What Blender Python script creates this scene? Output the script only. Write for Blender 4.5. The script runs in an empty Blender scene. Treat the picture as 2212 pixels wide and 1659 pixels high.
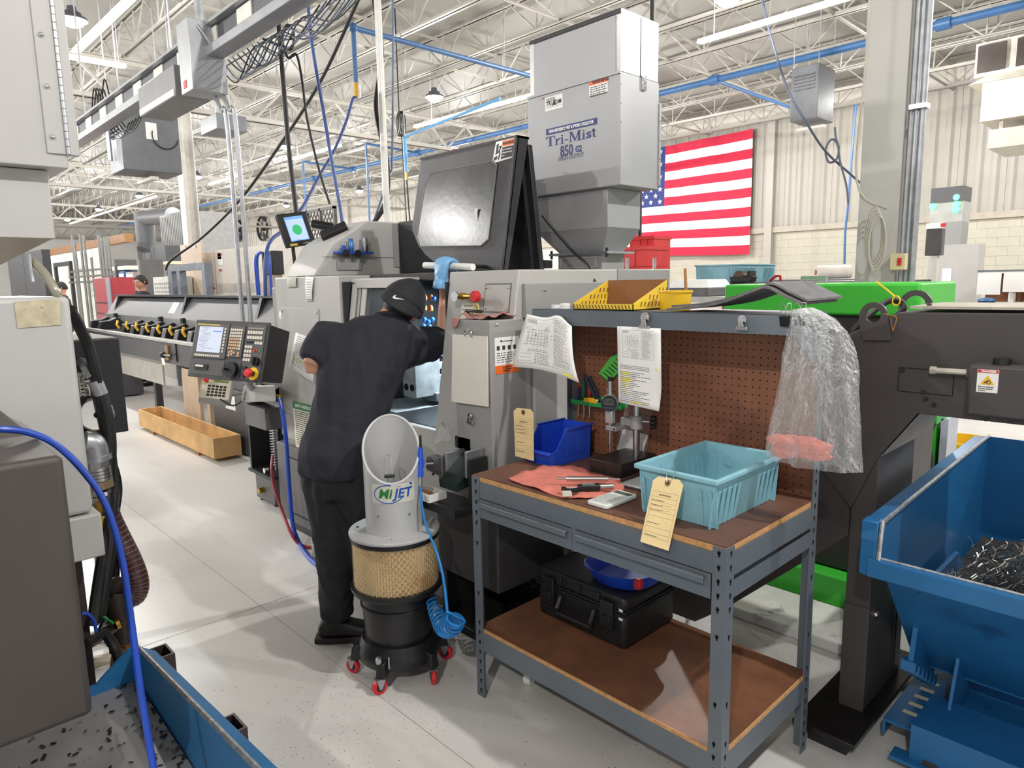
import bpy, bmesh, math, random
from mathutils import Vector, Matrix
random.seed(7)
C = bpy.context.scene.collection
PI = math.pi
# ------------------------------------------------------------------ camera
W, H = 2212, 1659
YAW, PIT, ROL, FOC, CH = 0.80746, 0.149436, -0.018466, 1480.4, 1.60
fw = Vector((-math.sin(YAW)*math.cos(PIT), math.cos(YAW)*math.cos(PIT), -math.sin(PIT)))
r0 = Vector((math.cos(YAW), math.sin(YAW), 0)); u0 = r0.cross(fw)
rt = math.cos(ROL)*r0 + math.sin(ROL)*u0; up = rt.cross(fw)
CAM = Vector((0, 0, CH))
cam = bpy.data.objects.new('camera', bpy.data.cameras.new('camera')); C.objects.link(cam)
cam.data.sensor_fit = 'HORIZONTAL'; cam.data.sensor_width = 36; cam.data.lens = 36*FOC/W
cam.data.clip_start = 0.05; cam.data.clip_end = 300
M = Matrix((rt, up, -fw)).transposed().to_4x4(); M.translation = CAM; cam.matrix_world = M
sc = bpy.context.scene; sc.camera = cam
sc.view_settings.view_transform = 'Standard'; sc.view_settings.look = 'None'
sc.view_settings.gamma = 1; sc.view_settings.use_curve_mapping = False
sc.view_settings.exposure = 0.56
# ------------------------------------------------------------------ world: dim light of the rest of the hall
wd = bpy.data.worlds.new('world'); sc.world = wd; wd.use_nodes = True
wd.node_tree.nodes['Background'].inputs[0].default_value = (1.0, 0.99, 0.975, 1)
wd.node_tree.nodes['Background'].inputs[1].default_value = 0.55
LAMP_W = 330
# high bay lamps hang on a regular grid
LAMP_XY = [(x, y) for y in (-3.2, 2.4, 8.0, 13.6) for x in (1.27, -4.5, -10.24, -16.0, -21.9, -27.6, -33.2, -38.9)]
LAMP_Z = 5.0
def lamp_light(x, y, z, w):
    l = bpy.data.lights.new('high_bay_light', 'POINT'); l.energy = w; l.shadow_soft_size = 0.07
    l.color = (1.0, 0.985, 0.96)
    o = bpy.data.objects.new('high_bay_light', l); o.location = (x, y, z); C.objects.link(o); return o
for x, y in LAMP_XY:
    if y < -3: w = LAMP_W
    else: w = LAMP_W
    if (x, y) != (-4.5, 2.4): lamp_light(x, y, LAMP_Z-0.23, w)
# ------------------------------------------------------------------ pixel helpers (a pixel gives a direction; the plane gives the distance)
def ray(x, y): return (x-W/2)/FOC*rt - (y-H/2)/FOC*up + fw
def pz(x, y, z=0.): d = ray(x, y); return CAM + d*((z-CH)/d.z)
def px(x, y, X): d = ray(x, y); return CAM + d*(X/d.x)
def py(x, y, Y): d = ray(x, y); return CAM + d*(Y/d.y)
def pd(x, y, D): return CAM + ray(x, y)*D
# ------------------------------------------------------------------ materials
def lin(c): c /= 255.; return c/12.92 if c <= .04045 else ((c+.055)/1.055)**2.4
def rgb(r, g, b): return (lin(r), lin(g), lin(b), 1)
MATS = {}
def mat(name, col, rough=.5, metal=0., var=.06, scale=8., bump=0., bscale=60., spec=.5, alpha=1., emit=0., trans=0., coat=0., wear=None, wscale=6., wth=.62):
    if name in MATS: return MATS[name]
    m = bpy.data.materials.new(name); m.use_nodes = True; MATS[name] = m
    nt = m.node_tree; N = nt.nodes; L = nt.links; b = N['Principled BSDF']
    b.inputs['Roughness'].default_value = rough; b.inputs['Metallic'].default_value = metal
    b.inputs['Specular IOR Level'].default_value = spec; b.inputs['Coat Weight'].default_value = coat
    b.inputs['Alpha'].default_value = alpha; b.inputs['Transmission Weight'].default_value = trans
    c = col if len(col) == 4 else rgb(*col)
    b.inputs['Base Color'].default_value = c
    m.diffuse_color = c
    if emit: b.inputs['Emission Color'].default_value = c; b.inputs['Emission Strength'].default_value = emit
    tc = None
    if var or bump or wear: tc = N.new('ShaderNodeTexCoord')
    if var:
        n = N.new('ShaderNodeTexNoise'); n.inputs['Scale'].default_value = scale; n.inputs['Detail'].default_value = 5; L.new(tc.outputs['Object'], n.inputs['Vector'])
        r = N.new('ShaderNodeValToRGB'); L.new(n.outputs['Fac'], r.inputs[0])
        r.color_ramp.elements[0].position = .3; r.color_ramp.elements[1].position = .7
        r.color_ramp.elements[0].color = tuple(max(0, x*(1-var*1.6)) for x in c[:3])+(1,)
        r.color_ramp.elements[1].color = tuple(min(1, x*(1+var*1.6)) for x in c[:3])+(1,)
        out = r.outputs[0]
        if wear:
            n2 = N.new('ShaderNodeTexNoise'); n2.inputs['Scale'].default_value = wscale; n2.inputs['Detail'].default_value = 9; n2.inputs['Roughness'].default_value = .7
            L.new(tc.outputs['Object'], n2.inputs['Vector'])
            r2 = N.new('ShaderNodeValToRGB'); r2.color_ramp.elements[0].position = wth; r2.color_ramp.elements[1].position = wth+.09
            L.new(n2.outputs['Fac'], r2.inputs[0])
            mx = N.new('ShaderNodeMixRGB'); mx.inputs[2].default_value = wear if len(wear) == 4 else rgb(*wear)
            L.new(r2.outputs[0], mx.inputs[0]); L.new(out, mx.inputs[1]); out = mx.outputs[0]
        L.new(out, b.inputs['Base Color'])
    if bump:
        n3 = N.new('ShaderNodeTexNoise'); n3.inputs['Scale'].default_value = bscale; n3.inputs['Detail'].default_value = 3; L.new(tc.outputs['Object'], n3.inputs['Vector'])
        bp = N.new('ShaderNodeBump'); bp.inputs['Strength'].default_value = bump; bp.inputs['Distance'].default_value = .01
        L.new(n3.outputs['Fac'], bp.inputs['Height']); L.new(bp.outputs[0], b.inputs['Normal'])
    return m
# ------------------------------------------------------------------ mesh builder
class MB:
    def __init__(s): s.v = []; s.f = []
    def add(s, vs, fs):
        o = len(s.v); s.v += [Vector(v) for v in vs]; s.f += [[i+o for i in f] for f in fs]; return s
    def box(s, x0, x1, y0, y1, z0, z1):
        if x0 > x1: x0, x1 = x1, x0
        if y0 > y1: y0, y1 = y1, y0
        if z0 > z1: z0, z1 = z1, z0
        return s.add([(x0,y0,z0),(x1,y0,z0),(x1,y1,z0),(x0,y1,z0),(x0,y0,z1),(x1,y0,z1),(x1,y1,z1),(x0,y1,z1)],
                     [(0,3,2,1),(4,5,6,7),(0,1,5,4),(1,2,6,5),(2,3,7,6),(3,0,4,7)])
    def hexa(s, b, t):          # 4 bottom points, 4 top points
        return s.add(list(b)+list(t), [(0,3,2,1),(4,5,6,7),(0,1,5,4),(1,2,6,5),(2,3,7,6),(3,0,4,7)])
    def slab(s, pts, off):      # polygon (3D) thickened by vector off
        n = len(pts); off = Vector(off); P = [Vector(p) for p in pts]
        return s.add(P+[p+off for p in P], [list(range(n-1,-1,-1)), list(range(n,2*n))]+[(i,(i+1)%n,n+(i+1)%n,n+i) for i in range(n)])
    def prism(s, pts, axis, a, b):
        def mk(p, t): return (t,p[0],p[1]) if axis == 'x' else (p[0],t,p[1]) if axis == 'y' else (p[0],p[1],t)
        n = len(pts)
        return s.add([mk(p,a) for p in pts]+[mk(p,b) for p in pts], [list(range(n)), list(range(2*n-1,n-1,-1))]+[(i,n+i,n+(i+1)%n,(i+1)%n) for i in range(n)])
    def frame(s, pts, hole, off):  # ring between two equal-count polygons, thickened
        n = len(pts); off = Vector(off); A = [Vector(p) for p in pts]; B = [Vector(p) for p in hole]
        f = []
        for i in range(n):
            j = (i+1) % n
            f += [(i,j,n+j,n+i), (2*n+j,2*n+i,3*n+i,3*n+j), (j,i,2*n+i,2*n+j), (n+i,n+j,3*n+j,3*n+i)]
        return s.add(A+B+[p+off for p in A]+[p+off for p in B], f)
    def cyl(s, p0, p1, r, r2=None, n=16, cap=True):
        p0 = Vector(p0); p1 = Vector(p1); d = (p1-p0).normalized(); r2 = r if r2 is None else r2
        a = d.orthogonal().normalized(); b = d.cross(a)
        vs = []
        for p, q in ((p0, r), (p1, r2)):
            for i in range(n):
                t = 2*PI*i/n; vs.append(p+a*math.cos(t)*q+b*math.sin(t)*q)
        fs = [(i,(i+1)%n,n+(i+1)%n,n+i) for i in range(n)]
        if cap: fs += [list(range(n-1,-1,-1)), list(range(n,2*n))]
        return s.add(vs, fs)
    def tube(s, pts, r, n=8, cap=True, close=False):
        P = [Vector(p) for p in pts]; m = len(P); R = r if isinstance(r, (list, tuple)) else [r]*m
        T = []
        for i in range(m):
            if close: t = P[(i+1)%m]-P[i-1]
            else: t = P[min(i+1,m-1)]-P[max(i-1,0)]
            T.append(t.normalized() if t.length > 1e-9 else Vector((0,0,1)))
        a = T[0].orthogonal().normalized(); vs = []
        for i in range(m):
            a = (a-T[i]*a.dot(T[i]))
            a = a.normalized() if a.length > 1e-6 else T[i].orthogonal().normalized()
            b = T[i].cross(a)
            for k in range(n):
                t = 2*PI*k/n; vs.append(P[i]+(a*math.cos(t)+b*math.sin(t))*R[i])
        fs = []
        for i in range(m if close else m-1):
            j = (i+1) % m
            fs += [(i*n+k, i*n+(k+1)%n, j*n+(k+1)%n, j*n+k) for k in range(n)]
        if cap and not close: fs += [list(range(n-1,-1,-1)), [(m-1)*n+k for k in range(n)]]
        return s.add(vs, fs)
    def lathe(s, prof, c=(0,0,0), n=24, axis='z', closed=False):
        c = Vector(c); vs = []; m = len(prof)
        for r, z in prof:
            for k in range(n):
                t = 2*PI*k/n; x, y = r*math.cos(t), r*math.sin(t)
                vs.append(c+Vector((x,y,z) if axis == 'z' else (z,x,y) if axis == 'x' else (y,z,x)))
        fs = []
        for i in range(m if closed else m-1):
            j = (i+1) % m
            fs += [(i*n+k, i*n+(k+1)%n, j*n+(k+1)%n, j*n+k) for k in range(n)]
        if not closed:
            if prof[0][0] > 1e-6: fs.append(list(range(n-1,-1,-1)))
            if prof[-1][0] > 1e-6: fs.append([(m-1)*n+k for k in range(n)])
        return s.add(vs, fs)
    def ball(s, c, r, n=16, m=10, sc=(1,1,1)):
        c = Vector(c); vs = [c+Vector((0,0,-r*sc[2]))]
        for i in range(1, m):
            t = PI*i/m-PI/2
            for k in range(n):
                q = 2*PI*k/n; vs.append(c+Vector((math.cos(t)*math.cos(q)*r*sc[0], math.cos(t)*math.sin(q)*r*sc[1], math.sin(t)*r*sc[2])))
        vs.append(c+Vector((0,0,r*sc[2])))
        fs = [(0,1+(k+1)%n,1+k) for k in range(n)]
        for i in range(m-2):
            a = 1+i*n; b = a+n
            fs += [(a+k,a+(k+1)%n,b+(k+1)%n,b+k) for k in range(n)]
        a = 1+(m-2)*n; fs += [(a+k,a+(k+1)%n,len(vs)-1) for k in range(n)]
        return s.add(vs, fs)
    def surf(s, fn, nu, nv, thick=0., wrapu=False):
        vs = [Vector(fn(i/(nu if wrapu else nu-1), j/(nv-1))) for j in range(nv) for i in range(nu)]
        fs = []
        for j in range(nv-1):
            for i in range(nu if wrapu else nu-1):
                k = (i+1) % nu; fs.append((j*nu+i, j*nu+k, (j+1)*nu+k, (j+1)*nu+i))
        return s.add(vs, fs)
    def xf(s, Mx): s.v = [Mx @ v for v in s.v]; return s
    def build(s, name, m, parent=None, bevel=0., seg=2, ang=35, smooth=True, solid=0., sub=0, weld=False):
        me = bpy.data.meshes.new(name)
        org = ORG.get(parent.name, Vector((0,0,0))) if parent else Vector((0,0,0))
        base = org
        if parent is None:     # top-level mesh: origin at its base centre
            xs = [v.x for v in s.v]; ys = [v.y for v in s.v]; zs = [v.z for v in s.v]
            base = Vector(((min(xs)+max(xs))/2, (min(ys)+max(ys))/2, min(zs)))
        me.from_pydata([v-base for v in s.v], [], s.f)
        bm = bmesh.new(); bm.from_mesh(me)
        if weld: bmesh.ops.remove_doubles(bm, verts=bm.verts, dist=1e-5)
        bmesh.ops.recalc_face_normals(bm, faces=bm.faces); bm.to_mesh(me); bm.free()
        if m: me.materials.append(m)
        if smooth:
            me.polygons.foreach_set('use_smooth', [True]*len(me.polygons)); me.set_sharp_from_angle(angle=math.radians(ang))
        o = bpy.data.objects.new(name, me); C.objects.link(o)
        if parent: o.parent = parent
        else: o.location = base
        ORG[o.name] = base
        if solid: md = o.modifiers.new('solid', 'SOLIDIFY'); md.thickness = solid; md.offset = 0
        if bevel:
            md = o.modifiers.new('bevel', 'BEVEL'); md.width = bevel; md.segments = seg; md.limit_method = 'ANGLE'; md.angle_limit = math.radians(40)
            md.harden_normals = False
        if sub: md = o.modifiers.new('sub', 'SUBSURF'); md.levels = sub; md.render_levels = sub
        return o
ORG = {}
def tag(o, label, cat, group=None, kind=None):
    o['label'] = label; o['category'] = cat
    if group: o['group'] = group
    if kind: o['kind'] = kind
    return o
def struct(o): o['kind'] = 'structure'; return o
def thing(name, label, cat, loc=(0,0,0), group=None):
    o = bpy.data.objects.new(name, None); C.objects.link(o); o.location = loc; o.empty_display_size = .05
    ORG[o.name] = Vector(loc); return tag(o, label, cat, group)
def copy_tree(o, parent=None, loc=None, label=None, rotz=None):
    c = o.copy(); C.objects.link(c)
    if parent: c.parent = parent
    if loc is not None: c.location = loc
    if rotz is not None: c.rotation_euler.z = rotz
    if label: c['label'] = label
    ORG[c.name] = Vector(c.location)
    for ch in list(o.children): copy_tree(ch, c)
    return c
def text_mb(body, size, bold=0., shear=0., align='CENTER', ext=.0006, spacing=1.):
    cu = bpy.data.curves.new('txt', 'FONT'); cu.body = body; cu.size = size; cu.align_x = align; cu.align_y = 'CENTER'
    cu.offset = bold; cu.shear = shear; cu.extrude = ext; cu.space_character = spacing; cu.resolution_u = 2
    ob = bpy.data.objects.new('txt', cu); C.objects.link(ob)
    dg = bpy.context.evaluated_depsgraph_get(); me = ob.evaluated_get(dg).to_mesh()
    mb = MB(); mb.add([v.co.copy() for v in me.vertices], [list(p.vertices) for p in me.polygons])
    ob.evaluated_get(dg).to_mesh_clear(); bpy.data.objects.remove(ob); bpy.data.curves.remove(cu)
    return mb
def basis(o, x, y):          # matrix with given x and y axes at origin o
    x = Vector(x).normalized(); y = Vector(y); y = (y-x*x.dot(y)).normalized(); z = x.cross(y)
    m = Matrix((x, y, z)).transposed().to_4x4(); m.translation = Vector(o); return m
def catmull(pts, k=6):
    P = [Vector(p) for p in pts]; out = []
    for i in range(len(P)-1):
        a = P[max(i-1,0)]; b = P[i]; c = P[i+1]; d = P[min(i+2,len(P)-1)]
        for j in range(k):
            t = j/k; out.append(.5*((2*b)+(c-a)*t+(2*a-5*b+4*c-d)*t*t+(3*b-a-3*c+d)*t**3))
    out.append(P[-1]); return out
def eval_mesh(o):            # freeze modifiers into plain mesh data
    dg = bpy.context.evaluated_depsgraph_get(); dg.update()
    me = bpy.data.meshes.new_from_object(o.evaluated_get(dg)); o.modifiers.clear(); o.data = me; return o
# shared materials
LGREY = mat('light grey machine paint', (178,176,173), .42, var=.03, scale=3, wear=(150,148,144), wscale=5, wth=.66)
MGREY = mat('mid grey machine paint', (150,149,148), .45, var=.03, scale=3)
DGREY = mat('dark grey machine paint', (92,91,93), .45, var=.04, scale=4)
BLACK = mat('black textured paint', (34,33,35), .45, var=.08, scale=20, bump=.15, bscale=220)
BLKPL = mat('black plastic', (26,26,28), .38, var=.05, scale=20)
RUBBER = mat('black rubber', (22,22,23), .5, var=.05)
STEEL = mat('bare steel', (190,190,190), .3, 1., var=.08, scale=12)
GALV = mat('galvanised steel', (178,180,184), .38, .85, var=.1, scale=14)
CHROME = mat('chrome', (215,215,215), .12, 1., var=.03)
BRASS = mat('brass', (190,150,70), .28, 1., var=.06)
CREAM = mat('cream building paint', (212,207,197), .55, var=.03, scale=2)
WHITE = mat('white plastic', (232,231,228), .4, var=.02)
PAPER = mat('white paper', (236,235,232), .7, var=.015, scale=3)
INK = mat('black print', (52,52,56), .6, var=0)
BLUEP = mat('blue air pipe', (56,98,146), .4, var=.05)
BLUEH = mat('blue air hose', (32,72,175), .32, var=.04)
RED = mat('red plastic', (205,38,44), .35, var=.04)
YEL = mat('yellow plastic', (236,190,35), .4, var=.05)
GREEN = mat('green machine paint', (66,190,60), .4, var=.04, scale=4)
# ================================================================== THE HALL
def floor_mat():
    m = mat('painted concrete floor', (212,209,205), .38, var=.05, scale=1.3)
    nt = m.node_tree; N = nt.nodes; L = nt.links; b = N['Principled BSDF']; tc = [n for n in N if n.type == 'TEX_COORD'][0]
    src = b.inputs['Base Color'].links[0].from_socket
    def layer(src, scale, p0, p1, col, fac=1., stretch=None, typ='noise', det=8):
        v = tc.outputs['Object']
        if stretch: mp = N.new('ShaderNodeMapping'); mp.inputs['Scale'].default_value = stretch; L.new(v, mp.inputs[0]); v = mp.outputs[0]
        if typ == 'noise':
            n = N.new('ShaderNodeTexNoise'); n.inputs['Scale'].default_value = scale; n.inputs['Detail'].default_value = det; o = n.outputs['Fac']
        else:
            n = N.new('ShaderNodeTexVoronoi'); n.inputs['Scale'].default_value = scale; n.inputs['Randomness'].default_value = 1; o = n.outputs['Distance']
        L.new(v, n.inputs['Vector'])
        r = N.new('ShaderNodeValToRGB'); r.color_ramp.elements[0].position = p0; r.color_ramp.elements[1].position = p1
        r.color_ramp.elements[0].color = (0,0,0,1) if p0 < p1 else (fac,)*3+(1,); r.color_ramp.elements[1].color = (fac,)*3+(1,)
        if typ != 'noise': r.color_ramp.elements[0].color = (fac,)*3+(1,); r.color_ramp.elements[1].color = (0,0,0,1)
        L.new(o, r.inputs[0]); return r.outputs[0]
    def mixc(src, fac, col):
        mx = N.new('ShaderNodeMixRGB'); mx.inputs[2].default_value = rgb(*col); L.new(fac, mx.inputs[0]); L.new(src, mx.inputs[1]); return mx.outputs[0]
    src = mixc(src, layer(src, 3.0, .62, .75, None, .35, (.35,1.6,1)), (150,146,140))
    a = layer(src, 60, .10, .17, None, .85, typ='v'); bm_ = layer(src, 1.1, .5, .62, None, 1.)
    mul = N.new('ShaderNodeMath'); mul.operation = 'MULTIPLY'; L.new(a, mul.inputs[0]); L.new(bm_, mul.inputs[1])
    src = mixc(src, mul.outputs[0], (70,66,62))
    a2 = layer(src, 24, .05, .075, None, .9, typ='v')
    src = mixc(src, a2, (80,76,72))
    L.new(src, b.inputs['Base Color'])
    return m
fl = MB().box(-54, 14, -12, 18.3, -.2, 0).build('floor', floor_mat(), smooth=False); struct(fl)
# fine saw joints in the slab
JM = mat('floor joint', (172,169,163), .7, var=.1)
for x in (-9.0, -3.25):
    o = MB().box(x-.002, x+.002, -6, 18, -.002, .0008).build('control_joint', JM, fl, smooth=False)
for y in (-2.2, 1.32):
    o = MB().box(-30, 6, y-.002, y+.002, -.002, .0008).build('control_joint', JM, fl, smooth=False)
# ---- ceiling: deck, joists along X, girders along Y
DECKM = mat('painted roof deck', (148,146,140), .6, var=.02, scale=1)
JOISTM = mat('painted joist steel', (170,166,158), .5, var=.04, scale=3)
ce = MB().box(-54, 14, -12, 18.3, 6.12, 6.3).build('ceiling', DECKM, smooth=False); struct(ce)
rib = MB().box(-.02, .02, -9, 18.3, 6.085, 6.12).build('deck_rib', DECKM, ce, smooth=False)
ORGc = rib.location.copy()
BAY = 11.9; GX = [10.3, -1.6, -13.5, -25.4, -37.3, -49.2]
ZB, ZT = 5.5, 6.06
def chord_mesh():
    mb = MB()
    for z0, z1 in ((ZB, ZB+.06), (ZT-.02, ZT+.03)):
        for s in (-1, 1):
            mb.box(0, BAY-.06, s*.012, s*.055, z0 if s < 0 else z0, z0+.008)
            mb.box(0, BAY-.06, s*.012, s*.02, z0, z1)
    return mb
def webs():
    P = 1.19; out = []
    n = int(BAY/P)
    for i in range(n):
        x = i*P+.08
        out.append(((x, ZT), (x+P/2, ZB+.03))); out.append(((x+P/2, ZB+.03), (x+P-.02, ZT))); out.append(((x+P/2, ZB+.03), (x+P/2+.02, ZT)))
    return out
WEB = webs()
rows = [6.87+1.5*k for k in range(-6, 8)]
proto = {}
def mesh_child(name, mb, m, parent, loc):
    """child object with its own mesh in local coordinates at loc (relative to parent's origin)"""
    me = bpy.data.meshes.new(name); me.from_pydata(mb.v, [], mb.f); me.materials.append(m)
    return me
CHM = mesh_child('joist', chord_mesh(), JOISTM, None, None)
def bar(p, q, r=.014):
    return MB().cyl((p[0],0,p[1]), (q[0],0,q[1]), r, n=5)
WALL = MB()
for p, q in WEB: WALL.add(bar(p, q).v, bar(p, q).f)
WEBALL = mesh_child('web_bars', WALL, JOISTM, None, None)
WEB1 = [mesh_child('web_bar', bar(p, q), JOISTM, None, None) for p, q in WEB]
cz = Vector(ce.location)
for gi in range(1, 6):
    x0 = GX[gi]
    for y in rows:
        if gi == 0 and y > 3: pass
        j = bpy.data.objects.new('joist', CHM); C.objects.link(j); j.parent = ce; j.location = Vector((x0+.03, y, 0))-cz
        if gi == 2 and 5 < y < 11.5:
            for me in WEB1:
                w = bpy.data.objects.new('web_bar', me); C.objects.link(w); w.parent = j
        else:
            w = bpy.data.objects.new('web_bars', WEBALL); C.objects.link(w); w.parent = j; w['kind'] = 'stuff'
# bridging between joists
for x in (-4.6, -7.5, -10.5, -16.5, -19.4, -22.4, -28.4, -31.3, .9):
    for z in (ZB+.05, ZT-.05):
        MB().box(x-.018, x+.018, -8, 17.9, z-.006, z).box(x-.018, x-.012, -8, 17.9, z-.036, z).build('bridging_angle', JOISTM, ce, smooth=False)
# X bridging between joists near the columns and diagonal struts
for gi in (2, 3):
    for k in range(3, len(rows)-1):
        x = GX[gi]+BAY*.5
        MB().cyl((x, rows[k], ZB+.05), (x, rows[k+1], ZT-.05), .014, n=5).cyl((x, rows[k+1], ZB+.05), (x, rows[k], ZT-.05), .014, n=5).build('cross_bridging', JOISTM, ce)
# joist girders along Y
for gi in (1, 2, 3, 4, 5):
    x = GX[gi]; g = MB()
    zb = 4.75
    for s in (-1, 1):
        g.box(x+s*.015, x+s*.10, -9, 18, zb, zb+.012).box(x+s*.015, x+s*.027, -9, 18, zb, zb+.09)
        g.box(x+s*.015, x+s*.10, -9, 18, 5.44, 5.452).box(x+s*.015, x+s*.027, -9, 18, 5.37, 5.45)
    go = g.build('girder', JOISTM, ce, smooth=False)
    for k in range(-7, 12):
        y = 4.9+1.5*k*.8
        MB().cyl((x, y, zb+.05), (x, y+.6, 5.40), .03, n=6).build('girder_web', JOISTM, go)
        MB().cyl((x, y+.6, 5.40), (x, y+1.2, zb+.05), .03, n=6).build('girder_web', JOISTM, go)
# ---- back wall: metal panels over painted block
YW = 18.0
wb = MB().box(-54, 9, YW+.06, YW+.3, 0, 6.2).build('wall_back', CREAM, smooth=False); struct(wb)
PANM = mat('ribbed wall panel', (174,169,160), .5, var=.02, scale=1.5)
def rib_panel(w, z0, z1):
    prof = []
    n = 3
    for i in range(n):
        a = i*w/n; prof += [(a, 0), (a+.06, -.045), (a+.13, -.045), (a+.19, 0)]
    prof += [(w, 0), (w, .05), (0, .05)]
    return MB().prism(prof, 'z', z0, z1)
pm = rib_panel(.9, 2.88, 5.6)
PME = bpy.data.meshes.new('wall_panel'); PME.from_pydata(pm.v, [], pm.f); PME.materials.append(PANM)
for i in range(64):
    o = bpy.data.objects.new('wall_panel', PME); C.objects.link(o); o.parent = wb; o.location = Vector((-51.5+i*.905, YW, 0))-Vector(wb.location)
MB().box(-52, 6, YW-.10, YW+.06, 2.74, 2.88).build('wall_girt', mat('girt paint', (176,168,154), .5), wb, smooth=False)
BLKM = mat('painted block', (188,183,168), .6, var=.03, scale=4, bump=.1, bscale=90)
bme = bpy.data.meshes.new('concrete_block'); q = MB().box(0, .397, 0, .05, 0, .197); bme.from_pydata(q.v, [], q.f); bme.materials.append(BLKM)
for r in range(4, 14):
    for c in range(26):
        o = bpy.data.objects.new('concrete_block', bme); C.objects.link(o); o.parent = wb
        o.location = Vector((-12.6+c*.4+(.2 if r % 2 else 0), YW+.012, r*.2-.06))-Vector(wb.location)
for x in (-8.7, -18, -24, -30, -36, -42):
    MB().box(x-.1, x+.1, YW-.16, YW, 0, 5.6).build('wall_post', PANM, wb, smooth=False)
# far left wall, ribbed and grey, with its own return
wl = MB().box(-52.2, -52, -9, 18.1, 0, 6.2).build('wall_left', mat('far wall paint', (196,194,190), .6, var=.04, scale=1), smooth=False); struct(wl)
# ---- steel columns
COLM = mat('column paint', (176,173,168), .5, var=.04, scale=2)
def column(x, y, label, m):
    t = thing('steel_column', label, 'column', (x, y, 0)); w = .24
    mb = MB().box(x-w/2, x+w/2, y-w/2, y-w/2+.014, 0.02, 4.86).box(x-w/2, x+w/2, y+w/2-.014, y+w/2, 0.02, 4.86).box(x-.006, x+.006, y-w/2+.014, y+w/2-.014, 0.02, 4.86)
    mb.build('column_shaft', m, t, smooth=False)
    MB().box(x-.2, x+.2, y-.2, y+.2, 0, .02).build('base_plate', m, t, smooth=False)
    MB().box(x-.16, x+.16, y-.16, y+.16, 4.86, 4.885).build('cap_plate', m, t, smooth=False)
    return t
# ================================================================== WORKBENCH
BSTEEL = mat('blue grey bench steel', (104,112,120), .42, .15, var=.04, scale=6, wear=(84,90,97), wscale=9, wth=.7)
HARDB = mat('brown hardboard', (108,74,60), .5, var=.12, scale=7, wear=(92,60,46), wscale=4, wth=.56)
PARTB = mat('particle board edge', (196,148,98), .75, var=.12, scale=60)
PEGM = mat('pegboard hardboard', (138,90,66), .55, var=.10, scale=5, wear=(116,74,54), wscale=3, wth=.55)
HOLE = mat('dark hole', (18,15,14), .9, var=0)
bL, bR, bF, bB, bZ = -1.90, -.86, 1.60, 2.18, .89
bench = thing('workbench', 'grey steel workbench with brown hardboard top, two drawers and pegboard back', 'workbench', ((bL+bR)/2, (bF+bB)/2, 0))
MB().box(bL+.005, bR-.005, bF+.004, bB-.004, bZ-.022, bZ-.004).build('top_core', PARTB, bench)
MB().box(bL+.005, bR-.005, bF+.004, bB-.004, bZ-.004, bZ).build('worktop', HARDB, bench)
def angle_leg(x, y, sx, sy, z1, name='leg'):
    w, t = .042, .004
    mb = MB().box(x, x-sx*w, y, y-sy*t, 0, z1).box(x, x-sx*t, y-sy*t, y-sy*w, 0, z1)
    o = mb.build(name, BSTEEL, bench, smooth=False)
    h = MB()
    for k in range(int(z1/.04)):
        z = .03+k*.04
        if .33 < z < .70 and k % 5: continue
        cx = x-sx*w*.55; yy = y+sy*.0006
        h.cyl((cx, yy, z), (cx, y-sy*.001, z), .0055, n=10); h.box(cx-.0028, cx+.0028, yy, y-sy*.001, z-.012, z)
        cy = y-sy*w*.55; xx = x+sx*.0006
        h.cyl((xx, cy, z), (x-sx*.001, cy, z), .0055, n=10); h.box(xx, x-sx*.001, cy-.0028, cy+.0028, z-.012, z)
    h.build('keyhole_slots', HOLE, o, smooth=False)['kind'] = 'stuff'
    return o
angle_leg(bL, bF, -1, -1, .885); angle_leg(bR, bF, 1, -1, .885)
angle_leg(bL, bB, -1, 1, 1.49); angle_leg(bR, bB, 1, 1, 1.49)
# front and side beams
MB().box(bL+.043, bR-.043, bF+.001, bF+.003, .806, .868).box(bL+.043, bR-.043, bF+.003, bF+.03, .806, .809).build('front_beam', BSTEEL, bench, smooth=False)
for x, s in ((bL, -1), (bR, 1)):
    MB().box(x-s*.001, x-s*.004, bF+.043, bB-.043, .80, .868).build('side_beam', BSTEEL, bench, smooth=False)
    MB().box(x-s*.001, x-s*.004, bF+.043, bB-.043, .735, .785).box(x-s*.004, x-s*.03, bF+.043, bB-.043, .735, .739).build('side_rail', BSTEEL, bench, smooth=False)
MB().box(bL+.043, bR-.043, bB-.003, bB-.001, .80, .868).build('back_beam', BSTEEL, bench, smooth=False)
# drawers
for x0, x1 in ((bL+.046, -1.405), (-1.388, bR-.046)):
    d = MB().box(x0, x1, bF-.001, bF+.003, .732, .803).box(x0+.01, x0+.013, bF+.003, bF+.42, .735, .79).box(x1-.013, x1-.01, bF+.003, bF+.42, .735, .79).box(x0+.01, x1-.01, bF+.003, bF+.42, .735, .738).build('drawer', BSTEEL, bench, smooth=False)
    MB().box(x0+.012, x1-.012, bF-.018, bF-.001, .792, .796).box(x0+.012, x1-.012, bF-.021, bF-.018, .778, .796).build('pull_lip', BSTEEL, d, bevel=.002)
dv = MB().box(-1.404, -1.389, bF, bF+.004, .73, .806).build('drawer_divider', BSTEEL, bench, smooth=False)
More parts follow.
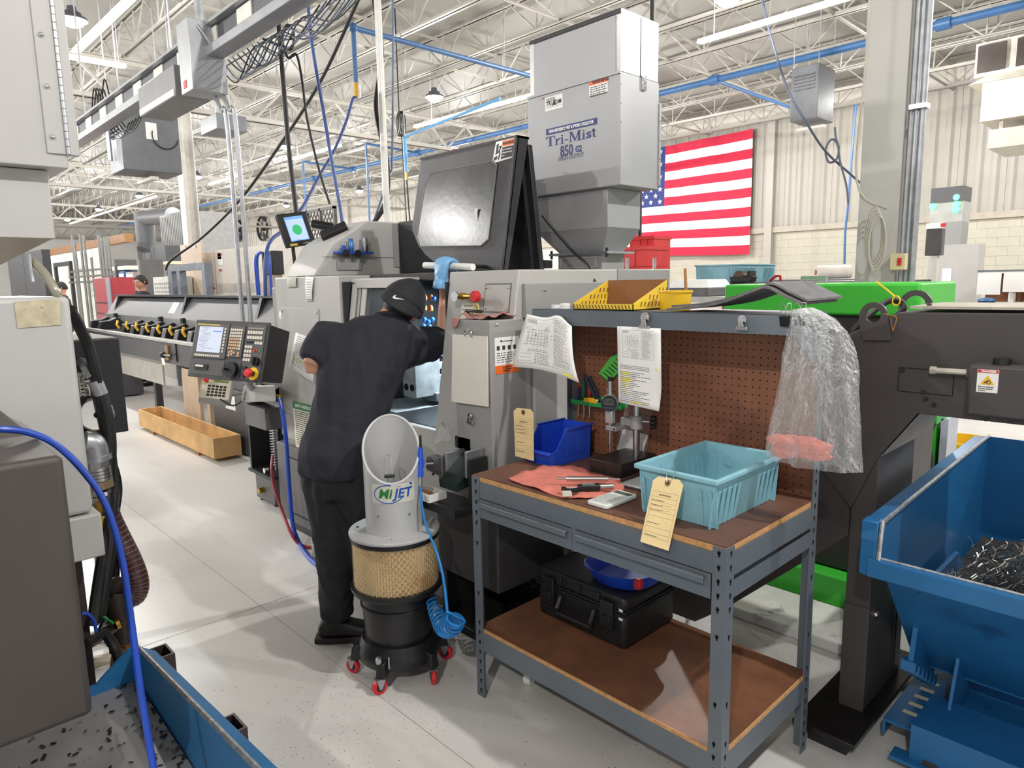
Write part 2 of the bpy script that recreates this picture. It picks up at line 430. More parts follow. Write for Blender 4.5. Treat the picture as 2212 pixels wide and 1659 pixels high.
# lower shelf
sz = .285
MB().box(bL+.006, bR-.006, bF+.006, bB-.006, sz-.016, sz).build('lower_shelf', mat('shelf hardboard', (120,80,58), .45, var=.14, scale=9, wear=(96,70,58), wscale=3.5, wth=.55), bench, smooth=False)
MB().box(bL+.044, bR-.044, bF+.002, bF+.006, sz-.014, sz+.001).build('shelf_edge', PARTB, bench, smooth=False)
MB().box(bR-.006, bR-.002, bF+.044, bB-.044, sz-.014, sz+.001).build('shelf_edge', PARTB, bench, smooth=False)
MB().box(bL+.03, bR-.03, bF+.001, bF+.005, sz-.09, sz-.012).build('shelf_beam', BSTEEL, bench, smooth=False)
MB().box(bL+.03, bR-.03, bB-.005, bB-.001, sz-.09, sz-.012).build('shelf_beam', BSTEEL, bench, smooth=False)
for x, s in ((bL, -1), (bR, 1)):
    MB().box(x-s*.001, x-s*.005, bF+.03, bB-.03, sz-.09, sz-.012).build('shelf_beam', BSTEEL, bench, smooth=False)
# pegboard and riser shelf
peg = MB().box(bL+.02, bR-.01, bB-.016, bB-.010, .86, 1.45).build('pegboard', PEGM, bench, smooth=False)
h = MB(); yy = bB-.0166
nx = int((bR-bL-.06)/.0254); nz = int(.54/.0254)
for i in range(nx):
    for k in range(nz):
        h.cyl((bL+.05+i*.0254, yy, .90+k*.0254), (bL+.05+i*.0254, yy+.002, .90+k*.0254), .0029, n=6)
ho = h.build('peg_holes', HOLE, peg, smooth=False); ho['kind'] = 'stuff'
rF = 1.95
MB().box(bL-.015, bR-.015, rF, bB, 1.485, 1.489).box(bL-.015, bR-.015, rF, rF+.003, 1.428, 1.489).box(bL-.015, bL-.012, rF, bB, 1.428, 1.487).box(bR-.018, bR-.015, rF, bB, 1.428, 1.487).build('riser_shelf', BSTEEL, bench, bevel=.002)
for x in (bL+.01, bR-.01):
    MB().prism([(rF+.03,1.43),(bB-.045,1.43),(bB-.045,1.32)], 'x', x-.002, x+.002).build('riser_bracket', BSTEEL, bench, smooth=False)
# ---- bulldog clips on the riser lip
def bulldog(x, y, z, label, face=Vector((0,-1,0)), s=1.):
    t = thing('magnetic_bulldog_clip', label, 'clip', (x, y, z), 'round magnetic bulldog clips')
    MB().cyl((x,y-.001,z+.022*s), (x,y-.008,z+.022*s), .014*s, n=18).cyl((x,y-.008,z+.022*s), (x,y-.012,z+.022*s), .009*s, n=14).build('round_grip', CHROME, t)
    MB().prism([(-.020*s,-.004),(.020*s,-.004),(.017*s,.006),(-.017*s,.006)], 'y', -.011, -.002).xf(Matrix.Translation((x,y,z-.006))).build('jaw', CHROME, t, bevel=.001)
    MB().prism([(-.010*s,.0),(.010*s,.0),(.006*s,.020*s),(-.006*s,.020*s)], 'y', -.016, -.013).xf(Matrix.Translation((x,y,z))).build('lever', CHROME, t, bevel=.001)
    return t
yl = rF-.001
c1 = py(1216,697,yl); c2 = py(1397,703,yl); c3 = py(1605,706,yl)
bulldog(c1.x, yl-.004, c1.z-.010, 'chrome bulldog clip holding the curled drawing on the bench riser')
bulldog(c2.x, yl-.004, c2.z, 'chrome bulldog clip holding the highlighted sheet on the bench riser', s=1.25)
bulldog(c3.x, yl, c3.z, 'empty chrome bulldog clip at the right of the bench riser')
# ---- printed sheets
YELHI = mat('yellow highlighter', (240,232,60), .7, var=0)
def sheet(name, label, P, nu, nv, prints, t=.0006, cat='paper', m=PAPER, hi=()):
    """P(u,v) -> point; prints: list of (u0,u1,v0,v1) dark marks laid on the sheet"""
    th = thing(name, label, cat, P(.5, 1))
    mb = MB(); mb.surf(P, nu, nv); mb.build('page', m, th, solid=t, ang=80)
    def nrm(u, v):
        e = .01; a = Vector(P(min(u+e,1), v))-Vector(P(max(u-e,0), v)); b = Vector(P(u, min(v+e,1)))-Vector(P(u, max(v-e,0))); n = a.cross(b).normalized()
        if n.dot(CAM-Vector(P(u, v))) < 0: n = -n
        return n
    for lst, mm, nm in ((prints, INK, 'printing'), (hi, YELHI, 'highlighting')):
        if not lst: continue
        q = MB()
        for u0, u1, v0, v1 in lst:
            k = max(2, int((u1-u0)*nu)+1)
            for i in range(k-1):
                a = u0+(u1-u0)*i/(k-1); b = u0+(u1-u0)*(i+1)/(k-1)
                off = .0011 if mm is INK else .0009
                c4 = [(a,v0),(b,v0),(b,v1),(a,v1)]
                q.add([Vector(P(u,v))+nrm(u,v)*off for u, v in c4], [(0,1,2,3)])
        q.build(nm, mm, th, smooth=False)
    return th
def lines(rng, u0, u1, v0, v1, n, h, dash=.03, gap=.012, fill=.9):
    out = []
    for k in range(n):
        v = v0+(v1-v0)*k/max(1, n-1); u = u0; end = u1-rng.random()*(u1-u0)*(1-fill)*2
        while u < end:
            w = dash*(.4+rng.random()); out.append((u, min(u+w, end), v, v+h)); u += w+gap
    return out
def drawing_prints(rng):
    p = [(0.06,.94,.05,.054),(.06,.94,.90,.904)]
    p += [(.06,.064,.05,.90),(.936,.94,.05,.90),(.60,.603,.05,.90)]
    p += lines(rng, .63, .92, .08, .30, 9, .008) + lines(rng, .63, .92, .34, .86, 24, .007, fill=.75)
    p += lines(rng, .08, .26, .07, .13, 4, .008)
    for k in range(7): x = .14+.06*k; p.append((x, x+.003, .22+.05*rng.random(), .52+.1*rng.random()))
    for k in range(6): y = .26+.055*k; p.append((.12+.1*rng.random(), .44+.1*rng.random(), y, y+.003))
    for k in range(26): x = .08+.5*rng.random(); y = .18+.42*rng.random(); p.append((x, x+.03, y, y+.007))
    p += lines(rng, .18, .56, .63, .66, 2, .008) + lines(rng, .30, .56, .70, .88, 7, .008) + lines(rng, .08, .28, .72, .86, 3, .006)
    return p
rng = random.Random(3)
A = [py(1143,678,yl-.004), py(1240,700,yl-.004), py(1123,790,yl-.03), py(1272,824,yl-.03)]
def P1(u, v):
    a = A[0].lerp(A[1], u); b = A[2].lerp(A[3], u); p = a.lerp(b, v)
    return p+Vector((0, -.012-.05*math.sin(v*2.2)*abs(u-.35)**1.3-.02*v, .012*math.sin(u*3)*v+.022*math.exp(-((u-.72)/.2)**2)*(1-v)-.045*max(0,u-.75)*(1-v)))
sheet('printed_drawing', 'curled white drawing sheet clipped to the left end of the bench riser', P1, 14, 10, drawing_prints(rng), hi=[(.78,.92,.925,.965)])
B4 = [py(1337,704,yl-.004), py(1431,709,yl-.004), py(1340,868,yl-.02), py(1433,886,yl-.02)]
def P2(u, v):
    a = B4[0].lerp(B4[1], u); b = B4[2].lerp(B4[3], u); p = a.lerp(b, v)
    return p+Vector((0, -.010-.05*max(0, v-.7)**1.5*u*2, 0))
pr = [(u0*.8+.08,u1*.8+.08,v0*.42+.02,v1*.42+.02) for u0,u1,v0,v1 in drawing_prints(rng)]
pr += lines(rng, .06, .9, .50, .54, 3, .006, .05) + lines(rng, .06, .8, .58, .96, 17, .007, .05, fill=.7)
hi = [(.08,.26,.585,.60),(.10,.30,.61,.622),(.08,.30,.66,.672),(.10,.32,.685,.71),(.10,.24,.72,.735),(.10,.3,.75,.762),(.10,.28,.79,.80),(.10,.3,.84,.852),(.30,.65,.95,.96),(.86,.92,.50,.52)]
sheet('printed_sheet', 'white sheet with yellow highlighted lines clipped to the bench riser', P2, 8, 14, pr, hi=hi)
# green tag hanging behind
gt = thing('green_tag', 'bright green tag hanging on the pegboard beside the printed sheets', 'tag', py(1330,770,bB-.02))
G4 = [py(1336,762,bB-.03), py(1350,790,bB-.03), py(1316,826,bB-.03), py(1293,806,bB-.03), py(1318,772,bB-.03)]
GRT = mat('green card', (92,200,80), .6)
MB().slab(G4, (0,.0008,0)).build('card', GRT, gt, smooth=False)
g0 = Vector(G4[3]); gu = (Vector(G4[0])-g0); gv = (Vector(G4[2])-g0)
q = MB()
for k in range(6):
    s_ = g0+gu*(.12+.13*k)+gv*.2; e_ = s_+gv*.6
    q.slab([s_, e_, e_+gu*.03, s_+gu*.03], (0,-.0008,0))
q.build('printing', INK, gt, smooth=False)
# ---- items on the bench top
z0 = bZ+.001
# blue stacking bin
BBIN = mat('royal blue plastic', (40,84,215), .35, var=.04, coat=.2)
def open_bin(name, label, m, base, top, wall, z, hz, notch, cat='bin'):
    t = thing(name, label, cat, ((base[0]+base[1])/2, (base[2]+base[3])/2, z))
    return t
t = thing('stacking_bin', 'royal blue plastic stacking bin at the left end of the workbench', 'bin', (-1.83,1.97,z0))
bx0, bx1, by0, by1, hh = -1.885, -1.735, 1.86, 2.10, .135
wt = .004
MB().box(bx0+.008, bx1-.008, by0+.012, by1-.008, z0, z0+.004).build('bin_floor', BBIN, t)
for xa, s in ((bx0, 1), (bx1, -1)):
    side = [(by0+.02,z0),(by1-.008,z0),(by1,z0+hh),(by0+.085,z0+hh),(by0+.03,z0+.06),(by0+.004,z0+.055)]
    MB().prism(side, 'x', xa, xa+s*wt).build('side_wall', BBIN, t)
    MB().box(xa-s*.008, xa+s*wt, by0+.085, by1+.006, z0+hh-.003, z0+hh+.003).build('rim', BBIN, t)
MB().hexa([(bx0,by1-.012,z0),(bx1,by1-.012,z0),(bx1,by1-.008,z0),(bx0,by1-.008,z0)], [(bx0,by1-.004,z0+hh),(bx1,by1-.004,z0+hh),(bx1,by1,z0+hh),(bx0,by1,z0+hh)]).build('back_wall', BBIN, t)
MB().hexa([(bx0,by0+.018,z0),(bx1,by0+.018,z0),(bx1,by0+.022,z0),(bx0,by0+.022,z0)], [(bx0,by0-.002,z0+.052),(bx1,by0-.002,z0+.052),(bx1,by0+.004,z0+.052),(bx0,by0+.004,z0+.052)]).box(bx0,bx1,by0-.012,by0+.003,z0+.048,z0+.056).build('front_lip', BBIN, t)
for k in range(2):
    MB().box(bx1, bx1+.002, by0+.09+.06*k, by0+.135+.06*k, z0+.03, z0+.10).build('side_panel', BBIN, t)
# manila tags
MANILA = mat('manila card', (240,214,160), .65, var=.03, scale=10)
TAGINK = mat('tag print', (122,104,78), .7, var=0)
def manila(label, P, wire=None):
    """P: four points TL,TR,BR,BL"""
    TL, TR, BR, BL = [Vector(p) for p in P]
    def q(u, v): return TL.lerp(TR, u).lerp(BL.lerp(BR, u), v)
    n = (TR-TL).cross(BL-TL).normalized()
    if n.dot(CAM-TL) < 0: n = -n
    t = thing('manila_tag', label, 'tag', q(.5, 1), 'manila part tags')
    MB().slab([q(.16,0),q(.84,0),q(1,.07),q(1,1),q(0,1),q(0,.07)], n*-.0007).build('card', MANILA, t, smooth=False)
    L_ = MB(); rn = random.Random(5)
    def mark(u0, u1, v0, v1): L_.add([q(u0,v0)+n*.0006, q(u1,v0)+n*.0006, q(u1,v1)+n*.0006, q(u0,v1)+n*.0006], [(0,1,2,3)])
    for v in (.22,.30,.37,.44,.51,.58,.74,.82,.88): mark(.07,.93,v,v+.003)
    mark(.07,.075,.22,.88); mark(.925,.93,.22,.88)
    for i in range(9): mark(.30+.045*i, .335+.045*i, .255, .275)
    for v in (.345,.415,.485,.68,.86):
        u = .1
        while u < .5: w = .03+.03*rn.random(); mark(u, u+w, v, v+.012); u += w+.012
    for v in (.405,.475): mark(.45,.8,v,v+.004)
    L_.build('printing', TAGINK, t, smooth=False)
    e = q(.5,.075); r = (TR-TL).length*.095
    MB().cyl(e-n*.0012, e+n*.0012, r, n=18).build('eyelet_patch', mat('tan fibre', (150,118,80), .7), t)
    MB().cyl(e-n*.0015, e+n*.0016, r*.45, n=12).build('hole', HOLE, t)
    if wire:
        MB().tube(catmull([e+n*.003]+wire+[e-n*.002], 6), .0008, n=6).build('wire', STEEL, t)
    return t
def pxs(pts, Y): return [py(x, y, Y) for x, y in pts]
manila('manila tag standing in the front of the royal blue bin', pxs([(1109,881),(1152,884),(1153,996),(1113,985)], 1.838))
# teal dividable grid container
TEAL = mat('pale teal plastic', (140,190,204), .4, var=.06, scale=12, wear=(96,128,136), wscale=5, wth=.62)
def teal_bin(label, x0, x1, y0, y1, z, h, detail=True):
    t = thing('teal_container', label, 'container', ((x0+x1)/2, (y0+y1)/2, z), 'pale teal plastic containers')
    tp = .018
    def wall(a, b, inw):   # a->b bottom line on outside; inw inward dir
        a = Vector(a); b = Vector(b); inw = Vector(inw)
        return MB().hexa([a+inw*tp, b+inw*tp, b+inw*(tp+.003), a+inw*(tp+.003)], [a+Vector((0,0,h)), b+Vector((0,0,h)), b+inw*.003+Vector((0,0,h)), a+inw*.003+Vector((0,0,h))])
    cs = [(x0,y0,z),(x1,y0,z),(x1,y1,z),(x0,y1,z)]; inn = [(0,1,0),(-1,0,0),(0,-1,0),(1,0,0)]
    MB().box(x0+tp, x1-tp, y0+tp, y1-tp, z, z+.004).build('container_floor', TEAL, t)
    for k in range(4):
        a = Vector(cs[k]); b = Vector(cs[(k+1)%4]); w = wall(a, b, inn[k]).build('wall', TEAL, t)
        if not detail: continue
        L = (b-a).length; d = (b-a).normalized(); iw = Vector(inn[k]); n = int(L/.03)
        for i in range(n):
            rb = MB()
            if n*.30 < i < n*.68 and k in (0,2,1,3) and i % 1 == 0 and .34*n < i < .64*n: continue
            c = a+d*(L*(i+.5)/n)
            p0 = c+iw*(tp-.004)+Vector((0,0,.002)); p1 = c-iw*.004+Vector((0,0,h-.035))
            s = d*.0045
            rb.hexa([p0-s,p0+s,p0+s+iw*.004,p0-s+iw*.004], [p1-s,p1+s,p1+s+iw*.004,p1-s+iw*.004])
            p0 = c+iw*(tp+.003)+Vector((0,0,.006)); p1 = c+iw*.003+Vector((0,0,h-.02)); s = d*.0012
            rb.hexa([p0-s,p0+s,p0+s+iw*.004,p0-s+iw*.004], [p1-s,p1+s,p1+s+iw*.004,p1-s+iw*.004])
            rb.build('rib', TEAL, w)
    o = [(x0-.012,y0-.012,z+h-.012),(x1+.012,y0-.012,z+h-.012),(x1+.012,y1+.012,z+h-.012),(x0-.012,y1+.012,z+h-.012)]
    i_ = [(x0+.002,y0+.002,z+h-.012),(x1-.002,y0+.002,z+h-.012),(x1-.002,y1-.002,z+h-.012),(x0+.002,y1-.002,z+h-.012)]
    MB().frame(o, i_, (0,0,.016)).build('rim', TEAL, t, bevel=.004)
    return t
teal_bin('pale teal ribbed container with a manila tag on the right of the workbench', -1.205, -.945, 1.685, 2.075, z0, .147)
for k, (x, y) in enumerate(((-1.02, 2.098), (-.93, 2.0))):
    pass
rv = thing('folded_label', 'small white folded paper lying in the teal container', 'paper', (-1.07,1.84,z0+.006))
MB().slab([(-1.10,1.80,z0+.007),(-1.02,1.79,z0+.007),(-1.01,1.88,z0+.05),(-1.07,1.89,z0+.06)], (0,0,.0008)).build('page', PAPER, rv, smooth=False)
manila('manila tag wired to the front rim of the teal container', [py(1413,1027,1.655), py(1478,1038,1.655), py(1444,1190,1.572), py(1383,1170,1.572)], wire=[py(1440,1026,1.66), py(1447,1018,1.68), py(1452,1012,1.70), py(1458,1026,1.66)])
# red shop towel with gauges
RAGM = mat('red shop towel', (216,126,112), .9, var=.10, scale=14, bump=.5, bscale=90)
def cloth(name, label, outline, z, amp, m, seed=1, n=26, cat='towel', th=.004):
    rn = random.Random(seed); ph = [rn.random()*6 for _ in range(8)]
    cx = sum(p[0] for p in outline)/len(outline); cy = sum(p[1] for p in outline)/len(outline)
    mb = MB(); O = catmull([(p[0],p[1],0) for p in outline]+[(outline[0][0],outline[0][1],0)], 5)[:-1]
    N_ = len(O); rings = 9
    vs = []; fs = []
    def hz(x, y, r):
        return z+amp*(.5+.5*math.sin(x*38+ph[0]+y*11))*(.4+.6*r)*.6+amp*.5*(.5+.5*math.sin(y*47+ph[1]-x*16))+amp*.3*math.sin(x*90+y*70+ph[2])*r
    for r in range(1, rings+1):
        f_ = r/rings
        for k, p in enumerate(O):
            w = 1+.03*math.sin(k*.9+ph[3])*f_
            x = cx+(p.x-cx)*f_*w; y = cy+(p.y-cy)*f_*w; vs.append((x, y, max(z+.0015, hz(x, y, f_))))
    vs.append((cx, cy, z+amp*.4)); c0 = len(vs)-1
    for r in range(rings-1):
        for k in range(N_): fs.append((r*N_+k, r*N_+(k+1)%N_, (r+1)*N_+(k+1)%N_, (r+1)*N_+k))
    for k in range(N_): fs.append((c0, (k+1)%N_, k))
    mb.add(vs, fs)
    o = mb.build(name, m, solid=th*.6, ang=80); tag(o, label, cat); return o
cloth('shop_towel', 'red shop towel spread on the workbench under the gauges', [(-1.735,1.64),(-1.58,1.615),(-1.41,1.64),(-1.35,1.75),(-1.40,1.88),(-1.55,1.90),(-1.68,1.92),(-1.75,1.86),(-1.755,1.74)], z0, .010, RAGM, 2)
# calliper / bore gauge on towel
t = thing('bore_gauge', 'silver and black bore gauge lying on the red shop towel', 'gauge', (-1.43,1.75,z0+.012))
a = Vector((-1.52,1.73,z0+.03)); b = Vector((-1.46,1.83,z0+.03))
MB().cyl((-1.535,1.72,z0+.028), (-1.425,1.815,z0+.028), .0085, n=14).build('barrel', STEEL, t)
MB().cyl((-1.425,1.815,z0+.028), (-1.395,1.84,z0+.028), .003, n=10).build('spindle', STEEL, t)
MB().cyl((-1.56,1.70,z0+.028), (-1.535,1.72,z0+.028), .004, n=10).build('tip', STEEL, t)
t = thing('digital_micrometer', 'digital micrometer with black body on the red shop towel', 'micrometer', (-1.41,1.72,z0+.012))
R_ = basis((-1.42,1.715,z0+.022), (.62,.78,0), (-.78,.62,0))
def loc(mb, M_=R_): return mb.xf(M_)
loc(MB().box(-.045,.03,-.014,.014,-.008,.010)).build('body', BLKPL, t, bevel=.003)
loc(MB().box(-.03,.012,-.010,.010,.010,.0115)).build('display', mat('lcd grey', (120,128,124), .25, var=0), t)
loc(MB().cyl((.03,0,0),(.075,0,0),.010,n=16)).build('thimble', STEEL, t)
loc(MB().prism([(-.045,-.014),(-.045,-.03),(-.085,-.034),(-.10,-.012),(-.10,.006),(-.088,.006),(-.084,-.012),(-.07,-.020),(-.055,-.014)], 'z', -.006, .006)).build('bow_frame', BLKPL, t)
loc(MB().cyl((-.088,0,0),(-.045,0,0),.0035,n=10)).build('spindle', STEEL, t)
loc(MB().box(-.105,-.075,-.06,-.036,-.008,.004)).build('clear_guard', mat('ivory plastic', (214,208,190), .4), t)
# calculator
t = thing('calculator', 'white calculator lying at the front edge of the workbench', 'calculator', (-1.31,1.69,z0))
R_ = basis((-1.318,1.70,z0), (1,-.02,0), (.02,1,0))
CALC = mat('white calculator plastic', (222,224,220), .4, var=.02)
loc(MB().prism([(-.038,-.08),(.038,-.08),(.042,-.07),(.042,.07),(.036,.08),(-.036,.08),(-.042,.07),(-.042,-.07)], 'z', 0, .014), R_).build('case', CALC, t, bevel=.004)
loc(MB().box(-.032,.032,.042,.064,.0143,.0155), R_).build('display', mat('calculator lcd', (96,104,92), .2, var=0), t)
KEY = mat('calculator key', (196,200,196), .5, var=.05)
kb = MB().box(-.0028,.0028,-.0022,.0022,0,.003)
for r in range(7):
    for c in range(6):
        x = -.028+c*.0112; y = -.066+r*.0135
        MB().box(x-.0042,x+.0042,y-.0042,y+.0042,.0135,.0168).xf(R_).build('key', KEY, t, smooth=False)
# granite comparator stand
GRAN = mat('black granite', (40,38,38), .35, var=.5, scale=160)
gx0, gx1, gy0, gy1 = -1.60, -1.455, 1.925, 2.145
t = thing('comparator_stand', 'black granite comparator stand with a digital indicator on the workbench', 'gauge stand', ((gx0+gx1)/2, 2.03, z0))
MB().box(gx0, gx1, gy0, gy1, z0, z0+.05).build('granite_base', GRAN, t, bevel=.003)
pp = Vector((-1.487, 2.06, z0+.05))
MB().cyl(pp, pp+Vector((0,0,.39)), .013, n=20).build('post', STEEL, t)
cz_ = z0+.05+.128
MB().cyl(pp+Vector((0,0,.105)), pp+Vector((0,0,.155)), .024, n=20).box(pp.x-.06, pp.x, pp.y-.02, pp.y+.012, cz_-.012, cz_+.018).build('clamp_arm', mat('cast grey clamp', (176,178,178), .4, .3), t, bevel=.003)
kn = MB()
kp = pp+Vector((.05,.02,.135))
MB().cyl(pp+Vector((.02,.008,.135)), kp, .005, n=10).build('knob_screw', STEEL, t)
kn.cyl(kp, kp+Vector((.018,.007,0)), .020, n=20)
for i in range(6):
    a_ = i*PI/3; ax = Vector((.93,.36,0)); e1 = Vector((-.36,.93,0)); e2 = Vector((0,0,1))
    c_ = kp+(e1*math.cos(a_)+e2*math.sin(a_))*.017; kn.cyl(c_, c_+ax*.018, .008, n=10)
kn.build('star_knob', BLKPL, t)
ip = py(1318,900,2.0)
ip = Vector((ip.x, 2.0, 0))
MB().box(ip.x-.012, pp.x-.04, ip.y-.012, pp.y-.004, z0+.150, z0+.168).build('indicator_holder', mat('cast grey clamp', (176,178,178)), t, bevel=.002)
MB().cyl((ip.x+.012,ip.y+.0,z0+.159), (ip.x+.034,ip.y-.004,z0+.159), .010, n=14).build('holder_knob', BLKPL, t)
MB().box(ip.x-.017, ip.x+.017, ip.y-.012, ip.y+.012, z0+.175, z0+.245).build('indicator_body', mat('silver indicator', (200,201,202), .35, .5), t, bevel=.005)
MB().cyl((ip.x,ip.y,z0+.10), (ip.x,ip.y,z0+.178), .005, n=12).cyl((ip.x,ip.y,z0+.06), (ip.x,ip.y,z0+.12), .003, n=10).build('plunger', STEEL, t)
MB().cyl((ip.x,ip.y,z0+.275), (ip.x,ip.y,z0+.335), .009, n=14).build('spindle_cap', STEEL, t)
MB().cyl((ip.x,ip.y,z0+.335), (ip.x,ip.y,z0+.35), .0095, n=14).build('lift_cap', BLKPL, t)
dz = z0+.255; fn = Vector((.45,-.89,0))
dd = MB().cyl(Vector((ip.x,ip.y,dz))+fn*-.006, Vector((ip.x,ip.y,dz))+fn*.020, .032, n=28).build('dial_housing', mat('silver indicator', (200,201,202)), t, bevel=.003)
MB().cyl(Vector((ip.x,ip.y,dz))+fn*.019, Vector((ip.x,ip.y,dz))+fn*.026, .030, n=28).build('dial_bezel', BLKPL, dd)
Rd = basis(Vector((ip.x,ip.y,dz))+fn*.0265, (.89,.45,0), (0,0,1))
loc(MB().prism([(-.018,-.006),(.018,-.006),(.020,.008),(.012,.018),(-.012,.018),(-.020,.008)], 'z', 0, .0008), Rd).build('lcd', mat('indicator lcd', (70,76,74), .15, var=0), dd, smooth=False)
text_mb('0.000', .014).xf(Rd @ Matrix.Translation((0,.006,.0012))).build('digits', INK, dd, smooth=False)
for i in range(4):
    loc(MB().cyl((-.013+i*.0088,-.016,0),(-.013+i*.0088,-.016,.002),.003,n=10), Rd).build('button', mat('blue button', (70,90,170), .4), dd)
# clear bag with white sleeve leaning on pegboard
BAGM = bpy.data.materials.new('clear film')
def film(m, col=(.95,.96,.97,1), dens=.10, rough=.10, bump=.5, bs=24., ramp=(.42,.62), hi=.75):
    m.use_nodes = True; nt = m.node_tree; N = nt.nodes; L = nt.links; N.clear()
    out = N.new('ShaderNodeOutputMaterial'); tr = N.new('ShaderNodeBsdfTransparent'); p = N.new('ShaderNodeBsdfPrincipled'); mx = N.new('ShaderNodeMixShader')
    p.inputs['Base Color'].default_value = col; p.inputs['Roughness'].default_value = rough; p.inputs['Specular IOR Level'].default_value = 1.
    tc = N.new('ShaderNodeTexCoord'); n = N.new('ShaderNodeTexNoise'); n.inputs['Scale'].default_value = bs; n.inputs['Detail'].default_value = 4; n.inputs['Distortion'].default_value = 1.4; L.new(tc.outputs['Object'], n.inputs['Vector'])
    bp = N.new('ShaderNodeBump'); bp.inputs['Strength'].default_value = bump; bp.inputs['Distance'].default_value = .03; L.new(n.outputs['Fac'], bp.inputs['Height']); L.new(bp.outputs[0], p.inputs['Normal'])
    lw = N.new('ShaderNodeLayerWeight'); lw.inputs['Blend'].default_value = .35; L.new(bp.outputs[0], lw.inputs['Normal'])
    r = N.new('ShaderNodeValToRGB'); r.color_ramp.elements[0].position = .15; r.color_ramp.elements[1].position = .95
    r.color_ramp.elements[0].color = (dens,)*3+(1,); r.color_ramp.elements[1].color = (hi,)*3+(1,)
    L.new(lw.outputs['Facing'], r.inputs[0])
    L.new(r.outputs[0], mx.inputs[0]); L.new(tr.outputs[0], mx.inputs[1]); L.new(p.outputs[0], mx.inputs[2]); L.new(mx.outputs[0], out.inputs[0])
    return m
film(BAGM)
def crumple(P, nu, nv, amp, seed, ax=(0,-1,0)):
    rn = random.Random(seed); ph = [rn.random()*6.28 for _ in range(9)]; ax = Vector(ax)
    def f(u, v):
        d = math.sin(u*19+ph[0]+4*math.sin(v*5+ph[1]))*.5+math.sin(v*17+ph[2]+3*math.sin(u*6+ph[3]))*.4+math.sin((u+v)*31+ph[4])*.25+math.sin((u-v)*43+ph[5])*.2
        return Vector(P(u, v))+ax*(amp*d)
    return MB().surf(f, nu, nv)
t = thing('clear_bag', 'clear plastic bag with white sleeves leaning on the pegboard behind the comparator', 'bag', (-1.44,2.13,z0))
Q4 = [py(1352,868,2.135), py(1412,876,2.145), py(1393,992,2.125), py(1325,990,2.11)]
crumple(lambda u, v: Q4[0].lerp(Q4[1], u).lerp(Q4[3].lerp(Q4[2], u), v), 26, 40, .004, 4).build('film', BAGM, t, ang=25)
Q5 = [py(1345,925,2.15), py(1400,940,2.15), py(1385,990,2.14), py(1330,985,2.14)]
MB().slab(Q5, (0,.003,0)).build('sleeve', PAPER, t, smooth=False)
# folder under container
t = thing('clipboard', 'dark clipboard with a grey sheet beside the teal container', 'clipboard', (-1.31,1.93,z0))
MB().slab([(-1.435,1.845,z0),(-1.225,1.845,z0),(-1.225,2.12,z0),(-1.435,2.12,z0)], (0,0,.004)).build('board', mat('dark brown board', (58,48,46), .5), t, smooth=False)
MB().slab([(-1.41,1.855,z0+.005),(-1.243,1.855,z0+.005),(-1.243,2.10,z0+.005),(-1.41,2.10,z0+.005)], (0,0,.0012)).build('sheet', mat('grey sheet', (176,178,182), .5), t, smooth=False)
# ---- green tool rack on the pegboard with tools
GPLA = mat('green printed plastic', (40,170,84), .4)
t = thing('tool_rack', 'green plastic tool rack mounted on the pegboard', 'tool rack', (-1.75,2.14,1.10))
rx0, rx1, ry, rz = -1.86, -1.60, bB-.018, 1.105
MB().box(rx0, rx1, ry-.004, ry, rz-.006, rz+.024).build('back_plate', GPLA, t)
MB().box(rx0, rx1, ry-.042, ry-.004, rz-.006, rz).build('ledge', GPLA, t)
MB().box(rx0, rx1, ry-.046, ry-.042, rz-.012, rz+.006).build('front_lip', GPLA, t)
for x in (rx1-.012, rx0+.012): MB().cyl((x, ry-.007, rz+.014), (x, ry-.004, rz+.014), .005, n=10).build('screw_head', BLKPL, t)
def screwdriver(x, y, label, m, L, lean=0., r=.009):
    t = thing('screwdriver', label, 'screwdriver', (x, y, rz))
    d = Vector((lean, 0, 1)).normalized(); b0 = Vector((x, y, rz+.002))
    prof = [(r*.7,0),(r,.01),(r*.8,L*.35),(r,L*.6),(r*.95,L*.85),(r*.5,L)]
    q_ = Vector((0,0,1)).rotation_difference(d).to_matrix().to_4x4(); q_.translation = b0
    MB().lathe(prof, n=12).xf(q_).build('handle', m, t)
    MB().cyl(b0, b0-d*.07, .0028, n=8).build('blade', STEEL, t)
    return t
TG = mat('dark green handle', (30,96,72), .4); TBL = mat('navy handle', (34,50,120), .4); TRD = mat('dark red handle', (150,36,40), .4)
screwdriver(-1.835, ry-.026, 'screwdriver with a short navy handle in the green rack', TBL, .05)
screwdriver(-1.805, ry-.026, 'screwdriver with a long dark green handle in the green rack', TG, .095)
screwdriver(-1.775, ry-.026, 'screwdriver with a dark red handle in the green rack', TRD, .06)
t = thing('side_cutters', 'pliers with curved navy handles hanging in the green rack', 'pliers', (-1.75, ry-.03, rz))
MB().tube(catmull([(-1.735,ry-.035,rz+.012),(-1.755,ry-.035,rz+.05),(-1.785,ry-.035,rz+.095),(-1.79,ry-.035,rz+.115)],5), .007, n=8).build('handle', mat('navy black grip', (36,40,60), .5), t)
MB().tube(catmull([(-1.735,ry-.02,rz+.012),(-1.748,ry-.02,rz+.05),(-1.772,ry-.02,rz+.085),(-1.778,ry-.02,rz+.105)],5), .007, n=8).build('handle', mat('navy black grip', (36,40,60)), t)
MB().ball((-1.733,ry-.028,rz+.006), .012, 10, 8, (1,1,1.4)).build('jaw', STEEL, t)
t = thing('scraper', 'yellow deburring scraper lying on the green rack', 'scraper', (-1.745, ry-.03, rz))
MB().prism([(-1.79,rz+.001),(-1.715,rz+.001),(-1.72,rz+.018),(-1.74,rz+.024),(-1.785,rz+.02)], 'y', ry-.052, ry-.046).build('handle', YEL, t, bevel=.003)
